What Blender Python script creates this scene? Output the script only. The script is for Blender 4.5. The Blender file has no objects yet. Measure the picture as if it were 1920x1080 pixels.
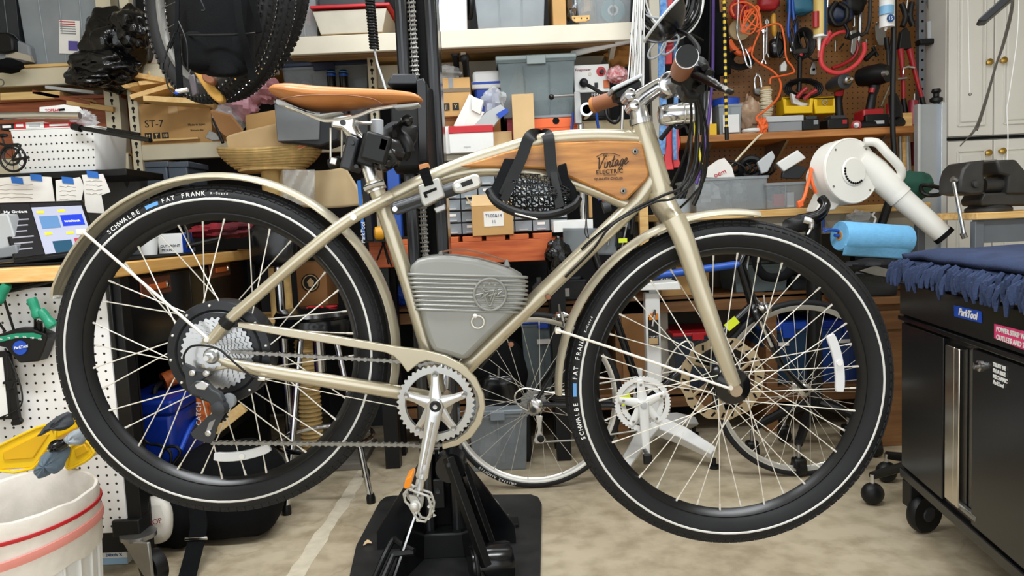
import bpy,bmesh,math,random
from mathutils import Vector as V,Matrix,noise
scene=bpy.context.scene
COL=scene.collection
PI=math.pi
random.seed(7)
# ---------------------------------------------------------------- camera
FPX=1387.0
PITCH,ROLL=math.radians(5.0),math.radians(2.6)
CAM=V((0,0,1.0))
_f=V((0,math.cos(PITCH),-math.sin(PITCH)))
_r0=V((1,0,0));_u0=V((0,math.sin(PITCH),math.cos(PITCH)))
_r=_r0*math.cos(ROLL)-_u0*math.sin(ROLL)
_u=_u0*math.cos(ROLL)+_r0*math.sin(ROLL)
cd=bpy.data.cameras.new('camera');cam=bpy.data.objects.new('camera',cd);COL.objects.link(cam)
cd.sensor_width=36;cd.lens=36*FPX/1920;cd.clip_start=0.02
m=Matrix((_r,_u,-_f)).transposed().to_4x4();m.translation=CAM
cam.matrix_world=m;scene.camera=cam
# ---------------------------------------------------------------- light
w=bpy.data.worlds.new('world');scene.world=w;w.use_nodes=True
w.node_tree.nodes['Background'].inputs[0].default_value=(0.93,0.96,1.0,1)
w.node_tree.nodes['Background'].inputs[1].default_value=0.45
def area(name,loc,size,energy,col=(0.95,0.98,1.0),target=None):
 l=bpy.data.lights.new(name,'AREA');l.shape='RECTANGLE';l.size,l.size_y=size
 l.energy=energy;l.color=col
 o=bpy.data.objects.new(name,l);COL.objects.link(o);o.location=loc
 if target is not None:
  o.rotation_euler=(V(target)-V(loc)).to_track_quat('-Z','Y').to_euler()
 return o
area('ceiling_tube_light',(-0.9,1.15,2.56),(1.25,0.25),27)
area('ceiling_tube_light',(0.9,1.15,2.56),(1.25,0.25),21)
area('ceiling_tube_light',(-0.3,2.5,2.56),(1.25,0.25),9)
area('ceiling_tube_light',(1.0,2.5,2.56),(1.25,0.25),2.5)
area('garage_door_daylight',(0,-1.3,1.35),(4.4,2.0),24,(0.95,0.98,1),(0,3,1.0))
vs=scene.view_settings
vs.view_transform='Standard';vs.look='None';vs.exposure=0.75;vs.gamma=1;vs.use_curve_mapping=False

# ---------------------------------------------------------------- pixel to place
def P(x,y,Y):
 d=_f+_r*((x-960)/FPX)-_u*((y-540)/FPX)
 return CAM+d*(Y/d.y)
def S(Y):return Y/FPX
def Z(x,y,Y):return P(x,y,Y).z
# ---------------------------------------------------------------- materials
def lin(h):
 h=h.lstrip('#');c=[int(h[i:i+2],16)/255 for i in(0,2,4)]
 return tuple((x/12.92 if x<=0.04045 else((x+0.055)/1.055)**2.4)for x in c)+(1,)
MATS={}
def mat(name,hexc,rough=0.5,metal=0.0,var=0.12,scale=6.0,bump=0.0,bscale=60.0,alpha=1.0,coat=0.0,emit=0.0,trans=0.0,spec=None,hex2=None,stretch=None):
 if name in MATS:return MATS[name]
 M=bpy.data.materials.new(name);M.use_nodes=True;nt=M.node_tree;b=nt.nodes['Principled BSDF']
 MATS[name]=M
 b.inputs['Roughness'].default_value=rough;b.inputs['Metallic'].default_value=metal
 b.inputs['Alpha'].default_value=alpha
 if coat:b.inputs['Coat Weight'].default_value=coat;b.inputs['Coat Roughness'].default_value=0.12
 if trans:b.inputs['Transmission Weight'].default_value=trans;b.inputs['IOR'].default_value=1.3
 if spec is not None:b.inputs['Specular IOR Level'].default_value=spec
 c=lin(hexc)
 tc=nt.nodes.new('ShaderNodeTexCoord');out=tc.outputs['Object']
 if stretch:
  mp=nt.nodes.new('ShaderNodeMapping');mp.inputs['Scale'].default_value=stretch
  nt.links.new(out,mp.inputs['Vector']);out=mp.outputs['Vector']
 n=nt.nodes.new('ShaderNodeTexNoise');n.inputs['Scale'].default_value=scale;n.inputs['Detail'].default_value=4
 nt.links.new(out,n.inputs['Vector'])
 mr=nt.nodes.new('ShaderNodeMapRange');mr.inputs[1].default_value=0.3;mr.inputs[2].default_value=0.7
 nt.links.new(n.outputs['Fac'],mr.inputs[0])
 mx=nt.nodes.new('ShaderNodeMix');mx.data_type='RGBA'
 c2=lin(hex2)if hex2 else tuple(min(1,x*(1+var))for x in c[:3])+(1,)
 c1=c if hex2 else tuple(x*(1-var)for x in c[:3])+(1,)
 mx.inputs[6].default_value=c1;mx.inputs[7].default_value=c2
 nt.links.new(mr.outputs[0],mx.inputs[0]);nt.links.new(mx.outputs[2],b.inputs['Base Color'])
 if emit:
  nt.links.new(mx.outputs[2],b.inputs['Emission Color']);b.inputs['Emission Strength'].default_value=emit
 if bump:
  n2=nt.nodes.new('ShaderNodeTexNoise');n2.inputs['Scale'].default_value=bscale;n2.inputs['Detail'].default_value=3
  nt.links.new(out,n2.inputs['Vector'])
  bp=nt.nodes.new('ShaderNodeBump');bp.inputs['Strength'].default_value=bump;bp.inputs['Distance'].default_value=0.004
  nt.links.new(n2.outputs['Fac'],bp.inputs['Height']);nt.links.new(bp.outputs[0],b.inputs['Normal'])
 return M
def wood(name,h1,h2,rough=0.45,stretch=(3,30,30),coat=0.0):
 return mat(name,h1,rough,0,hex2=h2,scale=3.0,stretch=stretch,bump=0.08,bscale=12,coat=coat)
def pegboard(name,hexc,hole,pitch=0.0254,rad=0.0034,rough=0.5,hex2=None):
 M=mat(name,hexc,rough,0,0.1,3.0,hex2=hex2);nt=M.node_tree;b=nt.nodes['Principled BSDF']
 src=b.inputs['Base Color'].links[0].from_socket
 tc=nt.nodes.new('ShaderNodeTexCoord');sp=nt.nodes.new('ShaderNodeSeparateXYZ');nt.links.new(tc.outputs['Object'],sp.inputs[0])
 def mth(op,a,bb=None):
  k=nt.nodes.new('ShaderNodeMath');k.operation=op
  for i,q in enumerate((a,bb)):
   if q is None:continue
   if isinstance(q,(int,float)):k.inputs[i].default_value=q
   else:nt.links.new(q,k.inputs[i])
  return k.outputs[0]
 ds=[]
 for ax in(0,2):
  t=mth('DIVIDE',sp.outputs[ax],pitch);t=mth('FRACT',t);t=mth('SUBTRACT',t,0.5);t=mth('MULTIPLY',t,pitch);ds.append(mth('MULTIPLY',t,t))
 r2=mth('ADD',ds[0],ds[1]);mask=mth('LESS_THAN',r2,rad*rad)
 mx=nt.nodes.new('ShaderNodeMix');mx.data_type='RGBA';nt.links.new(mask,mx.inputs[0]);nt.links.new(src,mx.inputs[6]);mx.inputs[7].default_value=lin(hole)
 nt.links.new(mx.outputs[2],b.inputs['Base Color'])
 return M

 # ---------------------------------------------------------------- mesh building
class MB:
 def __init__(s):s.v=[];s.f=[]
 def add(s,vs,fs):
  o=len(s.v);s.v+=[V(p)for p in vs];s.f+=[[i+o for i in f]for f in fs];return s
 def box(s,c,size,rot=None):
  c=V(c);hx,hy,hz=[q/2 for q in size]
  vs=[V((x,y,z))for x in(-hx,hx)for y in(-hy,hy)for z in(-hz,hz)]
  if rot is not None:vs=[rot@p for p in vs]
  return s.add([p+c for p in vs],[(0,1,3,2),(4,6,7,5),(0,4,5,1),(2,3,7,6),(0,2,6,4),(1,5,7,3)])
 def prism(s,pts,d):
  n=len(pts);d=V(d);pts=[V(p)for p in pts]
  return s.add(pts+[p+d for p in pts],[list(range(n)),list(range(2*n-1,n-1,-1))]+[(i,(i+1)%n,n+(i+1)%n,n+i)for i in range(n)])
 def loft(s,rings,cap=True,closed=False):
  n=len(rings[0]);k=len(rings);vs=[p for r in rings for p in r];fs=[]
  for j in range(k if closed else k-1):
   a,b=j*n,((j+1)%k)*n
   fs+=[(a+i,a+(i+1)%n,b+(i+1)%n,b+i)for i in range(n)]
  if cap and not closed:fs+=[list(range(n))[::-1],list(range((k-1)*n,k*n))]
  return s.add(vs,fs)
 def tube(s,path,r,n=10,closed=False,flat=None):
  path=[V(p)for p in path];k=len(path);rings=[];up=None
  for i,p in enumerate(path):
   if closed:t=path[(i+1)%k]-path[i-1]
   else:t=path[min(i+1,k-1)]-path[max(i-1,0)]
   if t.length<1e-9:t=V((0,0,1))
   t.normalize()
   if up is None:
    up=V((0,1,0))if abs(t.y)<0.9 else V((1,0,0))
   a=up-t*up.dot(t);a.normalize();up=a;b=t.cross(a)
   rr=r[i]if isinstance(r,(list,tuple))else r
   fx,fy=flat if flat else(1,1)
   rings.append([p+(a*math.cos(2*PI*q/n)*fx+b*math.sin(2*PI*q/n)*fy)*rr for q in range(n)])
  return s.loft(rings,True,closed)
 def lathe(s,prof,c,axis=(0,0,1),n=24):
  ax=V(axis).normalized();a=V((0,1,0))if abs(ax.y)<0.9 else V((1,0,0))
  a=(a-ax*a.dot(ax)).normalized();b=ax.cross(a);c=V(c)
  return s.loft([[c+ax*h+(a*math.cos(2*PI*q/n)+b*math.sin(2*PI*q/n))*max(r,1e-5)for q in range(n)]for r,h in prof])
 def torus(s,c,R,r,axis=(0,1,0),n=48,k=8,a0=0,a1=None,ry=None):
  ax=V(axis).normalized();u=V((1,0,0))if abs(ax.x)<0.9 else V((0,1,0));u=(u-ax*u.dot(ax)).normalized();w_=ax.cross(u)*-1
  c=V(c);rings=[];full=a1 is None;a1=2*PI if full else a1
  for i in range(n if full else n+1):
   t=a0+(a1-a0)*i/n;d=u*math.cos(t)+w_*math.sin(t)
   rings.append([c+d*(R+r*math.cos(2*PI*q/k))+ax*((ry or r)*math.sin(2*PI*q/k))for q in range(k)])
  return s.loft(rings,True,full)
 def sphere(s,c,r,n=16,k=10,rot=None):
  if not hasattr(r,'__len__'):r=(r,r,r)
  c=V(c);rings=[]
  for j in range(k+1):
   t=PI*j/k;q=max(math.sin(t),1e-4)
   ring=[V((r[0]*q*math.cos(2*PI*i/n),r[1]*q*math.sin(2*PI*i/n),r[2]*math.cos(t)))for i in range(n)]
   rings.append([c+(rot@p if rot is not None else p)for p in ring])
  return s.loft(rings)
 def blob(s,c,r,seed=0,amp=0.25,freq=2.0,n=32,k=20,sq=1.0):
  c=V(c);rings=[]
  for j in range(k+1):
   t=PI*j/k;ring=[]
   for i in range(n):
    a=2*PI*i/n
    sg=lambda q:math.copysign(abs(q)**sq,q)
    d=V((sg(max(math.sin(t),1e-4))*sg(math.cos(a)),sg(max(math.sin(t),1e-4))*sg(math.sin(a)),sg(math.cos(t))))
    f=1+amp*noise.noise(d*freq+V((seed*3.1,seed,0)))+amp*0.5*noise.noise(d*freq*2.7+V((0,seed*2.1,5)))
    ring.append(c+V((d.x*r[0],d.y*r[1],d.z*r[2]))*f)
   rings.append(ring)
  return s.loft(rings)
 def grid(s,fn,nu,nv):
  vs=[fn(i/nu,j/nv)for i in range(nu+1)for j in range(nv+1)];k=nv+1
  return s.add(vs,[(i*k+j,(i+1)*k+j,(i+1)*k+j+1,i*k+j+1)for i in range(nu)for j in range(nv)])
 def bbox(s):
  return V([min(p[i]for p in s.v)for i in range(3)]),V([max(p[i]for p in s.v)for i in range(3)])
 def xf(s,M):
  s.v=[M@p for p in s.v];return s
WL={}
def wl(o):return WL[o.name]
def mesh(mb,name,mt,off=V((0,0,0)),smooth=True,ang=35):
 me=bpy.data.meshes.new(name);me.from_pydata([tuple(p-off)for p in mb.v],[],mb.f)
 bm=bmesh.new();bm.from_mesh(me);bmesh.ops.recalc_face_normals(bm,faces=bm.faces);bm.to_mesh(me);bm.free()
 me.materials.append(mt)
 if smooth:
  me.polygons.foreach_set('use_smooth',[True]*len(me.polygons));me.set_sharp_from_angle(angle=math.radians(ang))
 return me
def mods(o,bev=0,seg=2,sub=0,solid=0):
 if solid:
  q=o.modifiers.new('solid','SOLIDIFY');q.thickness=solid;q.offset=0
 if bev:
  q=o.modifiers.new('bevel','BEVEL');q.width=bev;q.segments=seg;q.limit_method='ANGLE';q.angle_limit=math.radians(40);q.harden_normals=False
 if sub:
  q=o.modifiers.new('sub','SUBSURF');q.levels=q.render_levels=sub
def part(name,mb,mt,parent,bev=0,seg=2,sub=0,solid=0,label=None,ang=35):
 off=wl(parent)if parent else V((0,0,0))
 a,b=mb.bbox();c=(a+b)/2
 o=bpy.data.objects.new(name,mesh(mb,name,mt,c,ang=ang));COL.objects.link(o)
 if parent:o.parent=parent
 o.location=c-off;WL[o.name]=c
 mods(o,bev,seg,sub,solid)
 if label:o['label']=label
 return o
def thing(name,label,cat,loc,group=None):
 o=bpy.data.objects.new(name,None);COL.objects.link(o);o.location=loc;o.empty_display_size=0.05;WL[o.name]=V(loc)
 o['label']=label;o['category']=cat
 if group:o['group']=group
 return o
def one(name,label,cat,mb,mt,group=None,bev=0,seg=2,sub=0,solid=0,kind=None,ang=35):
 a,b=mb.bbox();base=V(((a.x+b.x)/2,(a.y+b.y)/2,a.z))
 o=bpy.data.objects.new(name,mesh(mb,name,mt,base,ang=ang));COL.objects.link(o);o.location=base;WL[o.name]=base
 mods(o,bev,seg,sub,solid)
 o['label']=label;o['category']=cat
 if group:o['group']=group
 if kind:o['kind']=kind
 return o
def struct(name,mb,mt,parent=None,bev=0):
 o=part(name,mb,mt,parent,bev)
 if not parent:o['kind']='structure'
 return o
def dupmesh(me,name,M,parent):
 o=bpy.data.objects.new(name,me);COL.objects.link(o);o.parent=parent;M=M.copy()
 WL[o.name]=M.translation.copy();M.translation-=wl(parent);o.matrix_basis=M;return o
 # pixel helpers -------------------------------------------------------------
def bpx(x0,y0,x1,y1,Y,d,zb=None,mb=None,yaw=0):
 """upright box whose front face covers these photo pixels at distance Y and runs d deep; zb = what it stands on"""
 c=P((x0+x1)/2,(y0+y1)/2,Y);w_,h_=abs(x1-x0)*S(Y),abs(y1-y0)*S(Y)
 top=c.z+h_/2;bot=c.z-h_/2
 if zb is not None:bot=zb
 mb=mb or MB();rot=Matrix.Rotation(yaw,3,'Z')
 return mb.box(V((c.x,Y,(top+bot)/2))+rot@V((0,d/2,0)),(w_,d,top-bot),rot)
def ppx(pts,Y,d,mb=None):
 return(mb or MB()).prism([P(x,y,Y)for x,y in pts],(0,d,0))
def tpx(pts,Y,rpx,n=8,mb=None,sm=0,closed=False):
 """tube through (x, y[, distance]) pixels; rpx radius in pixels at Y"""
 q=[P(p[0],p[1],p[2]if len(p)>2 else Y)for p in pts]
 if sm:q=spl(q,sm,closed)
 r=[k*S(Y)for k in rpx]if isinstance(rpx,(list,tuple))else rpx*S(Y)
 if isinstance(r,list)and len(r)!=len(q):
  L=len(q);r=[r[min(int(i/(L-1)*(len(r)-1)),len(r)-2)]*(1-((i/(L-1)*(len(r)-1))-min(int(i/(L-1)*(len(r)-1)),len(r)-2)))+r[min(int(i/(L-1)*(len(r)-1)),len(r)-2)+1]*((i/(L-1)*(len(r)-1))-min(int(i/(L-1)*(len(r)-1)),len(r)-2))for i in range(L)]
 return(mb or MB()).tube(q,r,n,closed)
def spl(pts,n=6,closed=False):
 pts=[V(p)for p in pts];k=len(pts);out=[]
 for i in range(k if closed else k-1):
  if closed:p0,p1,p2,p3=pts[i-1],pts[i],pts[(i+1)%k],pts[(i+2)%k]
  else:p0,p1,p2,p3=pts[max(i-1,0)],pts[i],pts[i+1],pts[min(i+2,k-1)]
  for j in range(n):
   t=j/n;out.append(0.5*((2*p1)+(p2-p0)*t+(2*p0-5*p1+4*p2-p3)*t*t+(3*p1-p0-3*p2+p3)*t**3))
 if not closed:out.append(pts[-1])
 return out
def spx(pts,Y,n=5,closed=True):return spl([P(x,y,Y)for x,y in pts],n,closed)
def text_mb(body,size,o,right=(1,0,0),up=(0,0,1),ext=0.0006,shear=0,align='CENTER',bold=0.0,space=1.0):
 cu=bpy.data.curves.new('lettering','FONT');cu.body=body;cu.size=size;cu.extrude=ext;cu.shear=shear;cu.align_x=align;cu.align_y='CENTER';cu.offset=bold;cu.space_character=space;cu.resolution_u=3
 ob=bpy.data.objects.new('lettering',cu);me=bpy.data.meshes.new_from_object(ob)
 r,u_=V(right).normalized(),V(up).normalized();n_=r.cross(u_);mb=MB()
 mb.add([V(o)+r*v.co.x+u_*v.co.y+n_*v.co.z for v in me.vertices],[list(p.vertices)for p in me.polygons])
 bpy.data.objects.remove(ob);bpy.data.curves.remove(cu);bpy.data.meshes.remove(me)
 return mb
def text(body,size,o,mt,parent,name='lettering',**k):
 return part(name,text_mb(body,size,o,**k),mt,parent)
def textpx(body,x,y,Y,hpx,mt,parent,tilt=0,**k):
 """lettering facing the camera side, cap height about hpx pixels"""
 r=V((math.cos(tilt),0,math.sin(tilt)));u_=V((-math.sin(tilt),0,math.cos(tilt)))
 return text(body,hpx*S(Y)/0.7,P(x,y,Y),mt,parent,right=r,up=u_,**k)
 # ---------------------------------------------------------------- palette
gold=mat('champagne_paint','#BDB49C',0.3,0.55,0.04,coat=0.5)
gold_f=mat('champagne_fender','#CFC8B2',0.3,0.45,0.04,coat=0.5)
rubber=mat('tyre_rubber','#1A1B1D',0.62,0,0.2,9,spec=0.3)
rimblk=mat('black_rim','#141517',0.3,0.2,0.1)
black=mat('black_plastic','#0C0D0E',0.45,0,0.15,spec=0.35)
blackg=mat('black_gloss','#0D0E10',0.18,0,0.1)
blackm=mat('black_matte','#0A0A0B',0.8,0,0.2,spec=0.2)
fabric=mat('black_fabric','#0A0B0D',0.9,0,0.2,20,0.25,250,spec=0.15)
chrome=mat('chrome','#D2D3D5',0.16,1,0.05)
silver=mat('brushed_aluminium','#D3D3D2',0.28,1,0.06,stretch=(1,1,20))
steel=mat('steel','#9A9A98',0.35,0.9,0.1,20)
spokem=mat('spoke_steel','#E6E2D8',0.3,0.6,0.03)
spokew=mat('spoke_white','#ECE7DC',0.35,0.2,0.03)
dkgrey=mat('dark_grey_plastic','#2A2D31',0.45,0,0.1)
grey=mat('grey_plastic','#85898D',0.5,0,0.1)
ltgrey=mat('light_grey_plastic','#B9BDBF',0.45,0,0.08)
batt=mat('battery_grey_paint','#8F908B',0.42,0.25,0.04)
white=mat('white_plastic','#E9EAE8',0.4,0,0.04)
whitep=mat('white_paint','#E6E4DC',0.45,0,0.04,2)
paper=mat('paper','#EFECE6',0.8,0,0.05,15)
leather=mat('tan_leather','#B4743C',0.38,0,0.12,12,0.08,300)
leather2=mat('brown_leather','#8E5A3C',0.45,0,0.12,14,0.1,300)
card=mat('cardboard','#C39A63',0.85,0,0.1,7)
card2=mat('cardboard_pale','#D3B384',0.85,0,0.08,7)
cardd=mat('cardboard_brown','#9A6E43',0.85,0,0.1,7)
tealw=wood('oiled_teak','#8E561C','#C98A3C',0.4,(3,40,26),0.2)
pine=wood('pine','#D9AE68','#E9C88A',0.5,(2,30,30))
plank=wood('plank','#C89A55','#E3BE80',0.6,(3,26,26))
redw=wood('red_wood','#7C3F26','#A35B36',0.5,(2,30,30))
orangew=wood('orange_stained_wood','#A8461F','#CF6C35',0.55,(2,18,18))
peg=pegboard('brown_pegboard','#764B1C','#20120A',hex2='#936229')
pegw=pegboard('white_pegboard','#E9E9EA','#1A1A1A',rad=0.0036)
beam=mat('shelf_beige_steel','#D5CCB2',0.5,0.1,0.06)
beamw=mat('shelf_white_paint','#DDD6C4',0.6,0,0.06)
brushedn=mat('brown_underside','#8B6A45',0.8,0,0.1)
clear=mat('clear_plastic','#A9B1B5',0.22,0,0.05,alpha=0.36)
clearg=mat('grey_clear_plastic','#7B898C',0.22,0,0.15,alpha=0.55)
clearw=mat('milky_plastic','#A5AEB4',0.3,0,0.12,alpha=0.6)
smoke=mat('smoky_plastic','#3A3F44',0.25,0,0.1,alpha=0.65)
foil=mat('clear_bag_film','#E4E8EA',0.12,0,0.1,alpha=0.35,bump=0.5,bscale=40)
bagblk=mat('bin_bag_black','#08080A',0.14,0,0.3,8,1.0,34)
blue=mat('royal_blue','#1749B8',0.4,0,0.08)
bluet=mat('blue_tape','#2B6FC4',0.6,0,0.08)
blued=mat('deep_blue_plastic','#0F2C86',0.35,0,0.1)
navy=mat('navy_plastic','#1D2C4A',0.4,0,0.1)
red=mat('red','#C4202A',0.4,0,0.08)
redt=mat('tool_red','#9E1B22',0.35,0,0.1)
coral=mat('coral_red','#E8434A',0.5,0,0.06)
orange=mat('orange','#EF6A2E',0.5,0,0.06)
yellow=mat('yellow_plastic','#F0C410',0.35,0,0.05)
green=mat('green_grip','#168A68',0.4,0,0.06)
lime=mat('lime_yellow','#D6E52A',0.5,0,0.05)
amber=mat('amber_reflector','#E8891B',0.2,0,0.1)
reflw=mat('reflector_white','#E8EAEC',0.15,0,0.05,alpha=0.85)
brass=mat('brass','#B8974E',0.25,1,0.05)
purple=mat('purple_cord','#4A2F77',0.6,0,0.1)
wicker=mat('wicker','#CFAF72',0.8,0,0.2,30)
bluepaper=mat('blue_paper_towel','#6FB2E0',0.85,0,0.05,40,0.3,90)
blanket=mat('navy_blanket','#2A3858',0.95,0,0.2,14,0.5,200)
stripe=mat('reflective_stripe','#D9D9D6',0.4,0.1,0.03)
ink=mat('print_black','#1A1A1A',0.7,0,0.05)
inkw=mat('print_white','#F1F1EF',0.6,0,0.02)
burn=mat('burnt_engraving','#3A2413',0.8,0,0.1)
pink=mat('pink_sticker','#E8457F',0.4,0,0.03)
bookg=mat('dark_green_cloth','#1D4A3C',0.9,0,0.1)
castiron=mat('cast_iron','#3C3B39',0.5,0.5,0.2,12,0.1,60)
bluepaint=mat('blue_metal_paint','#1F4FA8',0.35,0.1,0.08)
zincg=mat('zinc_grey','#A6ACB2',0.4,0.6,0.06)
cream=mat('cream_paint','#D9D4C4',0.6,0,0.05)
roped=mat('cream_twine','#E3D9BC',0.9,0,0.1,60,0.4,120)
tan=mat('tan_paper','#D8B98C',0.85,0,0.06)
# ================================================================ the room
concrete=mat('concrete_floor','#A99C84',0.55,0,hex2='#C4B89F',scale=1.7,bump=0.12,bscale=45)
_nt=concrete.node_tree;_b=_nt.nodes['Principled BSDF'];_src=_b.inputs['Base Color'].links[0].from_socket
_n=_nt.nodes.new('ShaderNodeTexNoise');_n.inputs['Scale'].default_value=9;_n.inputs['Detail'].default_value=8;_n.inputs['Roughness'].default_value=0.7
_rp=_nt.nodes.new('ShaderNodeValToRGB');_rp.color_ramp.elements[0].position=0.33;_rp.color_ramp.elements[0].color=(0.55,0.5,0.43,1);_rp.color_ramp.elements[1].position=0.52;_rp.color_ramp.elements[1].color=(1,1,1,1)
_mx=_nt.nodes.new('ShaderNodeMix');_mx.data_type='RGBA';_mx.blend_type='MULTIPLY';_mx.inputs[0].default_value=0.8
_nt.links.new(_n.outputs['Fac'],_rp.inputs[0]);_nt.links.new(_src,_mx.inputs[6]);_nt.links.new(_rp.outputs[0],_mx.inputs[7]);_nt.links.new(_mx.outputs[2],_b.inputs['Base Color'])
_n3=_nt.nodes.new('ShaderNodeTexNoise');_n3.inputs['Scale'].default_value=70;_n3.inputs['Detail'].default_value=6
_r3=_nt.nodes.new('ShaderNodeValToRGB');_r3.color_ramp.elements[0].position=0.36;_r3.color_ramp.elements[0].color=(0.72,0.69,0.63,1);_r3.color_ramp.elements[1].position=0.56;_r3.color_ramp.elements[1].color=(1.04,1.03,1.02,1)
_m3=_nt.nodes.new('ShaderNodeMix');_m3.data_type='RGBA';_m3.blend_type='MULTIPLY';_m3.inputs[0].default_value=0.75
_v3=_nt.nodes.new('ShaderNodeTexVoronoi');_v3.feature='DISTANCE_TO_EDGE';_v3.inputs['Scale'].default_value=1.3
_rv=_nt.nodes.new('ShaderNodeValToRGB');_rv.color_ramp.elements[0].position=0.0;_rv.color_ramp.elements[0].color=(0.7,0.66,0.6,1);_rv.color_ramp.elements[1].position=0.006;_rv.color_ramp.elements[1].color=(1,1,1,1)
_wn=_nt.nodes.new('ShaderNodeTexNoise');_wn.inputs['Scale'].default_value=5;_wn.inputs['Detail'].default_value=6
_m4=_nt.nodes.new('ShaderNodeMix');_m4.data_type='RGBA';_m4.blend_type='MULTIPLY';_m4.inputs[0].default_value=0.55
_nt.links.new(_wn.outputs['Color'],_v3.inputs['Vector']);_nt.links.new(_n3.outputs['Fac'],_r3.inputs[0]);_nt.links.new(_mx.outputs[2],_m3.inputs[6]);_nt.links.new(_r3.outputs[0],_m3.inputs[7]);_nt.links.new(_v3.outputs['Distance'],_rv.inputs[0]);_nt.links.new(_m3.outputs[2],_m4.inputs[6]);_nt.links.new(_rv.outputs[0],_m4.inputs[7]);_nt.links.new(_m4.outputs[2],_b.inputs['Base Color'])
fl=struct('floor',MB().box((0,1.1,-0.05),(6.2,5.8,0.1)),concrete)
wallm=mat('wall_cream','#CFC8B6',0.8,0,0.06,3)
drk=mat('dark_wall_shadowline','#4A463F',0.85,0,0.1,3)
struct('wall_back',MB().box((0,4.05,1.35),(6.2,0.1,2.7)),wallm)
struct('wall_left',MB().box((-2.75,1.1,1.35),(0.1,5.8,2.7)),wallm)
struct('wall_right',MB().box((2.95,1.1,1.35),(0.1,5.8,2.7)),wallm)
struct('ceiling',MB().box((0.1,1.2,2.72),(5.6,5.6,0.05)),whitep)
# worn pale strip of old floor tape
mb=MB();pts=[(688,868,0),(664,915,0),(640,950,0),(606,1000,0),(575,1050,0),(540,1100,0)]
def G(x,y):
 d=_f+_r*((x-960)/FPX)-_u*((y-540)/FPX);return CAM+d*(-CAM.z/d.z)
L=[];R=[]
for i,(x,y,_)in enumerate(pts):
 for k in range(4):
  x2,y2=pts[min(i+1,5)][:2];t=k/4;xx,yy=x+(x2-x)*t,y+(y2-y)*t;hw=9+9*(i+t)/5
  L.append(G(xx-hw+random.uniform(-3,3),yy));R.append(G(xx+hw+random.uniform(-3,3),yy))
mb.loft([[a,b,b+V((0,0,0.001)),a+V((0,0,0.001))]for a,b in zip(L,R)])
part('tape_residue',mb,mat('pale_tape_residue','#C9BFA9',0.7,0,0.1,30),fl)
# ================================================================ champagne electric bicycle in the repair stand
YB=1.52
def B(x,y,dy=0):return P(x,y,YB+dy)
AXY=V((0,1,0))
LET={}
def letter(ch):
 if ch not in LET:
  t=text_mb(ch,1,(0,0,0),right=(1,0,0),up=(0,0,1),ext=0.02,bold=0.01);LET[ch]=t
 return LET[ch]
def arc_text(body,c,r,a0,size,y,mb,step=0.75):
 """letters set round a circle in the XZ plane, reading clockwise with feet towards the hub"""
 a=a0
 for ch in body:
  if ch!=' ':
   t=letter(ch);d=V((math.cos(a),0,math.sin(a)));rt=V((math.sin(a),0,-math.cos(a)))
   mb.add([c+d*(r+p.z*size)+rt*(p.x*size)+V((0,y+p.y*0.02*size,0))for p in t.v],t.f)
  a-=size*step/r
 return a
def wheel(parent,name,c,R,tr,rim_in,rim_w,hub_r,flange,n,cross,mrim,mtire,mspoke,stripe_r=None,spoke_r=0.0011,nip=True,rim_out=None):
 rim_out=rim_out or R-2*tr+0.008
 prof=[(rim_in,0),(rim_in+0.006,rim_w*0.6),(rim_out-0.006,rim_w),(rim_out,rim_w*0.92),(rim_out-0.004,rim_w*0.6),(rim_out-0.006,0)]
 prof=prof+[(r,-h)for r,h in prof[-2:0:-1]]
 mb=MB();N=72
 mb.loft([[c+V((math.cos(t)*r,h,math.sin(t)*r))for r,h in prof]for t in[2*PI*i/N for i in range(N)]],closed=True)
 w_=part(name,mb,mrim,parent)
 WL[w_.name]=c;
 # keep the rim's origin at the axle
 part('tire',MB().torus(c,R-tr,tr,n=80,k=16),mtire,w_)
 if stripe_r:
  for sg in(-1,1):
   part('reflective_stripe',MB().torus(c+V((0,sg*math.sqrt(max(tr*tr-(stripe_r-R+tr)**2,1e-8)),0)),stripe_r,0.0024,n=80,k=6,ry=0.0012),stripe,w_)
 sm=None
 for i in range(n):
  a=2*PI*(i+0.5)/n;side=-1 if i%2==0 else 1;dirn=1 if(i//2)%2==0 else-1
  p1=c+V((math.cos(a)*(rim_in+0.002),side*0.004,math.sin(a)*(rim_in+0.002)))
  b=a+dirn*cross;p0=c+V((math.cos(b)*hub_r,side*flange,math.sin(b)*hub_r))
  d=p0-p1;Ln=d.length
  if sm is None:
   mm=MB().tube([V((0,0,0)),V((0,0,Ln))],spoke_r,6)
   if nip:mm.tube([V((0,0,-0.002)),V((0,0,0.013))],[0.0024,0.0019],6)
   sm=mesh(mm,'spoke',mspoke)
  q=d.to_track_quat('Z','Y').to_matrix().to_4x4();q.translation=p1
  dupmesh(sm,'spoke',q,w_)
 return w_
CR=B(420,657);CF=B(1365,718)
bike=thing('electric_bicycle','champagne electric bicycle with brown saddle and teak side panel, clamped in repair stand','bicycle',V((B(860,760).x,YB,0.3)))
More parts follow.
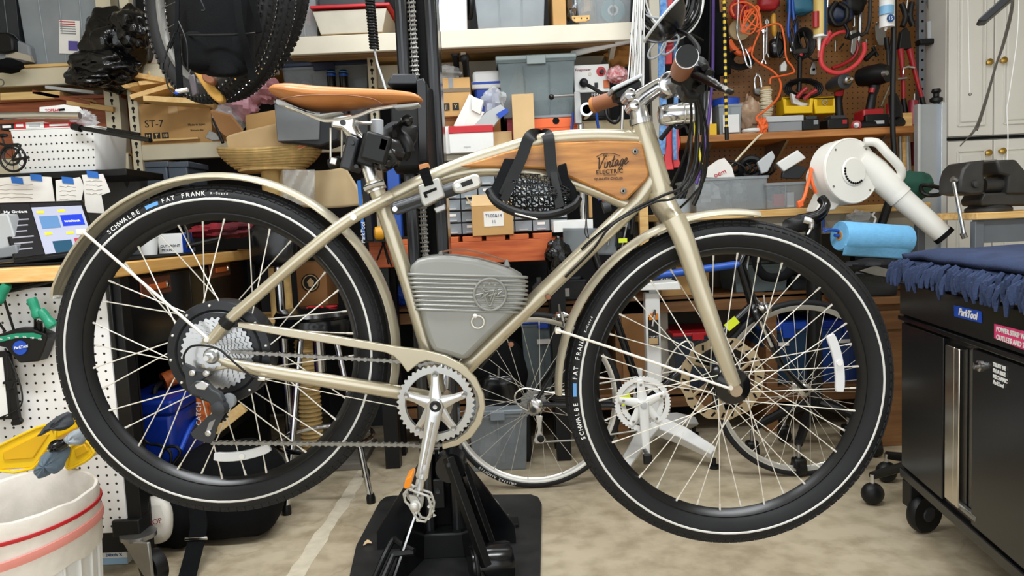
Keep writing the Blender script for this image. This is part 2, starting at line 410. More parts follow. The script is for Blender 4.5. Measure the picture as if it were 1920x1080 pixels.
# ---- frame
fr=part('frame',MB().tube(spl([B(1222,262),B(1160,257),B(1090,257),B(1010,266),B(930,288),B(860,312),B(790,342),B(725,375)],5),0.0162,16),gold,bike)
def fsub(nm,mb,mt=gold,**k):return part(nm,mb,mt,fr,**k)
fsub('lower_top_tube',MB().tube(spl([B(765,358),B(830,334),B(900,320),B(970,322),B(1040,334),B(1110,356),B(1180,386)],5),0.0125,14))
fsub('down_tube',MB().tube([B(1222,335),B(1195,378),B(1120,450),B(980,585),B(862,700)],[0.019,0.0175,0.0175,0.0175,0.0175],18))
fsub('seat_tube',MB().tube([B(700,338),B(722,400),B(765,530),B(806,668),B(822,735)],0.0163,16))
fsub('head_tube',MB().tube([B(1203,232),B(1206,243),B(1222,300),B(1240,364)],[0.0215,0.0225,0.0235,0.0245],20))
for sg in(-1,1):
 yo=sg*0.058
 fsub('seat_stay',MB().tube(spl([B(735,368,sg*0.022),B(655,412,sg*0.045),B(575,474,sg*0.055),B(480,556,yo),B(428,602,yo),B(396,640,yo)],4),[0.0125]*10+[0.0115]*11,14))
 fsub('chain_stay',MB().tube(spl([B(398,664,yo),B(430,681,yo),B(520,699,sg*0.053),B(640,718,sg*0.045),B(752,736,sg*0.035),B(815,748,sg*0.02)],4),[0.007,0.0078,0.0085,0.0095,0.0105,0.0115,0.0125,0.0135,0.0138,0.014,0.0142,0.0145,0.0147,0.0148,0.0148,0.0148,0.0148,0.0148,0.0148,0.0148,0.0148],14,flat=(0.8,1)))
 m_=MB();m_.prism([B(x,y,yo-0.004)for x,y in((380,634),(400,626),(410,640),(401,652),(416,672),(440,680),(425,692),(398,696),(378,690),(374,676),(384,664),(376,648))],(0,0.008,0))
 fsub('dropout',m_,bev=0.002)
fsub('bottom_bracket_shell',MB().lathe([(0.022,-0.036),(0.024,-0.034),(0.024,0.034),(0.022,0.036)],B(828,757),AXY,24))
fsub('seat_bridge_plug',MB().lathe([(0.0,-0.002),(0.0062,-0.002),(0.0062,0.002)],B(663,407,-0.057),AXY,12),spokem)
# head badge side ring at top of head tube
fsub('headset',MB().tube([B(1200,222),B(1202,232)],0.023,20),silver)
# ---- teak side panel with engraving
wpts=[(862,311),(900,300),(935,289),(977,277),(1047,267),(1130,264),(1196,265),(1206,270),(1217,326),(1214,336),(1176,374),(1166,377),(1065,331),(1024,317),(985,315),(920,314),(880,314)]
wp=part('wood_panel',MB().prism([B(x,y,-0.021)for x,y in wpts],(0,0.042,0)),tealw,bike,bev=0.004,seg=3)
for bx_,by_ in((1191,284),(1169,358)):
 bo=part('bolt',MB().lathe([(0.0001,-0.003),(0.0028,-0.003),(0.0032,-0.0045),(0.0058,-0.0035),(0.0062,0.001)],B(bx_,by_,-0.0215),AXY,16),steel,wp)
 part('bolt_socket',MB().lathe([(0.0001,0),(0.0026,0),(0.0026,0.001)],B(bx_,by_,-0.0245),AXY,6),blackm,wp)
def eng(body,x,y,h,tilt,**k):
 textpx(body,x,y,YB-0.0216,h,burn,wp,tilt=tilt,ext=0.0005,**k)
SCR={'v':[[(0,.95),(.06,1),(.12,.9),(.25,0),(.4,.5),(.58,1),(.72,1.02)]],'i':[[(.68,.5),(.7,.1),(.78,0),(.9,.2)],[(.76,.72),(.78,.76)]],'n':[[(.9,.5),(.9,0),(.94,.3),(1.05,.5),(1.12,.4),(1.12,.06),(1.2,0),(1.3,.15)]],'t':[[(1.38,.92),(1.33,.1),(1.42,0),(1.54,.15)],[(1.22,.56),(1.54,.62)]],'a':[[(1.8,.42),(1.68,.5),(1.57,.3),(1.6,.04),(1.7,.03),(1.8,.42),(1.81,.08),(1.88,0),(1.98,.2)]],'g':[[(2.22,.42),(2.1,.5),(2.0,.3),(2.03,.05),(2.13,.05),(2.23,.45),(2.2,-.22),(2.08,-.4),(1.96,-.3),(2.1,-.05),(2.34,.12)]],'e':[[(2.34,.14),(2.5,.3),(2.5,.47),(2.4,.5),(2.34,.3),(2.38,.04),(2.5,0),(2.68,.2)]]}
for ch in SCR:
 mb=MB()
 for st_ in SCR[ch]:
  q=[]
  for x,y in st_:
   X,Y_=(x-1.33+0.22*y)*23,(y-0.4)*21;q.append(B(1147+X*math.cos(0.2)-Y_*math.sin(0.2)*0.3,304-X*math.sin(0.2)-Y_,-0.0213))
  mb.tube(spl(q,4),0.0012 if len(q)>2 else 0.001,6)
 part('script_letter',mb,burn,wp)
eng('ELECTRIC',1143,322,7.5,0.02,space=1.1,bold=0.0002)
eng('QUALITY CYCLES',1141,335,4.5,-0.02,space=1.05)
eng('EST.',1136,291,4,0.0)
part('engraved_rule',MB().tube(spl([B(1118,294,-0.0217),B(1130,288,-0.0217),B(1150,288,-0.0217),B(1163,292,-0.0217)],4),0.0006,5).tube([B(1132,328,-0.0217),B(1156,328,-0.0217)],0.0005,5),burn,wp)
# ---- fork
fk=part('fork',MB().loft([[c+V((math.cos(q)*a,math.sin(q)*b,0))for q in[2*PI*i/20 for i in range(20)]]for c,a,b in[(B(1237,362),0.027,0.027),(B(1242,378),0.0275,0.032),(B(1250,395),0.0275,0.05),(B(1262,415),0.0255,0.062),(B(1270,430),0.022,0.062)]]),gold,bike)
for sg in(-1,1):
 pth=[B(1263,408,sg*0.05),B(1283,452,sg*0.056),B(1308,528,sg*0.058),B(1340,620,sg*0.06),B(1365,690,sg*0.06),B(1378,722,sg*0.06)]
 part('fork_blade',MB().tube(spl(pth,4),[0.0235-0.0105*i/20 for i in range(21)],18,flat=(0.75,1)),gold,fk)
 part('fork_dropout',MB().lathe([(0.0065,-0.009),(0.0125,-0.009),(0.0125,0.009),(0.0065,0.009)],B(1378,731,sg*0.06),AXY,20),mat('bronze_grey','#A08E76',0.35,0.5),fk)
 if sg<0:part('axle_recess',MB().lathe([(0.0001,0),(0.0066,0),(0.0066,0.01)],B(1378,731,-0.068),AXY,16),blackm,fk)
 # ---- wheels
R_,TR_=0.342,0.0315
rw=wheel(bike,'rear_wheel',CR,R_,TR_,0.269,0.017,0.103,0.024,36,0.34,rimblk,rubber,spokew,0.3115,0.0013,rim_out=0.288)
fw=wheel(bike,'front_wheel',CF,R_,TR_,0.269,0.017,0.029,0.03,36,1.25,rimblk,rubber,spokew,0.3115,0.0011,rim_out=0.288)
def tread(w_,c):
 mb=MB()
 for i in range(120):
  a=2*PI*i/120
  for ph,l in((0.62,0.016),(0.95,0.012)):
   for sg in(-1,1):
    dr=TR_*math.cos(ph);h=TR_*math.sin(ph)*sg;r=R_-TR_+dr;a2=a+(0.012 if ph>0.8 else 0)
    d=V((math.cos(a2),0,math.sin(a2)));t=V((-math.sin(a2),0,math.cos(a2)));nn=d*math.cos(ph)+AXY*(math.sin(ph)*sg);s_=t.cross(nn)
    p=c+d*r+AXY*h
    mb.add([p+t*u*l/2+s_*w*0.0016+nn*0.0012 for u,w in((-1,-1),(1,-1),(1,1),(-1,1))]+[p+t*u*l/2+s_*w*0.0032-nn*0.002 for u,w in((-1,-1),(1,-1),(1,1),(-1,1))],[(0,1,2,3),(0,4,5,1),(1,5,6,2),(2,6,7,3),(3,7,4,0)])
 part('tread_blocks',mb,rubber,w_)['kind']='stuff'
tread(rw,CR);tread(fw,CF)
for w_,c,a0 in((rw,CR,math.radians(128)),(fw,CF,math.radians(197))):
 mb=MB();a=arc_text('SCHWALBE',c,0.3225,a0,0.0125,-0.0305,mb,0.82);a-=0.02;part('sidewall_lettering',mb,inkw,w_);mb=MB()
 a2=a-0.085
 part('sidewall_patch',MB().loft([[c+V((math.cos(t)*r,-0.0303+dy,math.sin(t)*r))for r,dy in((0.319,0),(0.3265,0.001),(0.3265,0.002),(0.319,0.002))]for t in[a+(a2-a)*i/8 for i in range(9)]]),mat('sky_blue_print','#5E9BD6',0.5),w_)
 a=arc_text('FAT FRANK',c,0.3225,a2-0.035,0.0125,-0.0305,mb,0.82)
 part('sidewall_lettering',mb,inkw,w_)
 mb=MB();arc_text('K-Guard',c,0.3225,a-0.02,0.0065,-0.0305,mb,0.8);part('sidewall_lettering',mb,inkw,w_)
 # reflectors on the spokes
for w_,c,am,rr in((rw,CR,math.radians(-83),0.222),(fw,CF,math.radians(9),0.228)):
 rings=[]
 for i in range(13):
  t=am-0.27+0.54*i/12;hw=0.0095 if 0<i<12 else 0.0075
  d=V((math.cos(t),0,math.sin(t)));rings.append([c+d*(rr-hw)+V((0,-0.017,0)),c+d*(rr+hw)+V((0,-0.017,0)),c+d*(rr+hw)+V((0,-0.009,0)),c+d*(rr-hw)+V((0,-0.009,0))])
 ro=part('spoke_reflector',MB().loft(rings),reflw,w_,bev=0.0015)
 part('reflector_clip',MB().lathe([(0.006,-0.003),(0.006,0.003)],c+V((math.cos(am)*rr,-0.017,math.sin(am)*rr)),AXY,14),white,w_)
 # hub motor
hm=part('hub_motor',MB().lathe([(0.0001,-0.034),(0.045,-0.034),(0.05,-0.031),(0.083,-0.03),(0.086,-0.027),(0.089,-0.03),(0.105,-0.028),(0.107,-0.022),(0.107,0.024),(0.1,0.03),(0.05,0.033),(0.0001,0.033)],CR,AXY,64),mat('hub_black','#232528',0.4,0.3,0.06),rw)
for i in range(12):
 a=2*PI*(i+0.2)/12;part('hub_bolt',MB().lathe([(0.0001,-0.0025),(0.0026,-0.002),(0.003,0.002)],CR+V((math.cos(a)*0.098,-0.03,math.sin(a)*0.098)),AXY,8),spokem,rw)
 # cassette sprockets, largest inside
def cog(c,r,teeth,h,mb,hole=None,th=0.0016):
 pts=[]
 for i in range(teeth):
  for q,k in((0,0),(0.28,1),(0.5,1),(0.78,0)):
   t=2*PI*(i+q)/teeth;rr=r+(0.0042 if k else 0);pts.append(c+V((math.cos(t)*rr,h,math.sin(t)*rr)))
 if hole is None:mb.prism(pts,(0,th,0))
 else:
  n=len(pts);ins=[c+V(((p-c).x/V(((p-c).x,(p-c).z)).length*hole,h,(p-c).z/V(((p-c).x,(p-c).z)).length*hole))for p in pts]
  D=V((0,th,0));vs=pts+ins+[p+D for p in pts]+[p+D for p in ins];fs=[]
  for i in range(n):
   j=(i+1)%n;fs+=[(i,j,n+j,n+i),(2*n+i,3*n+i,3*n+j,2*n+j),(i,2*n+i,2*n+j,j),(n+i,n+j,3*n+j,3*n+i)]
  mb.add(vs,fs)
 return mb
cs_c=CR+V((0,0,0))
for i,(r,t)in enumerate(((0.070,36),(0.062,32),(0.054,28),(0.047,24),(0.041,21),(0.036,18),(0.031,15),(0.0265,13),(0.023,11))):
 part('sprocket',cog(cs_c,r,t,-0.036-i*0.0036,MB(),r-0.015 if r>0.03 else 0.012,0.0015),mat('sprocket_steel','#C9CBCC',0.3,0.75,0.05),rw)
part('cassette_body',MB().lathe([(0.03,0.0),(0.028,0.03),(0.018,0.036)][::-1]and[(0.013,-0.07),(0.016,-0.066),(0.03,-0.036),(0.045,-0.033)],CR,AXY,24),steel,rw)
part('axle_nut',MB().lathe([(0.0001,-0.092),(0.0055,-0.092),(0.0062,-0.088),(0.0062,-0.08)],CR,AXY,12),silver,rw)
part('axle_nut',MB().lathe([(0.0062,-0.081),(0.0108,-0.08),(0.0118,-0.072),(0.0118,-0.066),(0.0001,-0.064)],CR,AXY,6),silver,rw)
# front hub and brake rotor
part('front_hub',MB().lathe([(0.012,-0.05),(0.02,-0.046),(0.036,-0.036),(0.038,-0.03),(0.034,-0.026),(0.02,-0.015),(0.018,0.015),(0.034,0.026),(0.037,0.032),(0.02,0.04),(0.012,0.05)],CF,AXY,32),blackg,fw)
for i in range(18):
 a=2*PI*i/18;part('hub_rivet',MB().sphere(CF+V((math.cos(a)*0.0325,-0.036,math.sin(a)*0.0325)),0.0016,6,4),spokem,fw)
rot_m=mat('rotor_steel','#A89678',0.35,0.7,0.1)
mb=MB();cR=CF+V((0,0.042,0));rings=[]
for i in range(60):
 t=2*PI*i/60;ro_=0.09+0.002*math.sin(12*t);d=V((math.cos(t),0,math.sin(t)));rings.append([cR+d*r+V((0,y,0))for r,y in((0.07,0),(ro_,0),(ro_,0.002),(0.07,0.002))])
mb.loft(rings,closed=True)
for i in range(6):
 a=2*PI*i/6;mb.tube([cR+V((math.cos(a)*0.02,0.001,math.sin(a)*0.02)),cR+V((math.cos(a+0.5)*0.073,0.001,math.sin(a+0.5)*0.073))],0.004,6,flat=(0.3,1))
br=part('brake_rotor',mb,rot_m,fw)
for i in range(24):
 a=2*PI*i/24;part('rotor_slot',MB().box(cR+V((math.cos(a)*0.08,0.0,math.sin(a)*0.08)),(0.012,0.003,0.004),Matrix.Rotation(-a+0.5,3,'Y')),blackm,fw)
 # ---- fenders
def fender(name,c,R,a0,a1,n=48,flare=0,wd=0.033):
 rings=[]
 for i in range(n+1):
  t=a0+(a1-a0)*i/n;d=V((math.cos(t),0,math.sin(t)));taper=1-(0.25 if i in(0,n)else 0)
  cr=[]
  for k in range(9):
   ph=-1.15+2.3*k/8;cr.append((R+0.019*(math.cos(ph)-1),math.sin(ph)/math.sin(1.15)*wd*taper))
  inn=[(r-0.0022,h*0.95)for r,h in cr[::-1]]
  rings.append([c+d*r+V((0,h,0))for r,h in cr+inn])
 return part(name,MB().loft(rings),gold_f,bike)
rf=fender('rear_fender',CR,0.366,math.radians(159),math.radians(-17))
ff=fender('front_fender',CF,0.362,math.radians(79),math.radians(181))
for sg in(-1,1):
 part('fender_stay',MB().tube([B(157,436,sg*0.035),B(166,443,sg*0.042),B(388,634,sg*0.066),B(386,640,sg*0.066)],0.0032,8),spokew,rf)
 part('fender_stay',MB().tube([B(1046,620,sg*0.034),B(1060,624,sg*0.042),B(1140,650,sg*0.06),B(1372,730,sg*0.068)],0.0028,8),spokew,ff)
 part('stay_bolt',MB().lathe([(0.0001,-0.003),(0.005,-0.003),(0.005,0.003)],B(388,637,sg*0.068),AXY,12),spokem,rf)
 part('stay_bolt',MB().lathe([(0.0001,-0.003),(0.0045,-0.003),(0.0045,0.003)],B(1370,727,sg*0.07),AXY,12),spokem,ff)
part('stay_clip',MB().box(B(155,435,-0.02),(0.012,0.03,0.012)),spokew,rf,bev=0.002)
part('stay_clip',MB().box(B(1046,620,-0.02),(0.012,0.03,0.01)),spokew,ff,bev=0.002)
# ---- chain guard
YG=YB-0.062
def BG(x,y):return P(x,y,YG)
outer=[(440,604),(470,607),(560,620),(660,636),(740,650),(800,658),(835,667),(868,684),(893,710),(907,740),(910,765),(902,795),(884,820),(858,836),(830,843)]
inner=[(828,832),(855,825),(874,810),(890,788),(898,762),(894,738),(880,715),(858,697),(832,684),(800,676),(786,681),(764,699),(752,682),(738,668),(722,661),(640,648),(540,632),(460,617),(440,613)]
cg=part('chain_guard',MB().prism([BG(x,y)for x,y in outer+inner],(0,0.014,0)),gold,bike,bev=0.002)
part('guard_clamp',MB().tube([B(432,598,-0.06),B(420,610,-0.06)],0.0145,16),black,cg)
part('guard_clamp_arm',MB().box(B(438,607,-0.056),(0.022,0.014,0.012)),black,cg,bev=0.002)
# ---- crankset
YC=YB-0.07
polish=mat('polished_alloy','#C9C9C7',0.24,0.85,0.05)
CC=P(817,757,YC)
ck=part('crankset',cog(CC,0.0735,42,0,MB(),0.0615,0.0035),mat('chainring_silver','#C6C8C6',0.28,0.7,0.04),bike)
mb=MB()
for i in range(5):
 a=math.radians(88+72*i);d=V((math.cos(a),0,math.sin(a)))
 part('spider_arm',MB().tube([CC+d*0.012+V((0,-0.006,0)),CC+d*0.04+V((0,-0.006,0)),CC+d*0.062+V((0,-0.003,0))],[0.015,0.0088,0.0078],10,flat=(0.5,1)),polish,ck)
 part('chainring_bolt',MB().lathe([(0.0001,-0.003),(0.0035,-0.003),(0.005,-0.004),(0.006,0.001)],CC+d*0.06+V((0,-0.006,0)),AXY,12),steel,ck)
ca0,ca1=P(817,760,YC-0.012),P(791,893,YC-0.03)
dd=(ca1-ca0)
part('crank_arm',MB().tube([ca0-dd*0.09,ca0,ca0+dd*0.15,ca0+dd*0.5,ca0+dd*0.88,ca1,ca1+dd*0.06],[0.01,0.0175,0.0158,0.0135,0.0115,0.0128,0.008],14,flat=(0.5,1)),polish,ck)
part('crank_groove',MB().tube([ca0+dd*0.22+V((0,-0.0075,0)),ca0+dd*0.82+V((0,-0.0058,0))],0.003,8),silver,ck)
part('crank_bolt',MB().lathe([(0.0001,-0.009),(0.004,-0.009),(0.0045,-0.011),(0.0095,-0.011),(0.0115,-0.006)],ca0+V((0,-0.003,0)),AXY,20),black,ck)
part('crank_bolt_head',MB().lathe([(0.0001,0),(0.003,0),(0.0045,-0.002),(0.006,0.001)],ca0+V((0,-0.0125,0)),AXY,12),silver,ck)
part('inner_chainring',cog(CC,0.0715,42,0.007,MB(),0.06,0.002),steel,ck)
part('far_crank_arm',MB().tube([CC+V((0.0,0.14,0)),CC+V((0.025,0.155,0.165))],[0.015,0.011],12,flat=(0.5,1)),chrome,ck)
# pedal hanging from the crank
pe=part('pedal',MB().tube([P(789,897,YC-0.03),P(788,901,YC-0.045),P(784,925,YC-0.05),P(781,940,YC-0.11)],[0.006,0.0085,0.009,0.007],12),silver,bike)
Rp=Matrix.Rotation(math.radians(-62),3,'Y');pc=P(783,927,YC-0.085)
for sg in(-1,1):
 pass
dullal=mat('dull_alloy','#B9B8B2',0.42,0.45,0.15,25)
def pedpart(nm,mbx,mt=dullal,**k):return part(nm,mbx,mt,pe,**k)
for(x0,y0),(x1,y1)in(((757,918),(800,902)),((776,975),(808,935))):
 a,b=P(x0,y0,YC-0.125),P(x1,y1,YC-0.05)
yn,yf=YC-0.125,YC-0.045
def cageplate(nm,pts,Y):return pedpart(nm,MB().prism([P(x,y,Y)for x,y in pts],(0,0.003,0)),bev=0.0008)
loopA=[(757,926),(766,915),(778,922),(790,926),(802,930),(808,948),(806,964),(797,978),(784,976),(778,966),(768,948),(760,940)]
pedpart('cage_frame',tpx([(x,y,yn)for x,y in loopA],yn,2.6,6,closed=True));pedpart('cage_frame',tpx([(x+6,y-6,yf)for x,y in loopA],yf,2.6,6,closed=True))
for k in range(5):
 x,y=800+2.2*k,932+8.5*k
 pedpart('cage_tooth',MB().prism([P(x+3,y-3,yn),P(x+9,y+1,yn),P(x+3,y+4,yn)],(0,0.003,0)))
pedpart('cage_web',MB().prism([P(x,y,yn-0.001)for x,y in((766,928),(782,932),(790,946),(786,962),(776,958),(770,944))],(0,0.006,0)),bev=0.001)
for(x,y)in((759,930),(770,918),(804,950),(803,972),(783,976)):
 pedpart('cage_bar',MB().tube([P(x,y,yn),P(x+4,y-4,yf)],0.003,6))
pedpart('pedal_body',MB().tube([P(779,948,yn-0.004),P(781,944,yn+0.02),P(786,935,yf)],[0.0095,0.0125,0.01],14),dullal)
pedpart('dust_cap',MB().sphere(P(777,950,yn-0.004),0.0095,14,10),dullal)
pedpart('pedal_reflector',MB().prism([P(x,y,yn-0.004)for x,y in((760,900),(770,893),(773,897),(769,914),(759,917),(757,913))],(0,0.05,0)),amber,bev=0.001)
# ---- chain
lm=MB();pitch=0.0127
for sg in(-1,1):
 for x in(0,pitch):lm.lathe([(0.0001,-0.0012),(0.0043,-0.0012),(0.0043,0.0012),(0.0001,0.0012)],(x,sg*0.0033,0),AXY,10)
 lm.box((pitch/2,sg*0.0033,0),(pitch,0.002,0.005))
lm.lathe([(0.0035,-0.003),(0.0035,0.003)],(0,0,0),AXY,8)
chain_m=mat('chain_steel','#8C8A84',0.35,0.7,0.1)
link_me=mesh(lm,'chain_link',chain_m)
YK=YB-0.052
ch=part('chain',MB().tube([P(745,677,YK),P(757,678,YK)],0.002,6),chain_m,bike)
def run(pts):
 path=[P(x,y,YK)for x,y in pts];i=0;pos=path[0].copy();k=0
 while True:
 # walk one pitch along the polyline
  rem=pitch;p=pos.copy()
  while i<len(path)-1 and(path[i+1]-p).length<rem:rem-=(path[i+1]-p).length;p=path[i+1].copy();i+=1
  if i>=len(path)-1:break
  p=p+(path[i+1]-p).normalized()*rem
  d=p-pos;q=Matrix.Rotation(-math.atan2(d.z,d.x),4,'Y');q.translation=pos+V((0,0.0012*(k%2),0))
  dupmesh(link_me,'chain_link',q,ch);pos=p;k+=1
run([(412,658),(741,677),(790,683)])
run([(400,830),(770,834),(815,838)])
arc=[(817+78*math.cos(t),757-78*math.sin(t))for t in[math.radians(112-6*i)for i in range(36)]]
run(arc)
# ---- rear derailleur
dr=part('rear_derailleur',MB().prism([B(x,y,-0.082)for x,y in((343,682),(352,686),(368,694),(392,696),(396,704),(380,712),(366,720),(362,732),(352,734),(348,720),(346,704),(340,692))],(0,0.014,0)),dkgrey,bike,bev=0.002)
def dpart(nm,pts,dy,th,mt,bev=0.002):return part(nm,MB().prism([B(x,y,dy)for x,y in pts],(0,th,0)),mt,dr,bev=bev)
dpart('parallelogram',((352,728),(366,714),(384,716),(396,730),(410,738),(420,752),(412,768),(398,774),(392,756),(372,744),(356,740)),-0.094,0.02,dkgrey,0.003)
dpart('link_plate',((364,722),(378,714),(392,722),(384,732),(368,730)),-0.097,0.006,silver,0.0015)
part('knuckle',MB().lathe([(0.006,-0.016),(0.0135,-0.014),(0.0155,-0.008),(0.0155,0.012)],B(413,764,-0.085),AXY,20),dkgrey,dr)
part('clutch_cover',MB().lathe([(0.0001,-0.005),(0.014,-0.004),(0.015,0.006)],B(428,752,-0.075),AXY,18),grey,dr)
dpart('cage_plate',((412,768),(424,772),(408,800),(402,822),(395,832),(378,828),(362,822),(357,812),(374,796),(390,780)),-0.072,0.003,dkgrey,0.001)
dpart('cage_plate',((412,768),(424,772),(408,800),(402,822),(395,832),(378,828),(362,822),(357,812),(374,796),(390,780)),-0.05,0.003,dkgrey,0.001)
dpart('cage_slot',((392,792),(404,786),(396,806),(386,810)),-0.0728,0.002,steel,0)
part('jockey_wheel',cog(B(391,812,-0.062),0.0125,11,0,MB(),None,0.004),black,dr)
part('jockey_wheel',cog(B(412,778,-0.062),0.0125,11,0,MB(),None,0.004),black,dr)
for x,y in((361,699),(387,700),(391,812)):
 part('derailleur_bolt',MB().lathe([(0.0001,-0.002),(0.003,-0.002),(0.0035,-0.004),(0.006,-0.003),(0.0065,0.002)],B(x,y,-0.085 if y<750 else-0.074),AXY,12),silver,dr)
part('derailleur_cable',MB().tube(spl([B(346,684,-0.085),B(345,666,-0.085),B(358,650,-0.086),B(384,648,-0.09),B(412,656,-0.09),B(440,680,-0.086),B(470,704,-0.075),B(492,711,-0.07)],6),0.0022,8),black,dr)
part('cable_end',MB().tube([B(484,710,-0.07),B(497,711,-0.068)],0.004,8),spokem,dr)
part('inner_cable',MB().tube([B(495,711,-0.068),B(640,742,-0.06),B(745,762,-0.05)],0.0009,6),spokem,dr)
# ---- battery case
bp=[(767,507),(771,497),(782,486),(800,481),(822,479),(850,480),(894,486),(930,496),(960,507),(978,517),(986,530),(985,552),(980,570),(966,587),(918,632),(878,672),(868,677),(840,668),(811,661),(802,640),(794,616),(784,575),(775,540)]
bc=part('battery_case',MB().prism([B(x,y,-0.05)for x,y in bp],(0,0.1,0)),batt,bike,bev=0.018,seg=5)
lft=lambda y:767+(y-507)*0.235
for i in range(9):
 y=514+i*8.2;xr=986 if y<560 else 986-(y-560)*0.75
 x0=lft(y)-1
 part('cooling_rib',MB().tube(spl([B(x0+12,y,0.05),B(x0-1,y+0.2,0.03),B(x0-1,y+0.2,-0.03),B(x0+12,y+0.6,-0.0505),B((x0+xr)/2,y+3,-0.0515),B(xr-12,y+5.5,-0.0505),B(xr+1,y+6,-0.03),B(xr+1,y+6,0.03)],4),0.003,8),batt,bc)
ec=B(919,552,-0.052)
part('emblem_plate',MB().lathe([(0.0001,-0.0015),(0.031,-0.0015),(0.0325,0.002)],ec,AXY,40),batt,bc)
part('emblem_rim',MB().torus(ec+V((0,-0.003,0)),0.0315,0.0028,n=48,k=8),batt,bc)
def emb(pts,nm):part(nm,MB().tube([ec+V((x*0.001,-0.0035,z*0.001))for x,z in pts],0.0021,6),batt,bc)
emb([(-17,14),(-4,-22),(1,-22),(15,12),(10,10),(-1,-14),(-8,4)],'emblem_letter')
emb([(-30,0),(-14,3),(-20,-8),(-2,4),(-4,-3),(14,2),(10,-5),(29,-4)],'emblem_bolt')
emb([(-17,14),(-10,6),(12,8),(29,10),(14,-2)],'emblem_letter')
for x,z in((-11,19),(0,22),(11,19)):
 pts=[ec+V(((x+(3.8 if k%2==0 else 1.6)*math.sin(k*PI/5))*0.001,-0.0045,(z+(3.8 if k%2==0 else 1.6)*math.cos(k*PI/5))*0.001))for k in range(10)]
 part('emblem_star',MB().prism(pts,(0,0.002,0)),batt,bc)
part('pull_ring',MB().torus(B(896,604,-0.056),0.0125,0.0016,n=28,k=8),spokem,bc)
part('ring_stud',MB().lathe([(0.002,-0.006),(0.0045,-0.005),(0.005,0.004)],B(891,592,-0.054),AXY,12),spokem,bc)
hd=part('handle',MB().loft([[p+V((0,y,z))for y,z in((-0.011,0),(0.011,0),(0.011,0.003),(-0.011,0.003))]for p in spl([B(826,474),B(850,470),B(880,471),B(910,478),B(948,490)],5)]),leather2,bc)
for x,y in((826,477),(950,494)):
 part('handle_lug',MB().prism([B(x-7,y+7,-0.014),B(x-3,y-6,-0.014),B(x+3,y-6,-0.014),B(x+7,y+7,-0.014)],(0,0.028,0)),batt,bc,bev=0.002)
 # ---- saddle and seat post
top=[(516,178),(522,168),(534,162),(560,161),(582,164),(620,167),(660,168),(700,169),(739,170),(765,173),(780,176),(790,183),(793,188)]
bot=[(516,180),(524,184),(544,192),(566,203),(584,209),(607,211),(640,205),(670,201),(700,199),(735,196),(765,194),(785,193),(793,190)]
wid=[0.045,0.066,0.075,0.078,0.078,0.072,0.06,0.046,0.035,0.028,0.026,0.02,0.008]
rings=[]
for(a,b,wv)in zip(top,bot,wid):
 t_,b_=B(*a),B(*b);ring=[]
 for q in range(24):
  th=2*PI*q/24;sn=math.sin(th);cs=math.cos(th)
  zz=(t_.z+b_.z)/2+(t_.z-b_.z)/2*(abs(sn)**0.8*(1 if sn>0 else-1));wq=wv*(1-0.18*max(0,-sn))
  ring.append(V((t_.x,YB+wq*(abs(cs)**0.75)*(1 if cs>0 else-1),zz)))
 rings.append(ring)
sd=part('saddle',MB().loft(rings),leather,bike,sub=1)
part('saddle_seam',MB().tube(spl([B(527,186,-0.066),B(560,180,-0.075),B(610,178,-0.076),B(665,180,-0.058),B(700,186,-0.042),B(716,195,-0.033)],5),0.0011,6),leather2,sd)
part('saddle_base',MB().prism([B(x,y,-0.05)for x,y in((516,186),(524,186),(546,196),(575,208),(600,213),(640,209),(600,218),(560,208),(535,198),(518,196))],(0,0.1,0)),ltgrey,sd,bev=0.003)
part('saddle_nose_base',MB().prism([B(x,y,-0.02)for x,y in((735,197),(785,192),(786,196),(770,200),(740,203))],(0,0.04,0)),ltgrey,sd,bev=0.003)
for sg in(-1,1):
 part('saddle_rail',MB().tube(spl([B(536,197,sg*0.045),B(565,208,sg*0.035),B(592,220,sg*0.024),B(615,226,sg*0.022),B(665,219,sg*0.022),B(700,206,sg*0.018),B(745,198,sg*0.01)],5),0.0038,10),spokem,sd)
sp=part('seat_post',MB().tube([B(652,236),B(672,262),B(690,310),B(703,352)],[0.0145,0.0145,0.0145,0.0145],18),silver,bike)
part('seat_clamp_head',MB().prism([B(x,y,-0.024)for x,y in((622,218),(640,214),(660,212),(665,222),(663,236),(672,258),(655,252),(640,240),(620,238))],(0,0.048,0)),silver,sp,bev=0.004)
part('clamp_bolt',MB().lathe([(0.0001,-0.003),(0.0055,-0.003),(0.006,0.003)],B(643,230,-0.025),AXY,14),blackg,sp)
sc_=part('seat_collar',MB().tube([B(701,342),B(707,358)],0.0205,20),silver,sp)
part('collar_lever',MB().tube([B(684,355,-0.022),B(700,348,-0.026),B(720,343,-0.022)],[0.006,0.005,0.006],10),silver,sp)
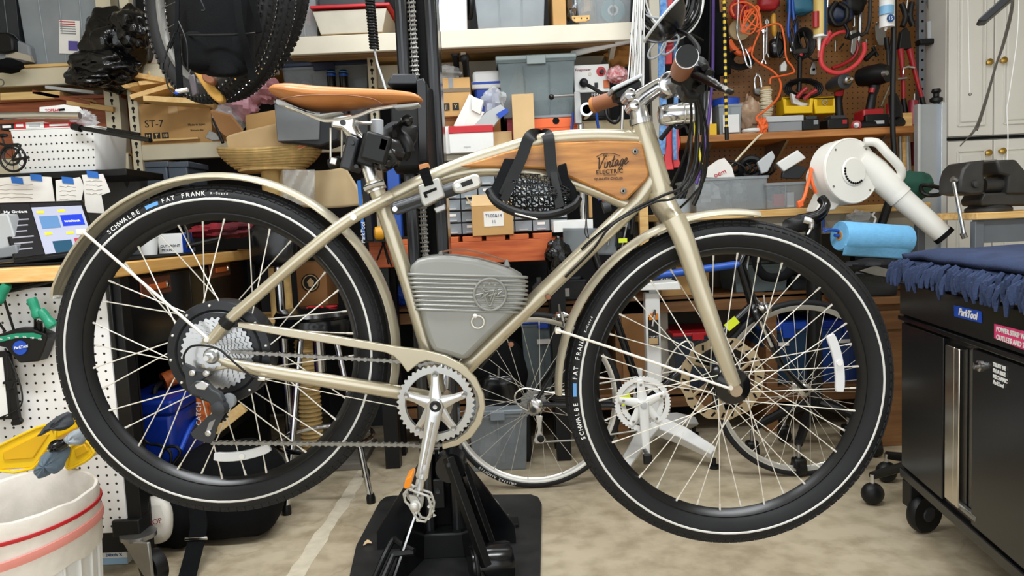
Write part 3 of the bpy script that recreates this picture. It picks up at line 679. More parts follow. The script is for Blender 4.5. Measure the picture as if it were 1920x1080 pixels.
# ---- stem, bar and controls
st=part('stem',MB().tube([B(1200,222),B(1192,185)],[0.0195,0.0175],20),silver,bike)
part('stem_body',MB().tube([B(1190,196),B(1205,182),B(1230,165),B(1255,157)],[0.021,0.019,0.0165,0.02],18),chrome,st)
part('stem_clamp',MB().lathe([(0.019,-0.026),(0.0235,-0.023),(0.0235,0.023),(0.019,0.026)],B(1253,160),AXY,24),chrome,st)
part('stem_clamp_bolts',MB().lathe([(0.009,-0.03),(0.012,-0.028),(0.012,0.028),(0.009,0.03)],B(1178,182),AXY,16).lathe([(0.008,-0.03),(0.011,-0.028),(0.011,0.028),(0.008,0.03)],B(1186,201),AXY,16),chrome,st)
part('stem_bolt',MB().lathe([(0.0001,-0.004),(0.005,-0.004),(0.0055,0.002)],B(1178,182,-0.029),AXY,12),steel,st)
barp=[P(1288,106,1.22),P(1284,113,1.27),P(1270,138,1.37),P(1258,152,1.46),P(1253,160,1.52),P(1234,165,1.6),P(1200,172,1.7),P(1160,180,1.78),P(1118,192,1.82)]
hb=part('handlebar',MB().tube(spl(barp,6),0.0112,14),silver,bike)
part('grip',MB().tube([P(1287,109,1.2),P(1276,134,1.285)],[0.0178,0.0175],20),leather2,hb)
part('grip_ring',MB().tube([P(1288,106.5,1.196),P(1287.4,108.5,1.204)],0.0186,22),silver,hb)
part('grip_end_cap',MB().tube([P(1288.6,103.5,1.186),P(1288,106,1.197)],[0.0165,0.0178],22),black,hb)
part('grip',MB().tube([P(1114,197,1.82),P(1166,180,1.77)],0.0185,20),leather2,hb)
part('grip_end_ring',MB().tube([P(1112,197.5,1.823),P(1118,195.5,1.817)],0.0195,20),leather,hb)
part('grip_collar',MB().tube([P(1164,181,1.772),P(1182,177,1.75)],0.022,18),black,hb)
# brake lever clamp and levers (near side)
bl=part('brake_lever',MB().blob(P(1296,138,1.31),(0.034,0.028,0.028),4,0.35,1.6,20,14),black,hb)
part('lever_blade',MB().tube(spl([P(1302,140,1.28),P(1330,152,1.24),P(1350,164,1.2),P(1372,174,1.17)],5),[0.008]*8+[0.0065]*4+[0.005]*4,10,flat=(0.6,1)),blackg,bl)
part('lever_tip',MB().tube([P(1352,165,1.2),P(1366,172,1.18)],0.0058,10),steel,bl)
for(x,y,r)in((1313,122,0.006),(1320,132,0.006),(1312,146,0.007),(1324,143,0.005),(1305,163,0.008)):
 part('adjuster',MB().tube([P(x,y,1.29),P(x+9,y+5,1.27)],r,10),black,bl)
part('display_unit',MB().prism([P(x,y,1.36)for x,y in((1258,138),(1276,122),(1290,140),(1300,158),(1290,176),(1276,172))],(0,0.06,0)),blackg,hb,bev=0.005)
part('control_block',MB().prism([P(x,y,1.3)for x,y in((1275,150),(1310,142),(1322,170),(1312,188),(1288,184))],(0,0.05,0)),black,hb,bev=0.006)
part('far_phone_mount',MB().prism([P(x,y,1.68)for x,y in((1146,164),(1203,137),(1205,143),(1150,171))],(0,0.08,0)),ltgrey,hb,bev=0.002)
part('far_mount_body',MB().prism([P(x,y,1.69)for x,y in((1152,172),(1200,148),(1205,160),(1172,184),(1156,186))],(0,0.06,0)),black,hb,bev=0.004)
# second lever pointing back from the far side, mirror
mr=part('mirror',MB().lathe([(0.0001,-0.034),(0.02,-0.031),(0.038,-0.018),(0.05,0.0),(0.0495,0.003),(0.0001,0.003)],P(1246,38,1.4),V((-0.72,0.06,0.69)),28),blackg,hb)
part('mirror_rim',MB().torus(P(1246,38,1.4)+V((-0.72,0.06,0.69)).normalized()*0.003,0.05,0.003,axis=V((-0.72,0.06,0.69)),n=32,k=6),ltgrey,mr)
part('mirror_arm',MB().tube(spl([P(1264,56,1.4),P(1290,66,1.36),P(1310,92,1.32),P(1302,112,1.29)],5),0.004,8),black,mr)
# cable loops and hydraulic hose
cbl=part('cable_bundle',MB().tube(spl([P(1300,175,1.34),P(1306,210,1.4),P(1305,260,1.45),P(1300,310,1.46),P(1278,350,1.46),P(1240,368,1.468),P(1190,392,1.475),P(1130,432,1.49),P(1090,468,1.495)],6),0.0028,8),black,hb)
for pts in([(1306,180,1.34),(1316,230,1.4),(1318,290,1.44),(1300,340,1.46),(1262,372,1.462),(1225,380,1.468),(1150,420,1.48),(1110,470,1.49),(1060,520,1.5)],[(1294,180,1.34),(1296,230,1.4),(1284,290,1.47),(1262,340,1.5),(1250,362,1.52)],[(1312,182,1.36),(1326,250,1.42),(1322,330,1.48),(1300,365,1.5),(1275,390,1.56)]):
 part('cable',MB().tube(spl([P(*p)for p in pts],6),0.0025,8),black,cbl)
part('cable_end',MB().tube([P(1166,410,1.487),P(1178,403,1.483)],0.005,8),spokem,cbl)
for x,y in((1316,240),(1300,300)):
 pass
part('cable_tie_loop',MB().tube(spl([B(1100,398,-0.025),B(1098,420,-0.025),B(1097,438,-0.022),B(1104,447,-0.02),B(1101,430,-0.026),B(1099,400,-0.026)],4),0.001,6),black,fr)
for x,y in((1022,551),(952,640)):
 part('cable_guide_bolt',MB().lathe([(0.0001,-0.003),(0.005,-0.002),(0.006,0.003)],B(x+6,y+6,-0.02),AXY,12),leather2,fr)
part('lower_cable',MB().tube([B(1090,470,-0.005),B(1010,560,0),B(900,690,0.0)],0.0025,8),black,fr)
# headlight
hl=part('headlight',MB().lathe([(0.012,-0.036),(0.0195,-0.033),(0.021,-0.024),(0.021,0.012),(0.0205,0.014),(0.0205,0.03),(0.013,0.036)],P(1268,214,1.5),V((1,0.1,0.05)),28),chrome,bike)
part('headlight_lens',MB().lathe([(0.0001,0.008),(0.012,0.005),(0.019,0)],P(1268,214,1.5)+V((0.034,0.003,0.002)),V((1,0.1,0.05)),24),reflw,hl)
part('headlight_ring',MB().torus(P(1268,214,1.5)+V((0.012,0.001,0.0005)),0.0212,0.0016,axis=V((1,0.1,0.05)),n=32,k=6),silver,hl)
part('headlight_bracket',MB().tube(spl([P(1262,234,1.5),P(1270,240,1.5),P(1284,236,1.5),P(1290,250,1.5)],4),0.003,8).tube([P(1262,232,1.51),P(1238,262,1.52)],0.005,8),black,hl)
# brake caliper behind the far fork blade
part('brake_caliper',MB().blob(P(1318,665,YB+0.06),(0.022,0.016,0.03),3,0.3,1.6,16,10),black,fk)
# ---- folding lock strapped to the top tube
lk=thing('folding_lock','dark grey folding bike lock strapped under the top tube','lock',B(820,370,-0.05))
part('link_bar',MB().tube([B(741,391,-0.05),B(900,337,-0.05)],[0.0135,0.0135],12,flat=(1.25,1)),dkgrey,lk)
part('link_end',MB().prism([B(x,y,-0.064)for x,y in((731,388),(736,380),(800,360),(806,382),(746,403),(735,401))],(0,0.012,0)),dkgrey,lk,bev=0.003)
part('rivet',MB().lathe([(0.0001,-0.004),(0.005,-0.004),(0.0065,0.002)],B(741,392,-0.063),AXY,16),silver,lk)
part('lock_head',MB().prism([B(x,y,-0.07)for x,y in((846,347),(852,339),(888,326),(897,327),(904,342),(900,351),(866,362),(852,362))],(0,0.03,0)),mat('satin_nickel','#B7B4AC',0.35,0.6),lk,bev=0.004)
part('lock_button',MB().prism([B(x,y,-0.073)for x,y in((863,343),(884,335),(887,344),(867,351))],(0,0.004,0)),black,lk,bev=0.001)
part('lock_keyhole',MB().lathe([(0.0001,-0.003),(0.0045,-0.003),(0.005,0.001)],B(858,348,-0.071),AXY,12),silver,lk)
part('mount_bracket',MB().prism([B(x,y,-0.072)for x,y in((783,348),(822,332),(835,368),(796,388),(790,380))],(0,0.045,0)),mat('bracket_grey','#A9A8A2',0.4,0.5),lk,bev=0.003)
part('bracket_slot',MB().prism([B(x,y,-0.0735)for x,y in((793,361),(818,351),(819,356),(800,364),(802,370),(797,371))],(0,0.003,0)),blackm,lk)
part('strap',MB().prism([B(x,y,-0.0755)for x,y in((784,319),(803,313),(813,345),(796,350))],(0,0.006,0)),fabric,lk,bev=0.001)
part('strap_tab',MB().prism([B(x,y,-0.072)for x,y in((785,309),(802,305),(805,314),(787,320))],(0,0.02,0)),leather,lk,bev=0.001)
part('bracket_clip',MB().prism([B(x,y,-0.068)for x,y in((812,390),(834,382),(836,393),(818,400))],(0,0.02,0)),steel,lk,bev=0.002)
# ---- black mesh pouch hanging over the top tube
po=thing('mesh_pouch','black mesh sling pouch hung over the teak panel by two straps','pouch',B(1000,395,-0.05))
def ribbon(nm,cl,wpx,dy0,mt,th=0.003):
 q=spl([B(x,y,d)for x,y,d in cl],5);rings=[]
 for i,p in enumerate(q):
  t=(q[min(i+1,len(q)-1)]-q[max(i-1,0)]).normalized();s_=t.cross(AXY).normalized()*(wpx*S(YB)/2)
  if s_.length<1e-6:s_=V((wpx*S(YB)/2,0,0))
  nn=t.cross(s_).normalized()*th
  rings.append([p-s_,p+s_,p+s_+nn,p-s_+nn])
 return part(nm,MB().loft(rings),mt,po)
strapm=mat('black_leather_strap','#101113',0.45,0,0.15,30,spec=0.3)
ribbon('strap',[(1012,256,0.02),(1006,252,-0.005),(992,258,-0.03),(978,295,-0.036),(962,330,-0.046),(945,368,-0.062)],21,0,strapm)
ribbon('strap',[(1018,256,0.02),(1024,252,-0.005),(1029,262,-0.03),(1033,310,-0.036),(1042,345,-0.05),(1050,390,-0.062)],21,0,strapm)
def quad(nm,pts,mt,th=0.004,bev=0.0):return part(nm,MB().prism([B(x,y,d)for x,y,d in pts],(0,th,0)),mt,po,bev=bev)
rim_path=[(917,358,-0.05),(930,378,-0.07),(955,393,-0.085),(985,402,-0.09),(1020,404,-0.09),(1050,398,-0.08),(1075,386,-0.06),(1084,372,-0.045)]
part('rim_binding',MB().tube(spl([B(*p)for p in rim_path],5),0.0085,10),strapm,po)
part('rim_reflective_bar',MB().tube([B(965,400,-0.1),B(1008,411,-0.1)],0.0016,6),spokew,po)
quad('side_panel',[(946,297,-0.03),(968,298,-0.036),(962,340,-0.05),(942,378,-0.07),(918,356,-0.055),(930,335,-0.04)],fabric,bev=0.001)
quad('strap_tail',[(952,340,-0.066),(968,345,-0.066),(950,382,-0.078),(938,372,-0.078)],strapm)
quad('strap_tail',[(1031,322,-0.052),(1044,322,-0.052),(1058,386,-0.085),(1042,392,-0.085)],strapm)
def pouchpt(u,v):
 x=950+118*u;yt=330-10*math.sin(PI*u)+14*u;yb=378+22*math.sin(PI*(0.12+0.76*u));y=yt+(yb-yt)*v
 return B(x,y,-0.035-0.05*math.sin(PI*min(v*0.75+0.05,1))*(0.5+0.5*math.sin(PI*u)))
mb=MB();rnd=random.Random(3)
NU,NV=22,14
gp=[[pouchpt(min(max((i+rnd.uniform(-.35,.35))/NU,0),1),min(max((j+rnd.uniform(-.35,.35))/NV,0),1))for j in range(NV+1)]for i in range(NU+1)]
for i in range(NU+1):
 for j in range(NV+1):
  if i<NU and(i+j)%3:mb.tube([gp[i][j],gp[i+1][j]],0.0013,4)
  if j<NV and(i+2*j)%4:mb.tube([gp[i][j],gp[i][j+1]],0.0013,4)
  if i<NU and j<NV and(i*7+j*3)%5<2:mb.tube([gp[i][j],gp[i+1][j+1]],0.0011,4)
part('net',mb,black,po)['kind']='stuff'
quad('side_gusset',[(1046,310,-0.045),(1062,305,-0.045),(1066,332,-0.05),(1080,352,-0.055),(1085,376,-0.055),(1068,380,-0.06),(1052,350,-0.055)],fabric,0.012,0.003)
# ================================================================ repair stand
sb=thing('repair_stand','black motorised bicycle repair stand with chain column on a floor plate','repair stand',V((P(832,1000,2.2).x,2.2,0)))
def fbox(c,size,**k):return MB().box(c,size,**k)
corn=[G(640,1160),G(668,1030)]+[G(712,946),G(722,938),G(738,935)]+[G(996,933),G(1010,938),G(1016,950)]+[G(1012,1160)]
part('floor_plate',MB().prism([V((p.x,p.y,0.0))for p in corn],(0,0,0.014)),mat('scuffed_black_plate','#1A1A1B',0.5,0.1,0,14,hex2='#2A2A2A'),sb,bev=0.004)
PX=P(832,1000,2.15).x;YP=2.16
for sg in(-1,1):
 part('column_rail',fbox((PX+sg*0.042,YP+0.045,1.14),(0.036,0.1,2.25)),blackg,sb,bev=0.006,seg=3)
 part('column_groove',MB().box((PX+sg*0.042,YP-0.004,1.14),(0.006,0.006,2.25)),dkgrey,sb)
part('column_web',fbox((PX,YP+0.06,1.14),(0.06,0.05,2.25)),blackm,sb)
cl=MB()
for sg in(-1,1):
 cl.lathe([(0.0001,-0.0012),(0.006,-0.0012),(0.006,0.0012),(0.0001,0.0012)],(sg*0.007,0,0),V((1,0,0)),8);cl.lathe([(0.0001,-0.0012),(0.006,-0.0012),(0.006,0.0012),(0.0001,0.0012)],(sg*0.007,0,0.0127),V((1,0,0)),8);cl.box((sg*0.007,0,0.0063),(0.0022,0.008,0.0127))
cl.lathe([(0.0035,-0.012),(0.0035,0.012)],(0,0,0),V((1,0,0)),8)
clm=mesh(cl,'column_chain_link',chain_m)
lc=part('column_chain',fbox((PX-0.012,YP+0.03,1.13),(0.006,0.003,1.9)),steel,sb)
for i in range(0,140):
 z=0.32+i*0.0127
 q=Matrix.Scale(0.85 if i%2 else 1.0,4,V((1,0,0)));q.translation=V((PX-0.012,YP+0.022,z));dupmesh(clm,'column_chain_link',q,lc)
part('chain_anchor',fbox((PX-0.012,YP+0.01,0.2),(0.04,0.02,0.09)),black,sb,bev=0.003)
part('anchor_bolt',MB().lathe([(0.0001,-0.003),(0.004,-0.003),(0.008,-0.004),(0.009,0.002)],(PX-0.012,YP,0.21),AXY,12),dkgrey,sb)
part('anchor_rod',MB().tube([(PX-0.012,YP+0.02,0.24),(PX-0.012,YP+0.02,0.33)],0.006,8),black,sb)
# carriage on the column
cz0,cz1=Z(770,318,2.0),Z(770,148,2.0)
cx=P(766,230,2.02).x
part('carriage',MB().loft([[V((cx+x,2.16+y,z))for x,y in((-0.062,0),(-0.05,-d),(0.045,-d),(0.06,0))]for z,d in((cz0,0.10),(cz0+0.01,0.12),(cz1-0.05,0.12),(cz1,0.05))]),black,sb,bev=0.006)
part('carriage_cap',MB().prism([P(x,y,2.04)for x,y in((725,158),(735,138),(780,138),(786,158))],(0,0.08,0)),dkgrey,sb,bev=0.004)
part('carriage_side_plate',MB().prism([P(x,y,2.03)for x,y in((780,150),(794,145),(800,160),(802,300),(785,305))],(0,0.12,0)),blackg,sb,bev=0.003)
part('red_strip',fbox(P(801,250,2.1),(0.006,0.012,0.08)),red,sb)
arm_a=P(748,262,2.04);arm_b=P(706,276,1.6)
part('clamp_arm',MB().tube([arm_a,arm_b],0.027,18),black,sb)
part('arm_flange',MB().lathe([(0.02,-0.03),(0.046,-0.028),(0.046,0.0)],P(747,262,2.03),AXY,24),dkgrey,sb)
# clamp jaws round the seat post
Rj=Matrix.Rotation(math.radians(18),3,'Y')
jaw=part('clamp_jaw',MB().box(P(699,286,1.54),(0.036,0.11,0.062),Rj),black,sb,bev=0.004)
part('clamp_jaw',MB().box(P(664,291,1.53),(0.024,0.1,0.066),Rj),dkgrey,sb,bev=0.004)
part('jaw_spacer',MB().box(P(677,288,1.545),(0.012,0.1,0.058),Rj),blackm,sb,bev=0.002)
part('jaw_cover',MB().box(P(706,278,1.465),(0.05,0.03,0.056),Rj),black,sb,bev=0.005)
for x,y in((661,268),(668,312),(702,257),(720,305)):
 part('jaw_bolt',MB().lathe([(0.0001,-0.003),(0.004,-0.003),(0.0045,0.003)],P(x,y,1.475),AXY,10),dkgrey,sb)
part('clamp_screw',MB().tube([P(630,304,1.52),P(660,293,1.53)],0.006,10),black,sb)
part('screw_knob',MB().lathe([(0.006,-0.014),(0.0105,-0.012),(0.0105,0.012),(0.006,0.014)],P(628,305,1.52),V((1,0,0.3)),16),black,sb)
part('screw_knob_cap',MB().box(P(626,302,1.5),(0.014,0.01,0.014),Rj),silver,sb,bev=0.002)
for x in(620,641):part('hanging_pin',MB().tube([P(x,240,1.54),P(x,302,1.54)],0.0022,8),spokem,sb)
part('adjust_cylinder',MB().lathe([(0.012,-0.02),(0.0135,-0.018),(0.0135,0.018),(0.012,0.02)],P(707,242,1.6),V((0.05,0,1)),18),ltgrey,sb)
part('cylinder_rod',MB().tube([P(672,231,1.58),P(708,231,1.6)],0.004,10),spokem,sb)
part('cam_body',MB().blob(P(752,262,1.58),(0.032,0.04,0.042),2,0.3,1.5,20,12),black,sb)
part('cam_body',MB().blob(P(728,290,1.5),(0.03,0.03,0.03),6,0.3,1.5,18,12),blackg,sb)
part('cam_link',MB().tube(spl([P(744,240,1.56),P(748,250,1.55),P(760,268,1.54),P(764,285,1.54)],4),[0.012]*6+[0.015]*7,12),black,sb)
part('cam_lever',MB().tube([P(742,240,1.56),P(757,228,1.54)],0.006,10),black,sb)
part('lever_ball',MB().sphere(P(764,226,1.53),0.0125,16,10),blackg,sb)
part('blue_band',MB().box(P(719,271,1.452),(0.012,0.004,0.02),Rj),blue,sb)
# lower column: gussets, bolts, drive arm
for sg in(-1,1):
 part('gusset',MB().prism([V((PX+sg*0.06,YP+0.05,0.014)),V((PX+sg*0.06,YP+0.05,0.3)),V((PX+sg*0.1,YP+0.05,0.24)),V((PX+sg*0.215,YP+0.05,0.07)),V((PX+sg*0.215,YP+0.05,0.014))],(0,0.012,0)),blackg,sb,bev=0.002)
 part('gusset',MB().prism([V((PX+sg*0.05,YP+0.0,0.014)),V((PX+sg*0.05,YP+0.0,0.25)),V((PX+sg*0.055,YP-0.06,0.2)),V((PX+sg*0.13,YP-0.24,0.014))],(sg*0.01,0,0)),blackg,sb,bev=0.002)
 bx_=V((PX+sg*0.19,YP+0.2,0.014));part('anchor_foot',MB().box((bx_.x,bx_.y,0.02),(0.07,0.06,0.012)),black,sb,bev=0.002)
 part('anchor_bolt',MB().lathe([(0.014,0),(0.014,0.006),(0.009,0.006),(0.009,0.016),(0.005,0.018),(0.005,0.032),(0.0001,0.033)],bx_,(0,0,1),12),steel,sb)
part('column_shoe',fbox((PX,YP+0.045,0.05),(0.17,0.15,0.08)),black,sb,bev=0.006)
part('gas_strut',MB().tube([P(840,858,2.02),P(912,1062,1.95)],0.017,4),black,sb,bev=0.002)
part('gas_strut',MB().tube([P(868,870,2.08),P(928,1040,2.04)],0.014,4),blackg,sb,bev=0.002)
part('strut_cup',MB().lathe([(0.03,-0.03),(0.043,-0.03),(0.043,0.04),(0.03,0.04),(0.03,-0.028)],P(846,872,2.09),AXY,28),blackg,sb)
part('strut_bolt',MB().lathe([(0.0001,-0.004),(0.005,-0.004),(0.006,0.002)],P(841,872,2.0),AXY,12),dkgrey,sb)
part('motor_drum',MB().lathe([(0.02,-0.06),(0.052,-0.058),(0.056,-0.05),(0.056,0.05),(0.05,0.06)],P(920,1068,2.02)+V((0,0,0.02)),V((1,0.25,0)),28),blackg,sb)
part('motor_drum_ring',MB().torus(P(890,1062,1.98),0.05,0.006,axis=V((1,0.25,0)),n=28,k=8),black,sb)
part('pedal_frame',MB().tube(spl([P(700,1090,1.98),P(722,1040,2.02),P(738,1012,2.06),P(748,1018,2.04),P(776,1034,2.0)],3),0.009,8),black,sb)
part('pedal_frame',MB().tube([P(738,1040,2.0),P(716,1090,1.95)],0.009,8).tube([P(738,1040,2.0),P(776,1036,2.0)],0.009,8),black,sb)
# ================================================================ black road bicycle behind
YR=2.72
def Q(x,y,dy=0):return P(x,y,YR+dy)
C2R,C2F=Q(1000,747),Q(1503,729)
for c in(C2R,C2F):c.z=0.336
rb=thing('road_bicycle','black drop-bar road bicycle with silver rims parked behind the repair stand','bicycle',V((Q(1240,900).x,YR,0)))
rims=mat('silver_rim','#D6D4CC',0.3,0.6)
rw2=wheel(rb,'rear_wheel',C2R,0.335,0.012,0.296,0.009,0.028,0.028,28,1.0,rims,rubber,spokem,None,0.0011)
fw2=wheel(rb,'front_wheel',C2F,0.335,0.012,0.296,0.009,0.02,0.03,32,1.2,rims,rubber,spokem,None,0.0011)
part('hub',MB().lathe([(0.006,-0.06),(0.02,-0.035),(0.028,-0.03),(0.012,-0.02),(0.012,0.02),(0.028,0.03),(0.006,0.05)],C2R,AXY,20),silver,rw2)
part('hub',MB().lathe([(0.006,-0.05),(0.012,-0.04),(0.024,-0.032),(0.01,-0.02),(0.01,0.02),(0.024,0.032),(0.006,0.05)],C2F,AXY,20),silver,fw2)
for i,r in enumerate((0.045,0.04,0.035,0.03,0.025,0.021)):
 part('sprocket',cog(C2R,r,int(r*520),-0.036-i*0.004,MB(),r-0.012,0.002),steel,rw2)
mb=MB();arc_text('VITTORIA ZAFFIRO',C2R,0.323,math.radians(229),0.013,-0.0125,mb,-0.75)
part('sidewall_lettering',mb,inkw,rw2)
BBq=Q(1207,758)
fr2=part('frame',MB().tube([BBq,Q(1172,650),Q(1128,520)],0.015,14),blackg,rb)
def rsub(nm,mb,mt=blackg,p=None,**k):return part(nm,mb,mt,p or fr2,**k)
HT0,HT1=Q(1388,495),Q(1412,572)
rsub('down_tube',MB().tube([BBq,HT1],0.017,14));rsub('top_tube',MB().tube([Q(1136,530),HT0],0.014,14),bluepaint)
rsub('head_tube',MB().tube([HT0,HT1],0.018,14))
for sg in(-1,1):
 rsub('chain_stay',MB().tube([BBq+V((0,sg*0.02,0)),C2R+V((0,sg*0.06,0))],[0.012,0.008],10))
 rsub('seat_stay',MB().tube([Q(1136,540,sg*0.015),Q(1080,630,sg*0.03),C2R+V((0,sg*0.06,0))],[0.009,0.008,0.007],10))
 rsub('fork_blade',MB().tube(spl([HT1,Q(1418,592,sg*0.03),Q(1440,630,sg*0.04),Q(1470,690,sg*0.045),C2F+V((0,sg*0.05,0))],4),[0.016]*6+[0.013]*6+[0.009]*5,12))
rsub('fork_silver_panel',MB().tube([Q(1425,602,-0.058),Q(1448,650,-0.062)],0.006,8),chrome)  # silver part of the black fork
rsub('bottle_cage',MB().tube(spl([Q(1240,700,-0.03),Q(1262,660,-0.05),Q(1285,640,-0.05),Q(1300,650,-0.03),Q(1275,690,-0.03),Q(1240,700,-0.03)],4),0.003,6),spokem)
rsub('seat_post',MB().tube([Q(1136,540),Q(1112,470)],0.0135,12))
rsub('top_tube_sticker',MB().box(Q(1372,607,-0.03),(0.03,0.004,0.05),Matrix.Rotation(0.9,3,'Y')),lime)
# crankset with twin white chainrings
ckc=Q(1205,757,-0.05)
ck2=part('crankset',cog(ckc,0.1,52,0,MB(),0.083,0.003),white,rb)
part('inner_chainring',cog(ckc,0.078,39,0.008,MB(),0.062,0.003),white,ck2)
for i in range(5):
 a=math.radians(95+72*i);d=V((math.cos(a),0,math.sin(a)));part('spider_arm',MB().tube([ckc+d*0.01+V((0,-0.004,0)),ckc+d*0.09+V((0,-0.004,0))],[0.02,0.011],8,flat=(0.4,1)),white,ck2)
 part('chainring_bolt',MB().lathe([(0.0001,-0.003),(0.005,-0.002)],ckc+d*0.073+V((0,-0.009,0)),AXY,8),steel,ck2)
part('crank_arm',MB().tube([ckc+V((0,-0.016,0.01)),Q(1212,850,-0.07)],[0.02,0.013],12,flat=(0.5,1)),white,ck2)
part('crank_arm',MB().tube([ckc+V((0,0.1,0)),Q(1198,690,0.05)],[0.018,0.013],12,flat=(0.5,1)),white,ck2)
part('crank_cap',MB().lathe([(0.0001,-0.005),(0.011,-0.004),(0.013,0.003)],ckc+V((0,-0.026,0)),AXY,14),ltgrey,ck2)
part('chainring_sticker',MB().prism([ckc+V((x,-0.005,z))for x,z in((-0.085,0.03),(-0.05,0.045),(-0.04,0.015),(-0.075,-0.005))],(0,0.002,0)),lime,ck2)
pd2=part('pedal',MB().box(Q(1215,855,-0.13),(0.03,0.09,0.016),Matrix.Rotation(1.1,3,'Y')),steel,rb,bev=0.003)
part('pedal_cage',MB().box(Q(1214,861,-0.175),(0.03,0.02,0.035)),black,pd2,bev=0.004)
# chain and derailleur
part('chain',MB().tube([C2R+V((0.0,-0.048,0.03)),ckc+V((-0.02,0.004,0.1))],0.004,6),chain_m,rb)
part('chain_lower_run',MB().tube([Q(1014,829,-0.05),Q(1080,825,-0.05),ckc+V((-0.02,0.004,-0.1))],0.004,6),chain_m,rb)
d2=part('rear_derailleur',MB().blob(Q(1003,762,-0.07),(0.03,0.018,0.028),9,0.3,1.6,14,10),silver,rb)
part('derailleur_cage',MB().prism([Q(x,y,-0.065)for x,y in((1004,778),(1018,780),(1014,808),(1024,824),(1018,832),(1004,832),(1000,826),(1008,806))],(0,0.006,0)),silver,d2,bev=0.002)
part('jockey_wheel',MB().lathe([(0.005,-0.004),(0.013,-0.003),(0.013,0.003),(0.005,0.004)],Q(1014,823,-0.07),AXY,12),black,d2)
part('cable_loop',MB().tube(spl([Q(1000,775,-0.06),Q(972,760,-0.065),Q(966,740,-0.065),Q(985,728,-0.06),Q(1030,736,-0.05),Q(1090,745,-0.04)],5),0.003,6),spokem,d2)
# brakes
def caliper(p,nm):
 b_=part(nm,MB().blob(p,(0.03,0.02,0.018),5,0.4,1.8,14,10),chrome,rb)
 for sg in(-1,1):part('brake_arm',MB().tube([p+V((0,sg*0.02,0.015)),p+V((0.004,sg*0.034,-0.01)),p+V((0.008,sg*0.02,-0.03))],0.005,8),chrome,b_)
 part('barrel_adjuster',MB().tube([p+V((-0.005,-0.025,0.015)),p+V((-0.008,-0.025,0.05))],0.004,8),silver,b_)
caliper(Q(1052,594,-0.02),'rear_brake');caliper(Q(1432,577,-0.03),'front_brake')
# drop bar
YD=2.66
hb2=part('handlebar',MB().tube(spl([P(1400,478,2.8),P(1450,462,2.76),P(1480,440,2.68),P(1500,415,YD),P(1530,412,YD),P(1548,388,YD),P(1540,372,YD)],5),0.016,12),fabric,rb)
part('drop_bar',MB().tube(spl([P(1418,470,YD),P(1420,500,YD),P(1438,519,YD),P(1468,518,YD),P(1484,503,YD)],5),0.0165,12),fabric,hb2)
part('drop_bar',MB().tube(spl([P(1540,372,2.6),P(1548,385,2.58),P(1535,402,2.58),P(1502,410,2.6)],5),0.017,12),blackg,hb2)
part('brake_hood',MB().blob(P(1500,420,2.6),(0.055,0.022,0.03),8,0.3,1.5,18,12),black,hb2)
part('brake_lever',MB().tube(spl([P(1508,412,2.58),P(1520,416,2.57),P(1521,428,2.57),P(1514,440,2.57)],5),[0.012]*6+[0.009]*5+[0.004]*5,10,flat=(0.6,1)),silver,hb2)
part('stem',MB().tube([HT0,Q(1398,472),Q(1420,465)],0.016,12),blackg,hb2)
part('front_brake_cable',MB().tube(spl([P(1404,480,2.74),P(1400,520,2.74),P(1415,555,2.76),P(1430,572,2.78)],5),0.003,6),ltgrey,hb2)
# ================================================================ white lift leg, rolling stand, stool
wl_=thing('lift_leg','white steel telescopic column with splayed feet behind the road bike crank','stand',V((P(1228,800,3.0).x,3.0,0)))
part('column',bpx(1212,548,1240,735,3.0,0.055,zb=0.1),white,wl_,bev=0.006)
part('inner_column',bpx(1217,534,1235,550,3.01,0.04),steel,wl_)
part('head_plate',ppx([(1192,545),(1204,533),(1272,528),(1278,543)],2.96,0.12),white,wl_,bev=0.003)
part('sign_plate',bpx(1216,594,1235,648,2.996,0.004),ink,wl_)
textpx('TOP IT',1226,632,2.994,4,inkw,wl_)
part('warning_label',bpx(1217,588,1234,600,2.993,0.003),amber,wl_);part('warning_label',bpx(1217,634,1234,646,2.993,0.003),card2,wl_)
part('crank_handle',MB().tube([P(1227,582,2.98),P(1227,592,2.95),P(1223,612,2.94)],0.006,8),chrome,wl_)
for x1,y1,Y1 in((1338,836,2.85),(1166,842,2.72),(1300,765,3.3)):
 e=P(x1,y1,Y1);s_=V((P(1226,740,3.0).x,3.02,0.14));e.z=0.06
 part('foot',MB().tube([s_,(s_+e)/2+V((0,0,0.01)),e],[0.045,0.04,0.028],4),white,wl_,bev=0.004)
 part('levelling_pad',MB().lathe([(0.0001,0),(0.022,0),(0.022,0.012),(0.008,0.014),(0.008,0.04)],V((e.x,e.y,0.0)),(0,0,1),16),black,wl_)
rs=thing('rolling_stand','black tubular rolling stand on casters seen through the front wheel','stand',V((P(1525,800,3.1).x,3.1,0)))
part('pole',MB().tube([V((P(1526,545,3.0).x,3.0,0.95)),V((P(1526,545,3.0).x,3.0,0.2))],0.03,18),black,rs)
cxx=P(1526,545,3.0).x
def caster(parent,p,r=0.032,mt=black):
 c_=part('caster',MB().lathe([(0.012,-0.016),(r,-0.014),(r,0.014),(0.012,0.016)],V((p.x,p.y,r)),V((1,0.3,0)),20),mt,parent)
 part('caster_fork',MB().box(V((p.x,p.y,r+0.02)),(0.05,0.045,0.04)),black,c_,bev=0.01)
 part('caster_stem',MB().tube([V((p.x,p.y,r+0.03)),V((p.x,p.y,r+0.09))],0.008,8),steel,c_)
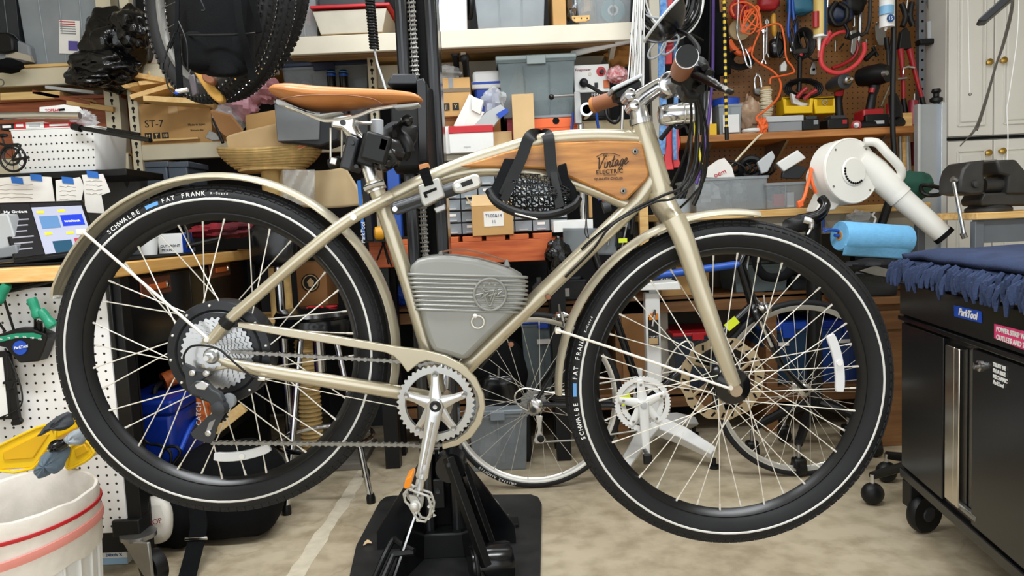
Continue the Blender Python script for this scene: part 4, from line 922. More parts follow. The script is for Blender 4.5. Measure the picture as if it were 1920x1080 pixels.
for x1,y1,Y1 in((1498,880,2.72),(1410,825,2.95),(1590,800,3.12),(1470,795,3.14),(1640,850,2.9)):
 e=P(x1,y1,Y1);e.z=0.125;s_=V((cxx,3.0,0.21));part('base_leg',MB().tube([s_,(s_+e)/2+V((0,0,0.012)),e],[0.022,0.019,0.016],10),black,rs);caster(rs,V((e.x,e.y,0)))
so=thing('office_chair_base','black swivel chair foot with twin caster beside the tool cart','chair',V((P(1650,920,2.45).x,2.45,0)))
e1=P(1636,900,2.42);e1.z=0.1;part('base_arm',MB().tube([e1,P(1690,876,2.5)+V((0,0,0)),P(1730,868,2.6)],[0.014,0.017,0.02],10),black,so)
for e in(e1,P(1662,870,2.62)):
 c_=part('caster',MB().sphere(V((e.x,e.y,0.038)),(0.038,0.032,0.038),16,10),black,so)
 part('caster_stem',MB().tube([V((e.x,e.y,0.07)),V((e.x,e.y,0.105))],0.008,8),chrome,c_)
e2=P(1662,870,2.62);e2.z=0.1;part('base_arm',MB().tube([e2,P(1730,862,2.62)],[0.014,0.02],10),black,so)
# stool
YS=2.75
sx=P(594,590,YS).x;sz=Z(594,578,YS)
sto=thing('shop_stool','round black vinyl swivel stool with chrome legs and foot ring','stool',V((sx,YS,0)))
part('seat_band',MB().lathe([(0.12,-0.1),(0.15,-0.092),(0.156,-0.06),(0.15,-0.035)],V((sx,YS,sz)),(0,0,1),36),blackg,sto)
part('seat_cushion',MB().lathe([(0.148,-0.035),(0.156,-0.022),(0.145,-0.004),(0.08,0.006),(0.0001,0.008)],V((sx,YS,sz)),(0,0,1),36),blackg,sto)
textpx('PRO',614,572,YS-0.1,7,red,sto,right=None)if False else text('PRO',0.06,V((sx+0.03,YS-0.03,sz+0.008)),red,sto,right=(1,0,0.0),up=(0,1,0),ext=0.002)
part('screw_post',MB().tube([V((sx,YS,sz-0.1)),V((sx,YS,sz-0.24))],0.022,14),chrome,sto)
for i in range(4):
 a=PI/4+i*PI/2+0.25;t=V((sx+math.cos(a)*0.09,YS+math.sin(a)*0.09,sz-0.11));b_=V((sx+math.cos(a)*0.21,YS+math.sin(a)*0.21,0.0))
 lg=part('leg',MB().tube([t,b_+V((0,0,0.02))],0.0115,12),chrome,sto);part('rubber_foot',MB().lathe([(0.016,0),(0.017,0.02),(0.013,0.035)],b_,(0,0,1),12),black,lg)
part('foot_ring',MB().torus(V((sx,YS,0.22)),0.178,0.0095,axis=(0,0,1),n=48,k=10),chrome,sto)
part('tape_patch',MB().torus(V((sx,YS,0.22)),0.178,0.0115,axis=(0,0,1),n=6,k=10,a0=1.2,a1=1.45),bluet,sto)
# second, taller stool seat half hidden behind the rear wheel
s2x=P(515,455,2.9).x;z2=Z(515,430,2.9)
st2=thing('padded_stool','dark padded stool back standing behind the rear wheel','stool',V((s2x,2.95,0)))
part('pad',MB().blob(V((s2x,2.9,z2-0.06)),(0.1,0.05,0.09),3,0.08,1.2,24,16,0.6),blackg,st2)
part('post',MB().tube([V((s2x,2.92,z2-0.12)),V((s2x,2.92,0.05))],0.018,12),chrome,st2)
part('base',MB().lathe([(0.0001,0),(0.06,0),(0.06,0.02),(0.03,0.05),(0.02,0.06)],V((s2x,2.92,0)),(0,0,1),30),black,st2)
# ================================================================ shared builders for boxes and tubs
def carton(label,x0,y0,x1,y1,Y,d,zb=None,mt=card,name='cardboard_box',cat='box',tape=None,texts=(),yaw=0,group=None,flaps=True,seam=True):
 c=P((x0+x1)/2,(y0+y1)/2,Y);w_,h_=abs(x1-x0)*S(Y),abs(y1-y0)*S(Y);top=c.z+h_/2;bot=c.z-h_/2 if zb is None else zb
 rot=Matrix.Rotation(yaw,3,'Z');o=V((c.x,Y,bot));h_=top-bot
 t=thing(name,label,cat,o+rot@V((0,d/2,0)),group)
 def loc(x,y,z):return o+rot@V((x,y,z))
 part('body',MB().box(loc(0,d/2,h_/2-0.002),(w_,d,h_-0.004),rot),mt,t,bev=0.002)
 if flaps:
  for sg in(-1,1):part('flap',MB().box(loc(0,d/2+sg*d*0.252,h_-0.002),(w_*0.995,d*0.49,0.004),rot),mt,t)
 if tape is not None:part('tape',MB().box(loc(0,-0.0004,h_-h_*0.13),(w_*0.12,0.0015,h_*0.26),rot),tape,t);part('tape',MB().box(loc(0,d/2,h_+0.0006),(w_*0.12,d,0.0012),rot),tape,t)
 for(b,u,v,hp,m_)in texts:
  text(b,hp*S(Y)/0.7,loc((u-0.5)*w_,-0.001,(1-v)*h_),m_,t,right=rot@V((1,0,0)),up=(0,0,1))
 return t,loc,w_,h_
def tub(label,x0,y0,x1,y1,Y,d,zb=None,mt=clear,lid=None,name='storage_tub',cat='tub',taper=0.88,group=None,lidh=0.02,contents=None,rim=True,ribs=2,yaw=0,handles=True):
 c=P((x0+x1)/2,(y0+y1)/2,Y);w_,h_=abs(x1-x0)*S(Y),abs(y1-y0)*S(Y);top=c.z+h_/2;bot=c.z-h_/2 if zb is None else zb
 rot=Matrix.Rotation(yaw,3,'Z');o=V((c.x,Y,bot));h_=top-bot
 t=thing(name,label,cat,o+rot@V((0,d/2,0)),group)
 def loc(x,y,z):return o+rot@V((x,y,z))
 hb_=h_-(lidh if lid else 0)
 def ring(sx,z,ins=0):return[loc(a*(w_/2*sx-ins),d/2+b*(d/2*sx-ins),z)for a,b in((-1,-1),(-0.9,-1.0),(0.9,-1),(1,-1),(1,1),(-1,1))]
 part('body',MB().loft([ring(taper,0),ring(0.97,hb_*0.97),ring(0.97,hb_),ring(0.97,hb_,0.003),ring(taper,0.004,0.003)]),mt,t,bev=0.004)
 if rim:part('rim',MB().loft([ring(0.975,hb_-0.012),ring(1.0,hb_-0.01),ring(1.0,hb_),ring(0.97,hb_),ring(0.97,hb_-0.012)]),mt,t)
 for i in range(ribs):
  u=(i+1)/(ribs+1)-0.5
  part('rib',MB().tube([loc(u*w_*taper,d/2-d/2*taper,0.01),loc(u*w_*0.97,d/2-d/2*0.97,hb_*0.9)],0.0035,6),mt,t)
 if lid:
  part('lid',MB().box(loc(0,d/2,h_-lidh/2),(w_*1.02,d*1.02,lidh),rot),lid,t,bev=0.005)
  if handles:
   part('latch',MB().box(loc(0,-0.004,h_-lidh*1.1),(w_*0.24,0.012,lidh*1.8),rot),lid,t,bev=0.003)
 for k,(u,v,su,sv,m_,sd_)in enumerate(contents or()):
  part('contents',MB().blob(loc((u-0.5)*w_,d*0.45,v*h_),(su*w_,d*0.32,sv*h_),sd_,0.35,2.2,18,12),m_,t)
 return t,loc,w_,h_
def sheet(mb_pts,th=0.0012):return MB().prism(mb_pts,(0,th,0))
# ================================================================ workbench on the left
YE=2.06
XB=P(247,908,YE).x
ZT=Z(120,498,YE)
bn=thing('workbench','butcher-block workbench with white pegboard end panel and black drawers','workbench',V((XB-0.35,2.75,0)))
part('worktop',MB().box((XB-0.42,2.65,ZT-0.02),(0.86,1.22,0.04)),wood('bench_maple','#D69F52','#E8BC78',0.4,(30,2,30)),bn,bev=0.004)
part('edge_board',MB().box((XB-0.42,YE-0.021,ZT-0.02),(0.86,0.04,0.04)),wood('bench_edge','#DFA657','#EFC98C',0.4,(4,30,30)),bn,bev=0.003)
pz0=Z(225,998,YE+0.03)
part('pegboard_panel',MB().box((XB-0.5-0.03,YE+0.033,(ZT-0.06+pz0)/2),(0.98,0.006,ZT-0.06-pz0)),pegw,bn)
part('corner_post',MB().box((XB-0.02,YE+0.06,(ZT-0.04+0.16)/2),(0.04,0.05,ZT-0.04-0.16)),black,bn,bev=0.003)
part('post_foot',MB().box((XB-0.038,YE+0.05,0.17),(0.08,0.07,0.05)),black,bn,bev=0.004)
part('corner_post',MB().box((XB-0.02,3.22,ZT/2),(0.05,0.05,ZT-0.04)),black,bn,bev=0.003)
dw=part('drawer_chest',MB().box((XB-0.36,2.72,ZT-0.16),(0.66,1.03,0.24)),black,bn,bev=0.004)
handm=mat('handle_recess_copper','#7A4A35',0.3,0.5,0.1)
for(x,y),nm in(((285,536),0),((406,505),1)):
# find Y where the front face meets this pixel
 lo,hi=2.1,3.5
 for _ in range(30):
  mid=(lo+hi)/2
  if P(x,y,mid).x>XB-0.03:lo=mid
  else:hi=mid
 p=P(x,y,lo);p.x=XB-0.03
 part('drawer_front',MB().box((XB-0.027,p.y,ZT-0.16),(0.012,0.52,0.22)),blackg,dw,bev=0.003)
 part('drawer_pull',MB().box((XB-0.018,p.y,p.z),(0.008,0.2,0.06)),handm,dw,bev=0.004)
 part('drawer_pull_grip',MB().box((XB-0.012,p.y,p.z-0.002),(0.008,0.11,0.02)),mat('pull_orange','#C2602C',0.4,0.2),dw,bev=0.003)
 part('drawer_lock',MB().lathe([(0.0001,0.008),(0.01,0.006),(0.013,0)],(XB-0.014,p.y+0.07,p.z),(1,0,0),14),chrome,dw)
part('back_panel',MB().box((XB-0.8,2.72,0.45),(0.02,1.04,0.86)),black,bn)
part('inner_side',MB().box((XB-0.35,3.24,0.45),(0.7,0.02,0.86)),black,bn)
part('inner_end',MB().box((XB-0.4,2.2,0.45),(0.75,0.01,0.8)),black,bn)
part('lower_shelf',MB().box((XB-0.4,2.72,0.24),(0.74,1.0,0.02)),black,bn)
part('caster_wheel',MB().lathe([(0.0001,-0.022),(0.03,-0.022),(0.05,-0.018),(0.052,0),(0.05,0.018),(0.03,0.022)],(XB+0.03,YE+0.02,0.052),(0.55,0.83,0),28),black,bn)
part('caster_hub',MB().lathe([(0.0001,-0.026),(0.016,-0.026),(0.02,-0.022)],(XB+0.03,YE+0.02,0.052),(0.55,0.83,0),20),steel,bn)
part('caster_fork',MB().prism([V((XB-0.04,YE-0.01,0.145)),V((XB+0.045,YE-0.03,0.145)),V((XB+0.05,YE-0.035,0.04)),V((XB+0.015,YE-0.012,0.04))],(0.006,0.009,0)),steel,bn,bev=0.003)
part('caster_plate',MB().lathe([(0.0001,0),(0.05,0),(0.05,0.012),(0.0001,0.014)],(XB-0.01,YE+0.03,0.14),(0,0,1),20),steel,bn)
part('cable',MB().tube(spl([P(0,549,YE),P(60,536,YE),P(110,522,YE+0.01),P(125,515,YE+0.02)],4),0.006,8),black,bn)
part('peg_hook',MB().tube(spl([P(112,535,YE+0.03),P(113,545,YE),P(113,558,YE),P(100,558,YE-0.02)],4),0.003,6),ltgrey,bn)
# ---- hanging hex driver set with green grips
hs=thing('hex_driver_holder','black curved hex driver holder with green handles on white pegboard','tool holder',P(40,680,YE))
part('holder_body',ppx([(0,626),(30,616),(62,617),(86,626),(89,632),(80,660),(72,678),(36,681),(28,672),(10,652),(-10,648),(-12,630)],YE-0.02,0.045),black,hs,bev=0.004)
part('size_band',ppx([(-4,632),(30,625),(62,624),(78,629),(76,637),(58,633),(30,634),(-2,642)],YE-0.022,0.004),green,hs)
part('badge',MB().lathe([(0.0001,-0.003),(0.0195,-0.002),(0.02,0.001)],P(38,652,YE-0.021),AXY,28),blue,hs)
textpx('ParkTool',39,651,YE-0.025,5,inkw,hs,tilt=0.12,bold=0.0002,shear=0.2)
for i,tx in enumerate(('T6','T8','T10','T15','T20','T25')):textpx(tx,2+i*14.6,636.5-4.5*math.sin(i/5*PI),YE-0.0235,3.2,inkw,hs)
def tgrip(cx,cy,ang,ln,to,nm='hex_driver'):
 a=math.radians(ang);d=(math.cos(a),-math.sin(a));Y=YE-0.03
 o_=part('driver_grip',MB().tube(spl([P(cx-d[0]*ln,cy-d[1]*ln,Y),P(cx-d[0]*ln*.5,cy-d[1]*ln*.5,Y),P(cx,cy,Y),P(cx+d[0]*ln,cy+d[1]*ln,Y)],3),[0.009,0.0145,0.0155,0.0155,0.0145,0.013,0.0125,0.013,0.0135,0.012],12),green,hs)
 part('driver_shaft',MB().tube([P(cx,cy,Y),P(to[0],to[1],YE)],0.0035,8),black,hs)
tgrip(4,550,60,20,(27,622));tgrip(66,578,112,20,(66,624));tgrip(88,598,128,20,(84,628));tgrip(-30,566,75,18,(10,622))
part('adapter',MB().tube([P(74,604,YE-0.01),P(76,628,YE)],0.008,10),black,hs)
# gauge hanging beside
gg=thing('caliper_case','white dial panel in a black frame hung under the hex holder','gauge',P(14,786,YE))
part('frame',ppx([(-16,660),(12,659),(22,786),(-16,788)],YE-0.005,0.02),black,gg,bev=0.002)
part('face',ppx([(-14,672),(4,670),(15,780),(-14,783)],YE-0.007,0.004),white,gg)
part('beam',ppx([(12,662),(17,662),(36,788),(22,790)],YE-0.004,0.012),black,gg,bev=0.001)
part('slider',ppx([(4,716),(32,712),(33,717),(26,718),(22,731),(14,731),(13,720),(4,721)],YE-0.012,0.01),black,gg,bev=0.002)
part('jaw_end',ppx([(22,788),(36,784),(41,790),(37,797),(22,799),(19,793)],YE-0.008,0.012),black,gg,bev=0.002)
part('cord',MB().tube(spl([P(10,655,YE),P(26,690,YE-0.01),P(41,735,YE-0.02),P(36,765,YE-0.02),P(0,783,YE-0.02),P(-30,792,YE-0.02)],5),0.0022,6),black,gg)
# ---- yellow hook-on bins and rag pile
YY=1.86
for k,(lab,outl,inn)in enumerate((('large yellow hook-on parts bin hanging by the waste bin',[(0,836),(70,802),(96,800),(104,822),(62,878),(-4,882),(-10,846)],[(4,848),(74,812),(92,814),(62,860),(6,864)]),('small yellow parts bin end right of the rag pile',[(126,868),(134,836),(160,826),(176,848),(158,866),(128,879)],[(138,842),(158,832),(166,846),(142,860)]))):
 t=thing('yellow_bin',lab,'parts bin',P(60 if k==0 else 150,880,YY),'yellow parts bins')
 part('body',ppx(outl,YY,0.13),yellow,t,bev=0.004);part('recess',ppx(inn,YY-0.004,0.01),mat('yellow_inner','#E2AE0C',0.5),t,bev=0.003)
 part('lip',tpx([(p[0],p[1],YY)for p in outl],YY,3,sm=2,closed=True),yellow,t)
for k,(lab,pts,mt_)in enumerate((('charcoal nitrile glove flung on top of the rag pile',[(66,820),(84,800),(104,780),(128,770),(138,780),(140,796),(120,808),(98,806),(76,818)],mat('charcoal_rag','#3D4146',0.8,0,0.2,20,.5,60)),('blue-grey work rag hanging over the waste bin rim',[(68,870),(78,852),(96,838),(116,830),(132,836),(130,858),(118,880),(104,890),(96,884),(90,896),(68,898),(62,886)],mat('bluegrey_rag','#6B7C8A',0.85,0,0.2,20,.5,60)),('pale grey rag tucked behind the blue-grey one',[(118,826),(128,812),(150,802),(160,822),(152,836),(134,832)],mat('palegrey_rag','#9AA3AB',0.85,0,0.25,30,.5,60)),('crumpled black glove in the middle of the rag pile',[(92,840),(96,826),(112,822),(128,824),(126,840),(112,848),(98,846)],blackg))):
 ol=spx(pts,YY-0.06-0.01*k,3);n_=len(ol);cen=sum(ol,V((0,0,0)))/n_;rn=random.Random(k);rings=[]
 for s_,dy in((0.05,-0.028),(0.4,-0.026),(0.75,-0.016),(1.0,0.004),(0.7,0.02),(0.05,0.024)):
  rings.append([cen+(p-cen)*s_*(1+rn.uniform(-.1,.1))+V((0,dy+rn.uniform(-.008,.008),0))for p in ol])
 one('rag' if k!=0 else 'glove',lab,'rag' if k in(1,2)else 'glove',MB().loft(rings),mt_,'gloves and rags',sub=1)
 # ---- waste bin
wc=V((P(46,960,1.72).x,1.72,0));rz=Z(70,930,1.72)
wb=thing('waste_bin','tall white waste bin with a liner bag and red drawstring','waste bin',wc)
rr=0.152
part('can',MB().lathe([(0.0001,0),(rr*0.88,0),(rr*0.9,0.01),(rr,rz-0.02),(rr*0.98,rz-0.02),(rr*0.86,0.02),(0.0001,0.02)],wc,(0,0,1),48),white,wb)
liner=mat('liner_film','#EDE6DC',0.45,0,0.08,20,0.4,40,alpha=0.93)
rings=[];rn=random.Random(11)
for zz,k in((rz-0.14,1.035),(rz-0.11,1.05),(rz-0.06,1.05),(rz-0.02,1.06),(rz+0.006,1.05),(rz+0.008,0.98),(rz-0.03,0.95),(rz-0.12,0.9)):
 rings.append([wc+V((math.cos(a)*rr*k*(1+rn.uniform(-.012,.012)),math.sin(a)*rr*k*(1+rn.uniform(-.012,.012)),zz+rn.uniform(-.006,.006)+0.012*math.sin(a)))for a in[2*PI*i/40 for i in range(40)]])
part('liner',MB().loft(rings,cap=False),liner,wb,sub=1)
part('drawstring',MB().tube([wc+V((math.cos(a)*rr*1.07,math.sin(a)*rr*1.07,rz-0.045+0.012*math.sin(a)+0.014*math.cos(a)))for a in[2*PI*i/40 for i in range(40)]],0.005,6,True,flat=(0.5,1)),red,wb)
part('drawstring_hem',MB().tube([wc+V((math.cos(a)*rr*1.06,math.sin(a)*rr*1.06,rz-0.1+0.012*math.sin(a)+0.03*math.cos(a)))for a in[2*PI*i/40 for i in range(40)]],0.012,6,True,flat=(0.35,1)),mat('pink_hem','#F09A90',0.5),wb)
for i in range(24):
 a=2*PI*i/24;part('flute',MB().tube([wc+V((math.cos(a)*rr*0.905,math.sin(a)*rr*0.905,0.01)),wc+V((math.cos(a)*rr,math.sin(a)*rr,rz-0.1))],0.004,6),white,wb)
 # ---- floor under and beside the bench
t,loc,w_,h_=carton('white and blue drinks carton standing behind the waste bin',172,1000,238,1058,2.22,0.2,0.0,white,texts=(('PEAR',0.4,0.28,13,mat('print_blue','#1F4E8C',0.6)),('24bttls X',0.62,0.68,6,mat('print_blue','#1F4E8C',0.6))))
part('colour_band',MB().box(loc(0,-0.001,h_*0.12),(w_,0.002,h_*0.2)),mat('pale_blue_print','#9FC4E4',0.6),t)
tg=thing('tote_bag','white canvas tote with a printed dog face lying under the bench','tote bag',G(285,1040))
Yt=2.2
part('bag_body',MB().loft([[P(cx_+dx,cy_+dy,Yt+dd_)for dx,dy,dd_ in((-rx*s_,-ry*s_,yy),(rx*s_,-ry*s_,yy),(rx*s_*1.1,0,yy),(rx*s_,ry*s_,yy),(-rx*s_,ry*s_,yy),(-rx*s_*1.08,0,yy))]for cx_,cy_,rx,ry,s_,yy in((285,975,32,46,0.8,0.0),(286,975,36,48,1.0,0.03),(288,975,36,48,1.0,0.09),(288,975,34,44,0.8,0.12))]),mat('canvas_white','#DCD8CE',0.85,0,0.1,10,0.3,40),tg,sub=2)
part('print_ear',ppx([(252,940),(262,926),(276,930),(280,950),(276,972),(270,956),(262,962),(256,985),(252,975)],Yt-0.004,0.004),mat('print_brown_grey','#8C7F6E',0.8,0,0.3,30),tg)
part('print_eye',MB().lathe([(0.0001,-0.001),(0.009,0),(0.01,0.002)],P(265,966,Yt-0.006),AXY,14),ink,tg)
part('print_muzzle',ppx([(258,985),(272,978),(276,996),(270,1016),(262,1010)],Yt-0.004,0.004),mat('print_dark_brown','#54402F',0.8,0,0.3,30),tg)
for k,(tx,x,y)in enumerate((('PEOP',288,980),('M',281,998))):textpx(tx,x,y,Yt-0.005,10,mat('print_maroon','#8A2433',0.7),tg,tilt=0.25)
df=thing('duffel_bag','black fabric duffel bag with a wide shoulder strap on the floor','bag',G(400,1050))
part('bag_body',MB().blob(V((P(420,1000,2.35).x,2.42,0.155)),(0.17,0.13,0.15),5,0.08,1.4,32,20,0.55),fabric,df)
part('bag_side',MB().blob(V((P(325,1000,2.3).x,2.36,0.115)),(0.085,0.09,0.11),9,0.15,1.6,24,16,0.7),fabric,df)
q=spl([P(368,950,2.24),P(372,985,2.21),P(366,1020,2.18),P(352,1075,2.1),P(346,1100,2.05)],4)
part('shoulder_strap',MB().loft([[p+V((x,y,0))for x,y in((-0.026,0),(0.026,0),(0.026,0.006),(-0.026,0.006))]for p in q]),fabric,df)
part('strap_buckle',MB().box(P(368,1010,2.185),(0.07,0.006,0.01)),chrome,df,bev=0.002)
# things on the low shelf of the bench
bt=thing('tool_case','deep blue moulded tool case on the bench lower shelf','case',V((XB-0.1,2.5,0.25)))
part('case_body',MB().box((XB-0.12,2.55,0.34),(0.2,0.34,0.18)),blued,bt,bev=0.02,seg=3)
part('case_lid',MB().box((XB-0.12,2.55,0.45),(0.21,0.35,0.05)),blued,bt,bev=0.012,seg=3)
part('case_rib',MB().tube(spl([V((XB-0.012,2.4,0.3)),V((XB-0.01,2.5,0.36)),V((XB-0.01,2.6,0.36)),V((XB-0.012,2.7,0.3))],4),0.008,8),blue,bt)
part('case_handle',MB().tube(spl([V((XB-0.12,2.48,0.475)),V((XB-0.12,2.5,0.5)),V((XB-0.12,2.6,0.5)),V((XB-0.12,2.62,0.475))],4),0.009,8),black,bt)
lb=one('leaning_board','raw pine board leaning diagonally under the bench','board',MB().prism([P(298,876,2.5),P(312,892,2.5),P(462,772,2.72),P(450,756,2.72)],(0,0.018,0)),pine,bev=0.002)
ob_=thing('orange_tube_box','slim orange patterned carton printed in pale letters under the bench','box',P(374,800,2.5))
part('carton',MB().prism([P(x,y,2.5)for x,y in((367,745),(386,738),(392,790),(372,802))],(0,0.05,0)),mat('orange_patterned','#D9702A',0.6,0,hex2='#8A3E18',scale=60),ob_,bev=0.001)
text('CATCH',0.024,P(373,776,2.497),inkw,ob_,right=(0.08,0,1),up=(-1,0,0.08))
ob2=one('orange_mesh_sleeve','orange patterned sleeve lying behind the hub motor','sleeve',MB().tube([P(306,715,2.55),P(345,698,2.6)],0.03,14),MATS['orange_patterned'])
for k,pts in enumerate(([(300,860),(310,840),(330,838),(338,850),(325,870),(330,885),(350,880)],[(250,800),(275,830),(300,835),(320,850),(318,880)],[(240,650),(246,680),(238,700),(234,730),(240,760)])):
 one('loose_cable',['black cable loop under the bench beside the pine board','black cable trailing over the blue tool case','thin white cable dangling beside the white pegboard edge'][k],'cable',tpx([(x,y,2.32+0.03*k)for x,y in pts],2.35,[3,3,2][k],sm=5),black if k<2 else white,'cables')
bsb=thing('black_shoulder_bag','small black bag with rounded corners behind the lower rear wheel','bag',G(440,980))
part('bag_body',MB().blob(P(455,900,2.62),(0.1,0.07,0.075),4,0.06,1.2,24,16,0.5),blackg,bsb);part('bag_zip',MB().tube(spl([P(412,885,2.55),P(440,876,2.54),P(480,878,2.54),P(502,890,2.55)],4),0.003,6),dkgrey,bsb)
# ---- things on the bench top
tb=thing('tablet','tablet in a black folio showing an order page on the bench','tablet',V((P(85,470,2.3).x,2.33,ZT)))
A,Bq,Cq,D=P(0,384,2.38),P(152,379,2.4),P(181,465,2.29),P(28,484,2.25)
n_=(Bq-A).cross(D-A).normalized()
if n_.y>0:n_=-n_
def tq(u,v,o=0):return A+(Bq-A)*u*(1-v)+(Cq-D)*u*v+(D-A)*v+n_*o
def tpanel(nm,u0,v0,u1,v1,o,mt_,th=0.0006):return part(nm,MB().prism([tq(u0,v0,o),tq(u1,v0,o),tq(u1,v1,o),tq(u0,v1,o)],n_*-th),mt_,tb)
part('casing',MB().prism([tq(-.03,-.05),tq(1.03,-.05),tq(1.03,1.05),tq(-.03,1.05)],n_*-0.009),blackg,tb,bev=0.004)
scr=lambda nm,h:mat('screen_'+nm,h,0.3,0,0.02,emit=0.12)
tpanel('sidebar',0.0,0.0,0.36,1.0,0.001,scr('dark','#1D1D22'));tpanel('page',0.37,0.08,0.99,1.0,0.001,scr('page','#AEB2C6'));tpanel('banner',0.37,0.0,0.99,0.07,0.001,scr('dark','#1D1D22'))
tpanel('picture',0.43,0.27,0.66,0.52,0.002,scr('sea','#5D86B5'));tpanel('picture',0.69,0.27,0.96,0.5,0.002,scr('royal','#1A3CC8'));tpanel('picture',0.5,0.78,0.73,1.0,0.002,scr('teal','#1F4C66'));tpanel('picture',0.77,0.76,0.98,0.94,0.002,scr('rose','#B23A52'))
for u,v in((0.42,0.16),(0.68,0.15),(0.44,0.6),(0.7,0.62)):tpanel('yellow_tag',u,v,u+0.09,v+0.05,0.002,scr('yellow','#E6D23A'))
rt,upv=(Bq-A).normalized(),(A-D).normalized()
text('_My Orders',0.016,tq(0.15,0.16,0.0022),scr('white','#F4F4F4'),tb,right=rt,up=upv,bold=0.0002)
text('totaltech',0.0135,tq(0.82,0.41,0.003),scr('white','#F4F4F4'),tb,right=rt,up=upv,bold=0.0003)
for i in range(6):tpanel('menu_line',0.04,0.3+i*0.11,0.3-0.03*(i%3),0.325+i*0.11,0.002,scr('grey','#9A9AA2'))
part('folio_stand',MB().prism([tq(-.03,1.04),tq(1.05,1.04),tq(1.05,1.0,-0.09),tq(-.03,1.0,-0.09)],(0,0,-0.012)),black,tb,bev=0.003)
part('folio_back',MB().prism([tq(0.05,.3,-0.012),tq(0.95,.3,-0.012),tq(0.95,1.0,-0.1),tq(0.05,1.0,-0.1)],(0,0.004,0)),black,tb)
mt1=one('bench_mat','thin black rubber mat spread on the bench under the tablet','mat',MB().box((XB-0.3,2.6,ZT+0.003),(0.56,0.95,0.005)),blackm,bev=0.001)
wd_=thing('dock','pale grey charging dock cut by the left frame edge','dock',V((P(4,470,2.3).x,2.36,ZT)))
part('body',ppx([(-40,402),(14,401),(30,450),(32,482),(-40,486)],2.3,0.05),ltgrey,wd_,bev=0.004);part('foot',ppx([(-40,474),(30,458),(34,480),(-40,490)],2.26,0.12),grey,wd_,bev=0.004)
ZB=ZT
t,loc,w_,h_=carton('small white and blue carton of a bike computer mount on the bench',296,438,341,466,2.75,0.09,ZB+0.006,white,texts=(('OUT FRONT',0.5,0.62,4.5,ink),('MOUNT',0.4,0.82,4.5,ink)))
part('blue_end',MB().box(loc(w_/2,0.045,h_/2),(0.003,0.085,h_*0.96)),blue,t)
cp=thing('white_cup','squat white cup beside the small carton on the bench','cup',V((P(272,470,2.65).x,2.68,ZB+0.006)))
part('cup_body',MB().lathe([(0.0001,0),(0.026,0),(0.034,0.062),(0.031,0.062),(0.024,0.005),(0.0001,0.005)],wl(cp),(0,0,1),24),white,cp);part('cup_rim',MB().torus(wl(cp)+V((0,0,0.062)),0.0335,0.002,axis=(0,0,1),n=24,k=6),white,cp)
rc=one('red_black_jersey','red and black folded cloth lying at the far end of the bench','cloth',MB().blob(P(425,432,3.0),(0.15,0.09,0.03),7,0.4,2.0,30,16),mat('red_black_cloth','#B02030',0.85,0,hex2='#15151A',scale=9))
sdv=thing('precision_screwdriver','chrome tipped black screwdriver lying by the small carton','screwdriver',P(352,455,2.8))
part('shaft',MB().tube([P(346,424,2.82),P(352,436,2.8)],0.006,10),chrome,sdv);part('grip',MB().tube([P(352,436,2.8),P(356,462,2.78)],0.01,10),black,sdv)
pl=one('marker_pen','flat black marker lying on the bench edge behind the spokes','pen',MB().tube([P(350,462,2.72),P(410,448,2.8)],0.009,10),black)
# ---- black hutch shelf over the bench with taped notes
YH=2.62
hx=thing('hutch_shelf','black steel hutch shelf over the bench carrying the white basket','shelf',V((P(90,330,YH).x,YH+0.14,ZT)))
zh=Z(100,322,YH)
part('shelf_board',MB().box((P(60,322,YH).x,YH+0.14,zh-0.012),(0.66,0.28,0.024)),black,hx,bev=0.002)
part('support_post',MB().box((P(100,350,YH+0.25).x,YH+0.25,(ZT+zh)/2-0.01),(0.035,0.035,zh-ZT-0.02)),black,hx)
part('back_plate',MB().box((P(40,350,YH+0.27).x,YH+0.285,(ZT+zh)/2),(0.9,0.01,zh-ZT)),mat('hutch_back_grey','#5B5F63',0.6),hx)
notes=[([(-40,335),(62,330),(96,332),(103,380),(-40,388)],'wide handwritten sheet taped leftmost under the hutch',((30,338),(66,333)),0),([(104,338),(150,332),(158,350),(150,385),(106,384)],'handwritten note taped in the middle behind the tablet',((125,338),),0.01),([(153,328),(193,326),(207,360),(190,366),(196,400),(160,398),(157,346)],'folded white receipt taped rightmost beside the shelf post',((172,327),),0.02)]
for pts,lab,tapes,dy in notes:
 t=thing('note',lab,'note',P(pts[-1][0],pts[-1][1],YH),'taped notes')
 part('sheet',ppx(pts,YH-0.008-dy,0.0012),paper,t)
 for i in range(5):
  x0,x1=min(p[0]for p in pts),max(p[0]for p in pts);y0=pts[0][1]+12+i*8
  if i<4:part('handwriting',tpx([(x0+(x1-x0)*(0.15+0.07*k),y0+random.uniform(-1.5,1.5),YH-0.009-dy)for k in range(9)],YH,0.5,4),mat('pencil','#C4BFB5',0.8),t)
 for x,y in tapes:part('tape',ppx([(x-10,y-7),(x+11,y-5),(x+13,y+7),(x-8,y+5)],YH-0.012-dy,0.002),bluet,t)
pcx=V((P(250,345,2.95).x,2.95,ZB));
pc_=thing('tall_dark_cup','dark grey tapered cup standing by the shelf posts','cup',pcx);ht=Z(250,338,2.95)-ZB
part('cup_body',MB().lathe([(0.0001,0),(0.035,0),(0.052,ht),(0.048,ht),(0.03,0.005),(0.0001,0.005)],pcx,(0,0,1),24),dkgrey,pc_);part('cup_rim',MB().torus(pcx+V((0,0,ht)),0.051,0.003,axis=(0,0,1),n=24,k=6),grey,pc_)
ph=V((P(208,372,2.85).x,2.85,ZB));pn=thing('pen_pot','clear pot crowded with markers behind the tablet','pen pot',ph)
part('pot',MB().lathe([(0.0001,0),(0.04,0),(0.042,0.1),(0.039,0.1),(0.037,0.004),(0.0001,0.004)],ph,(0,0,1),20),clear,pn)
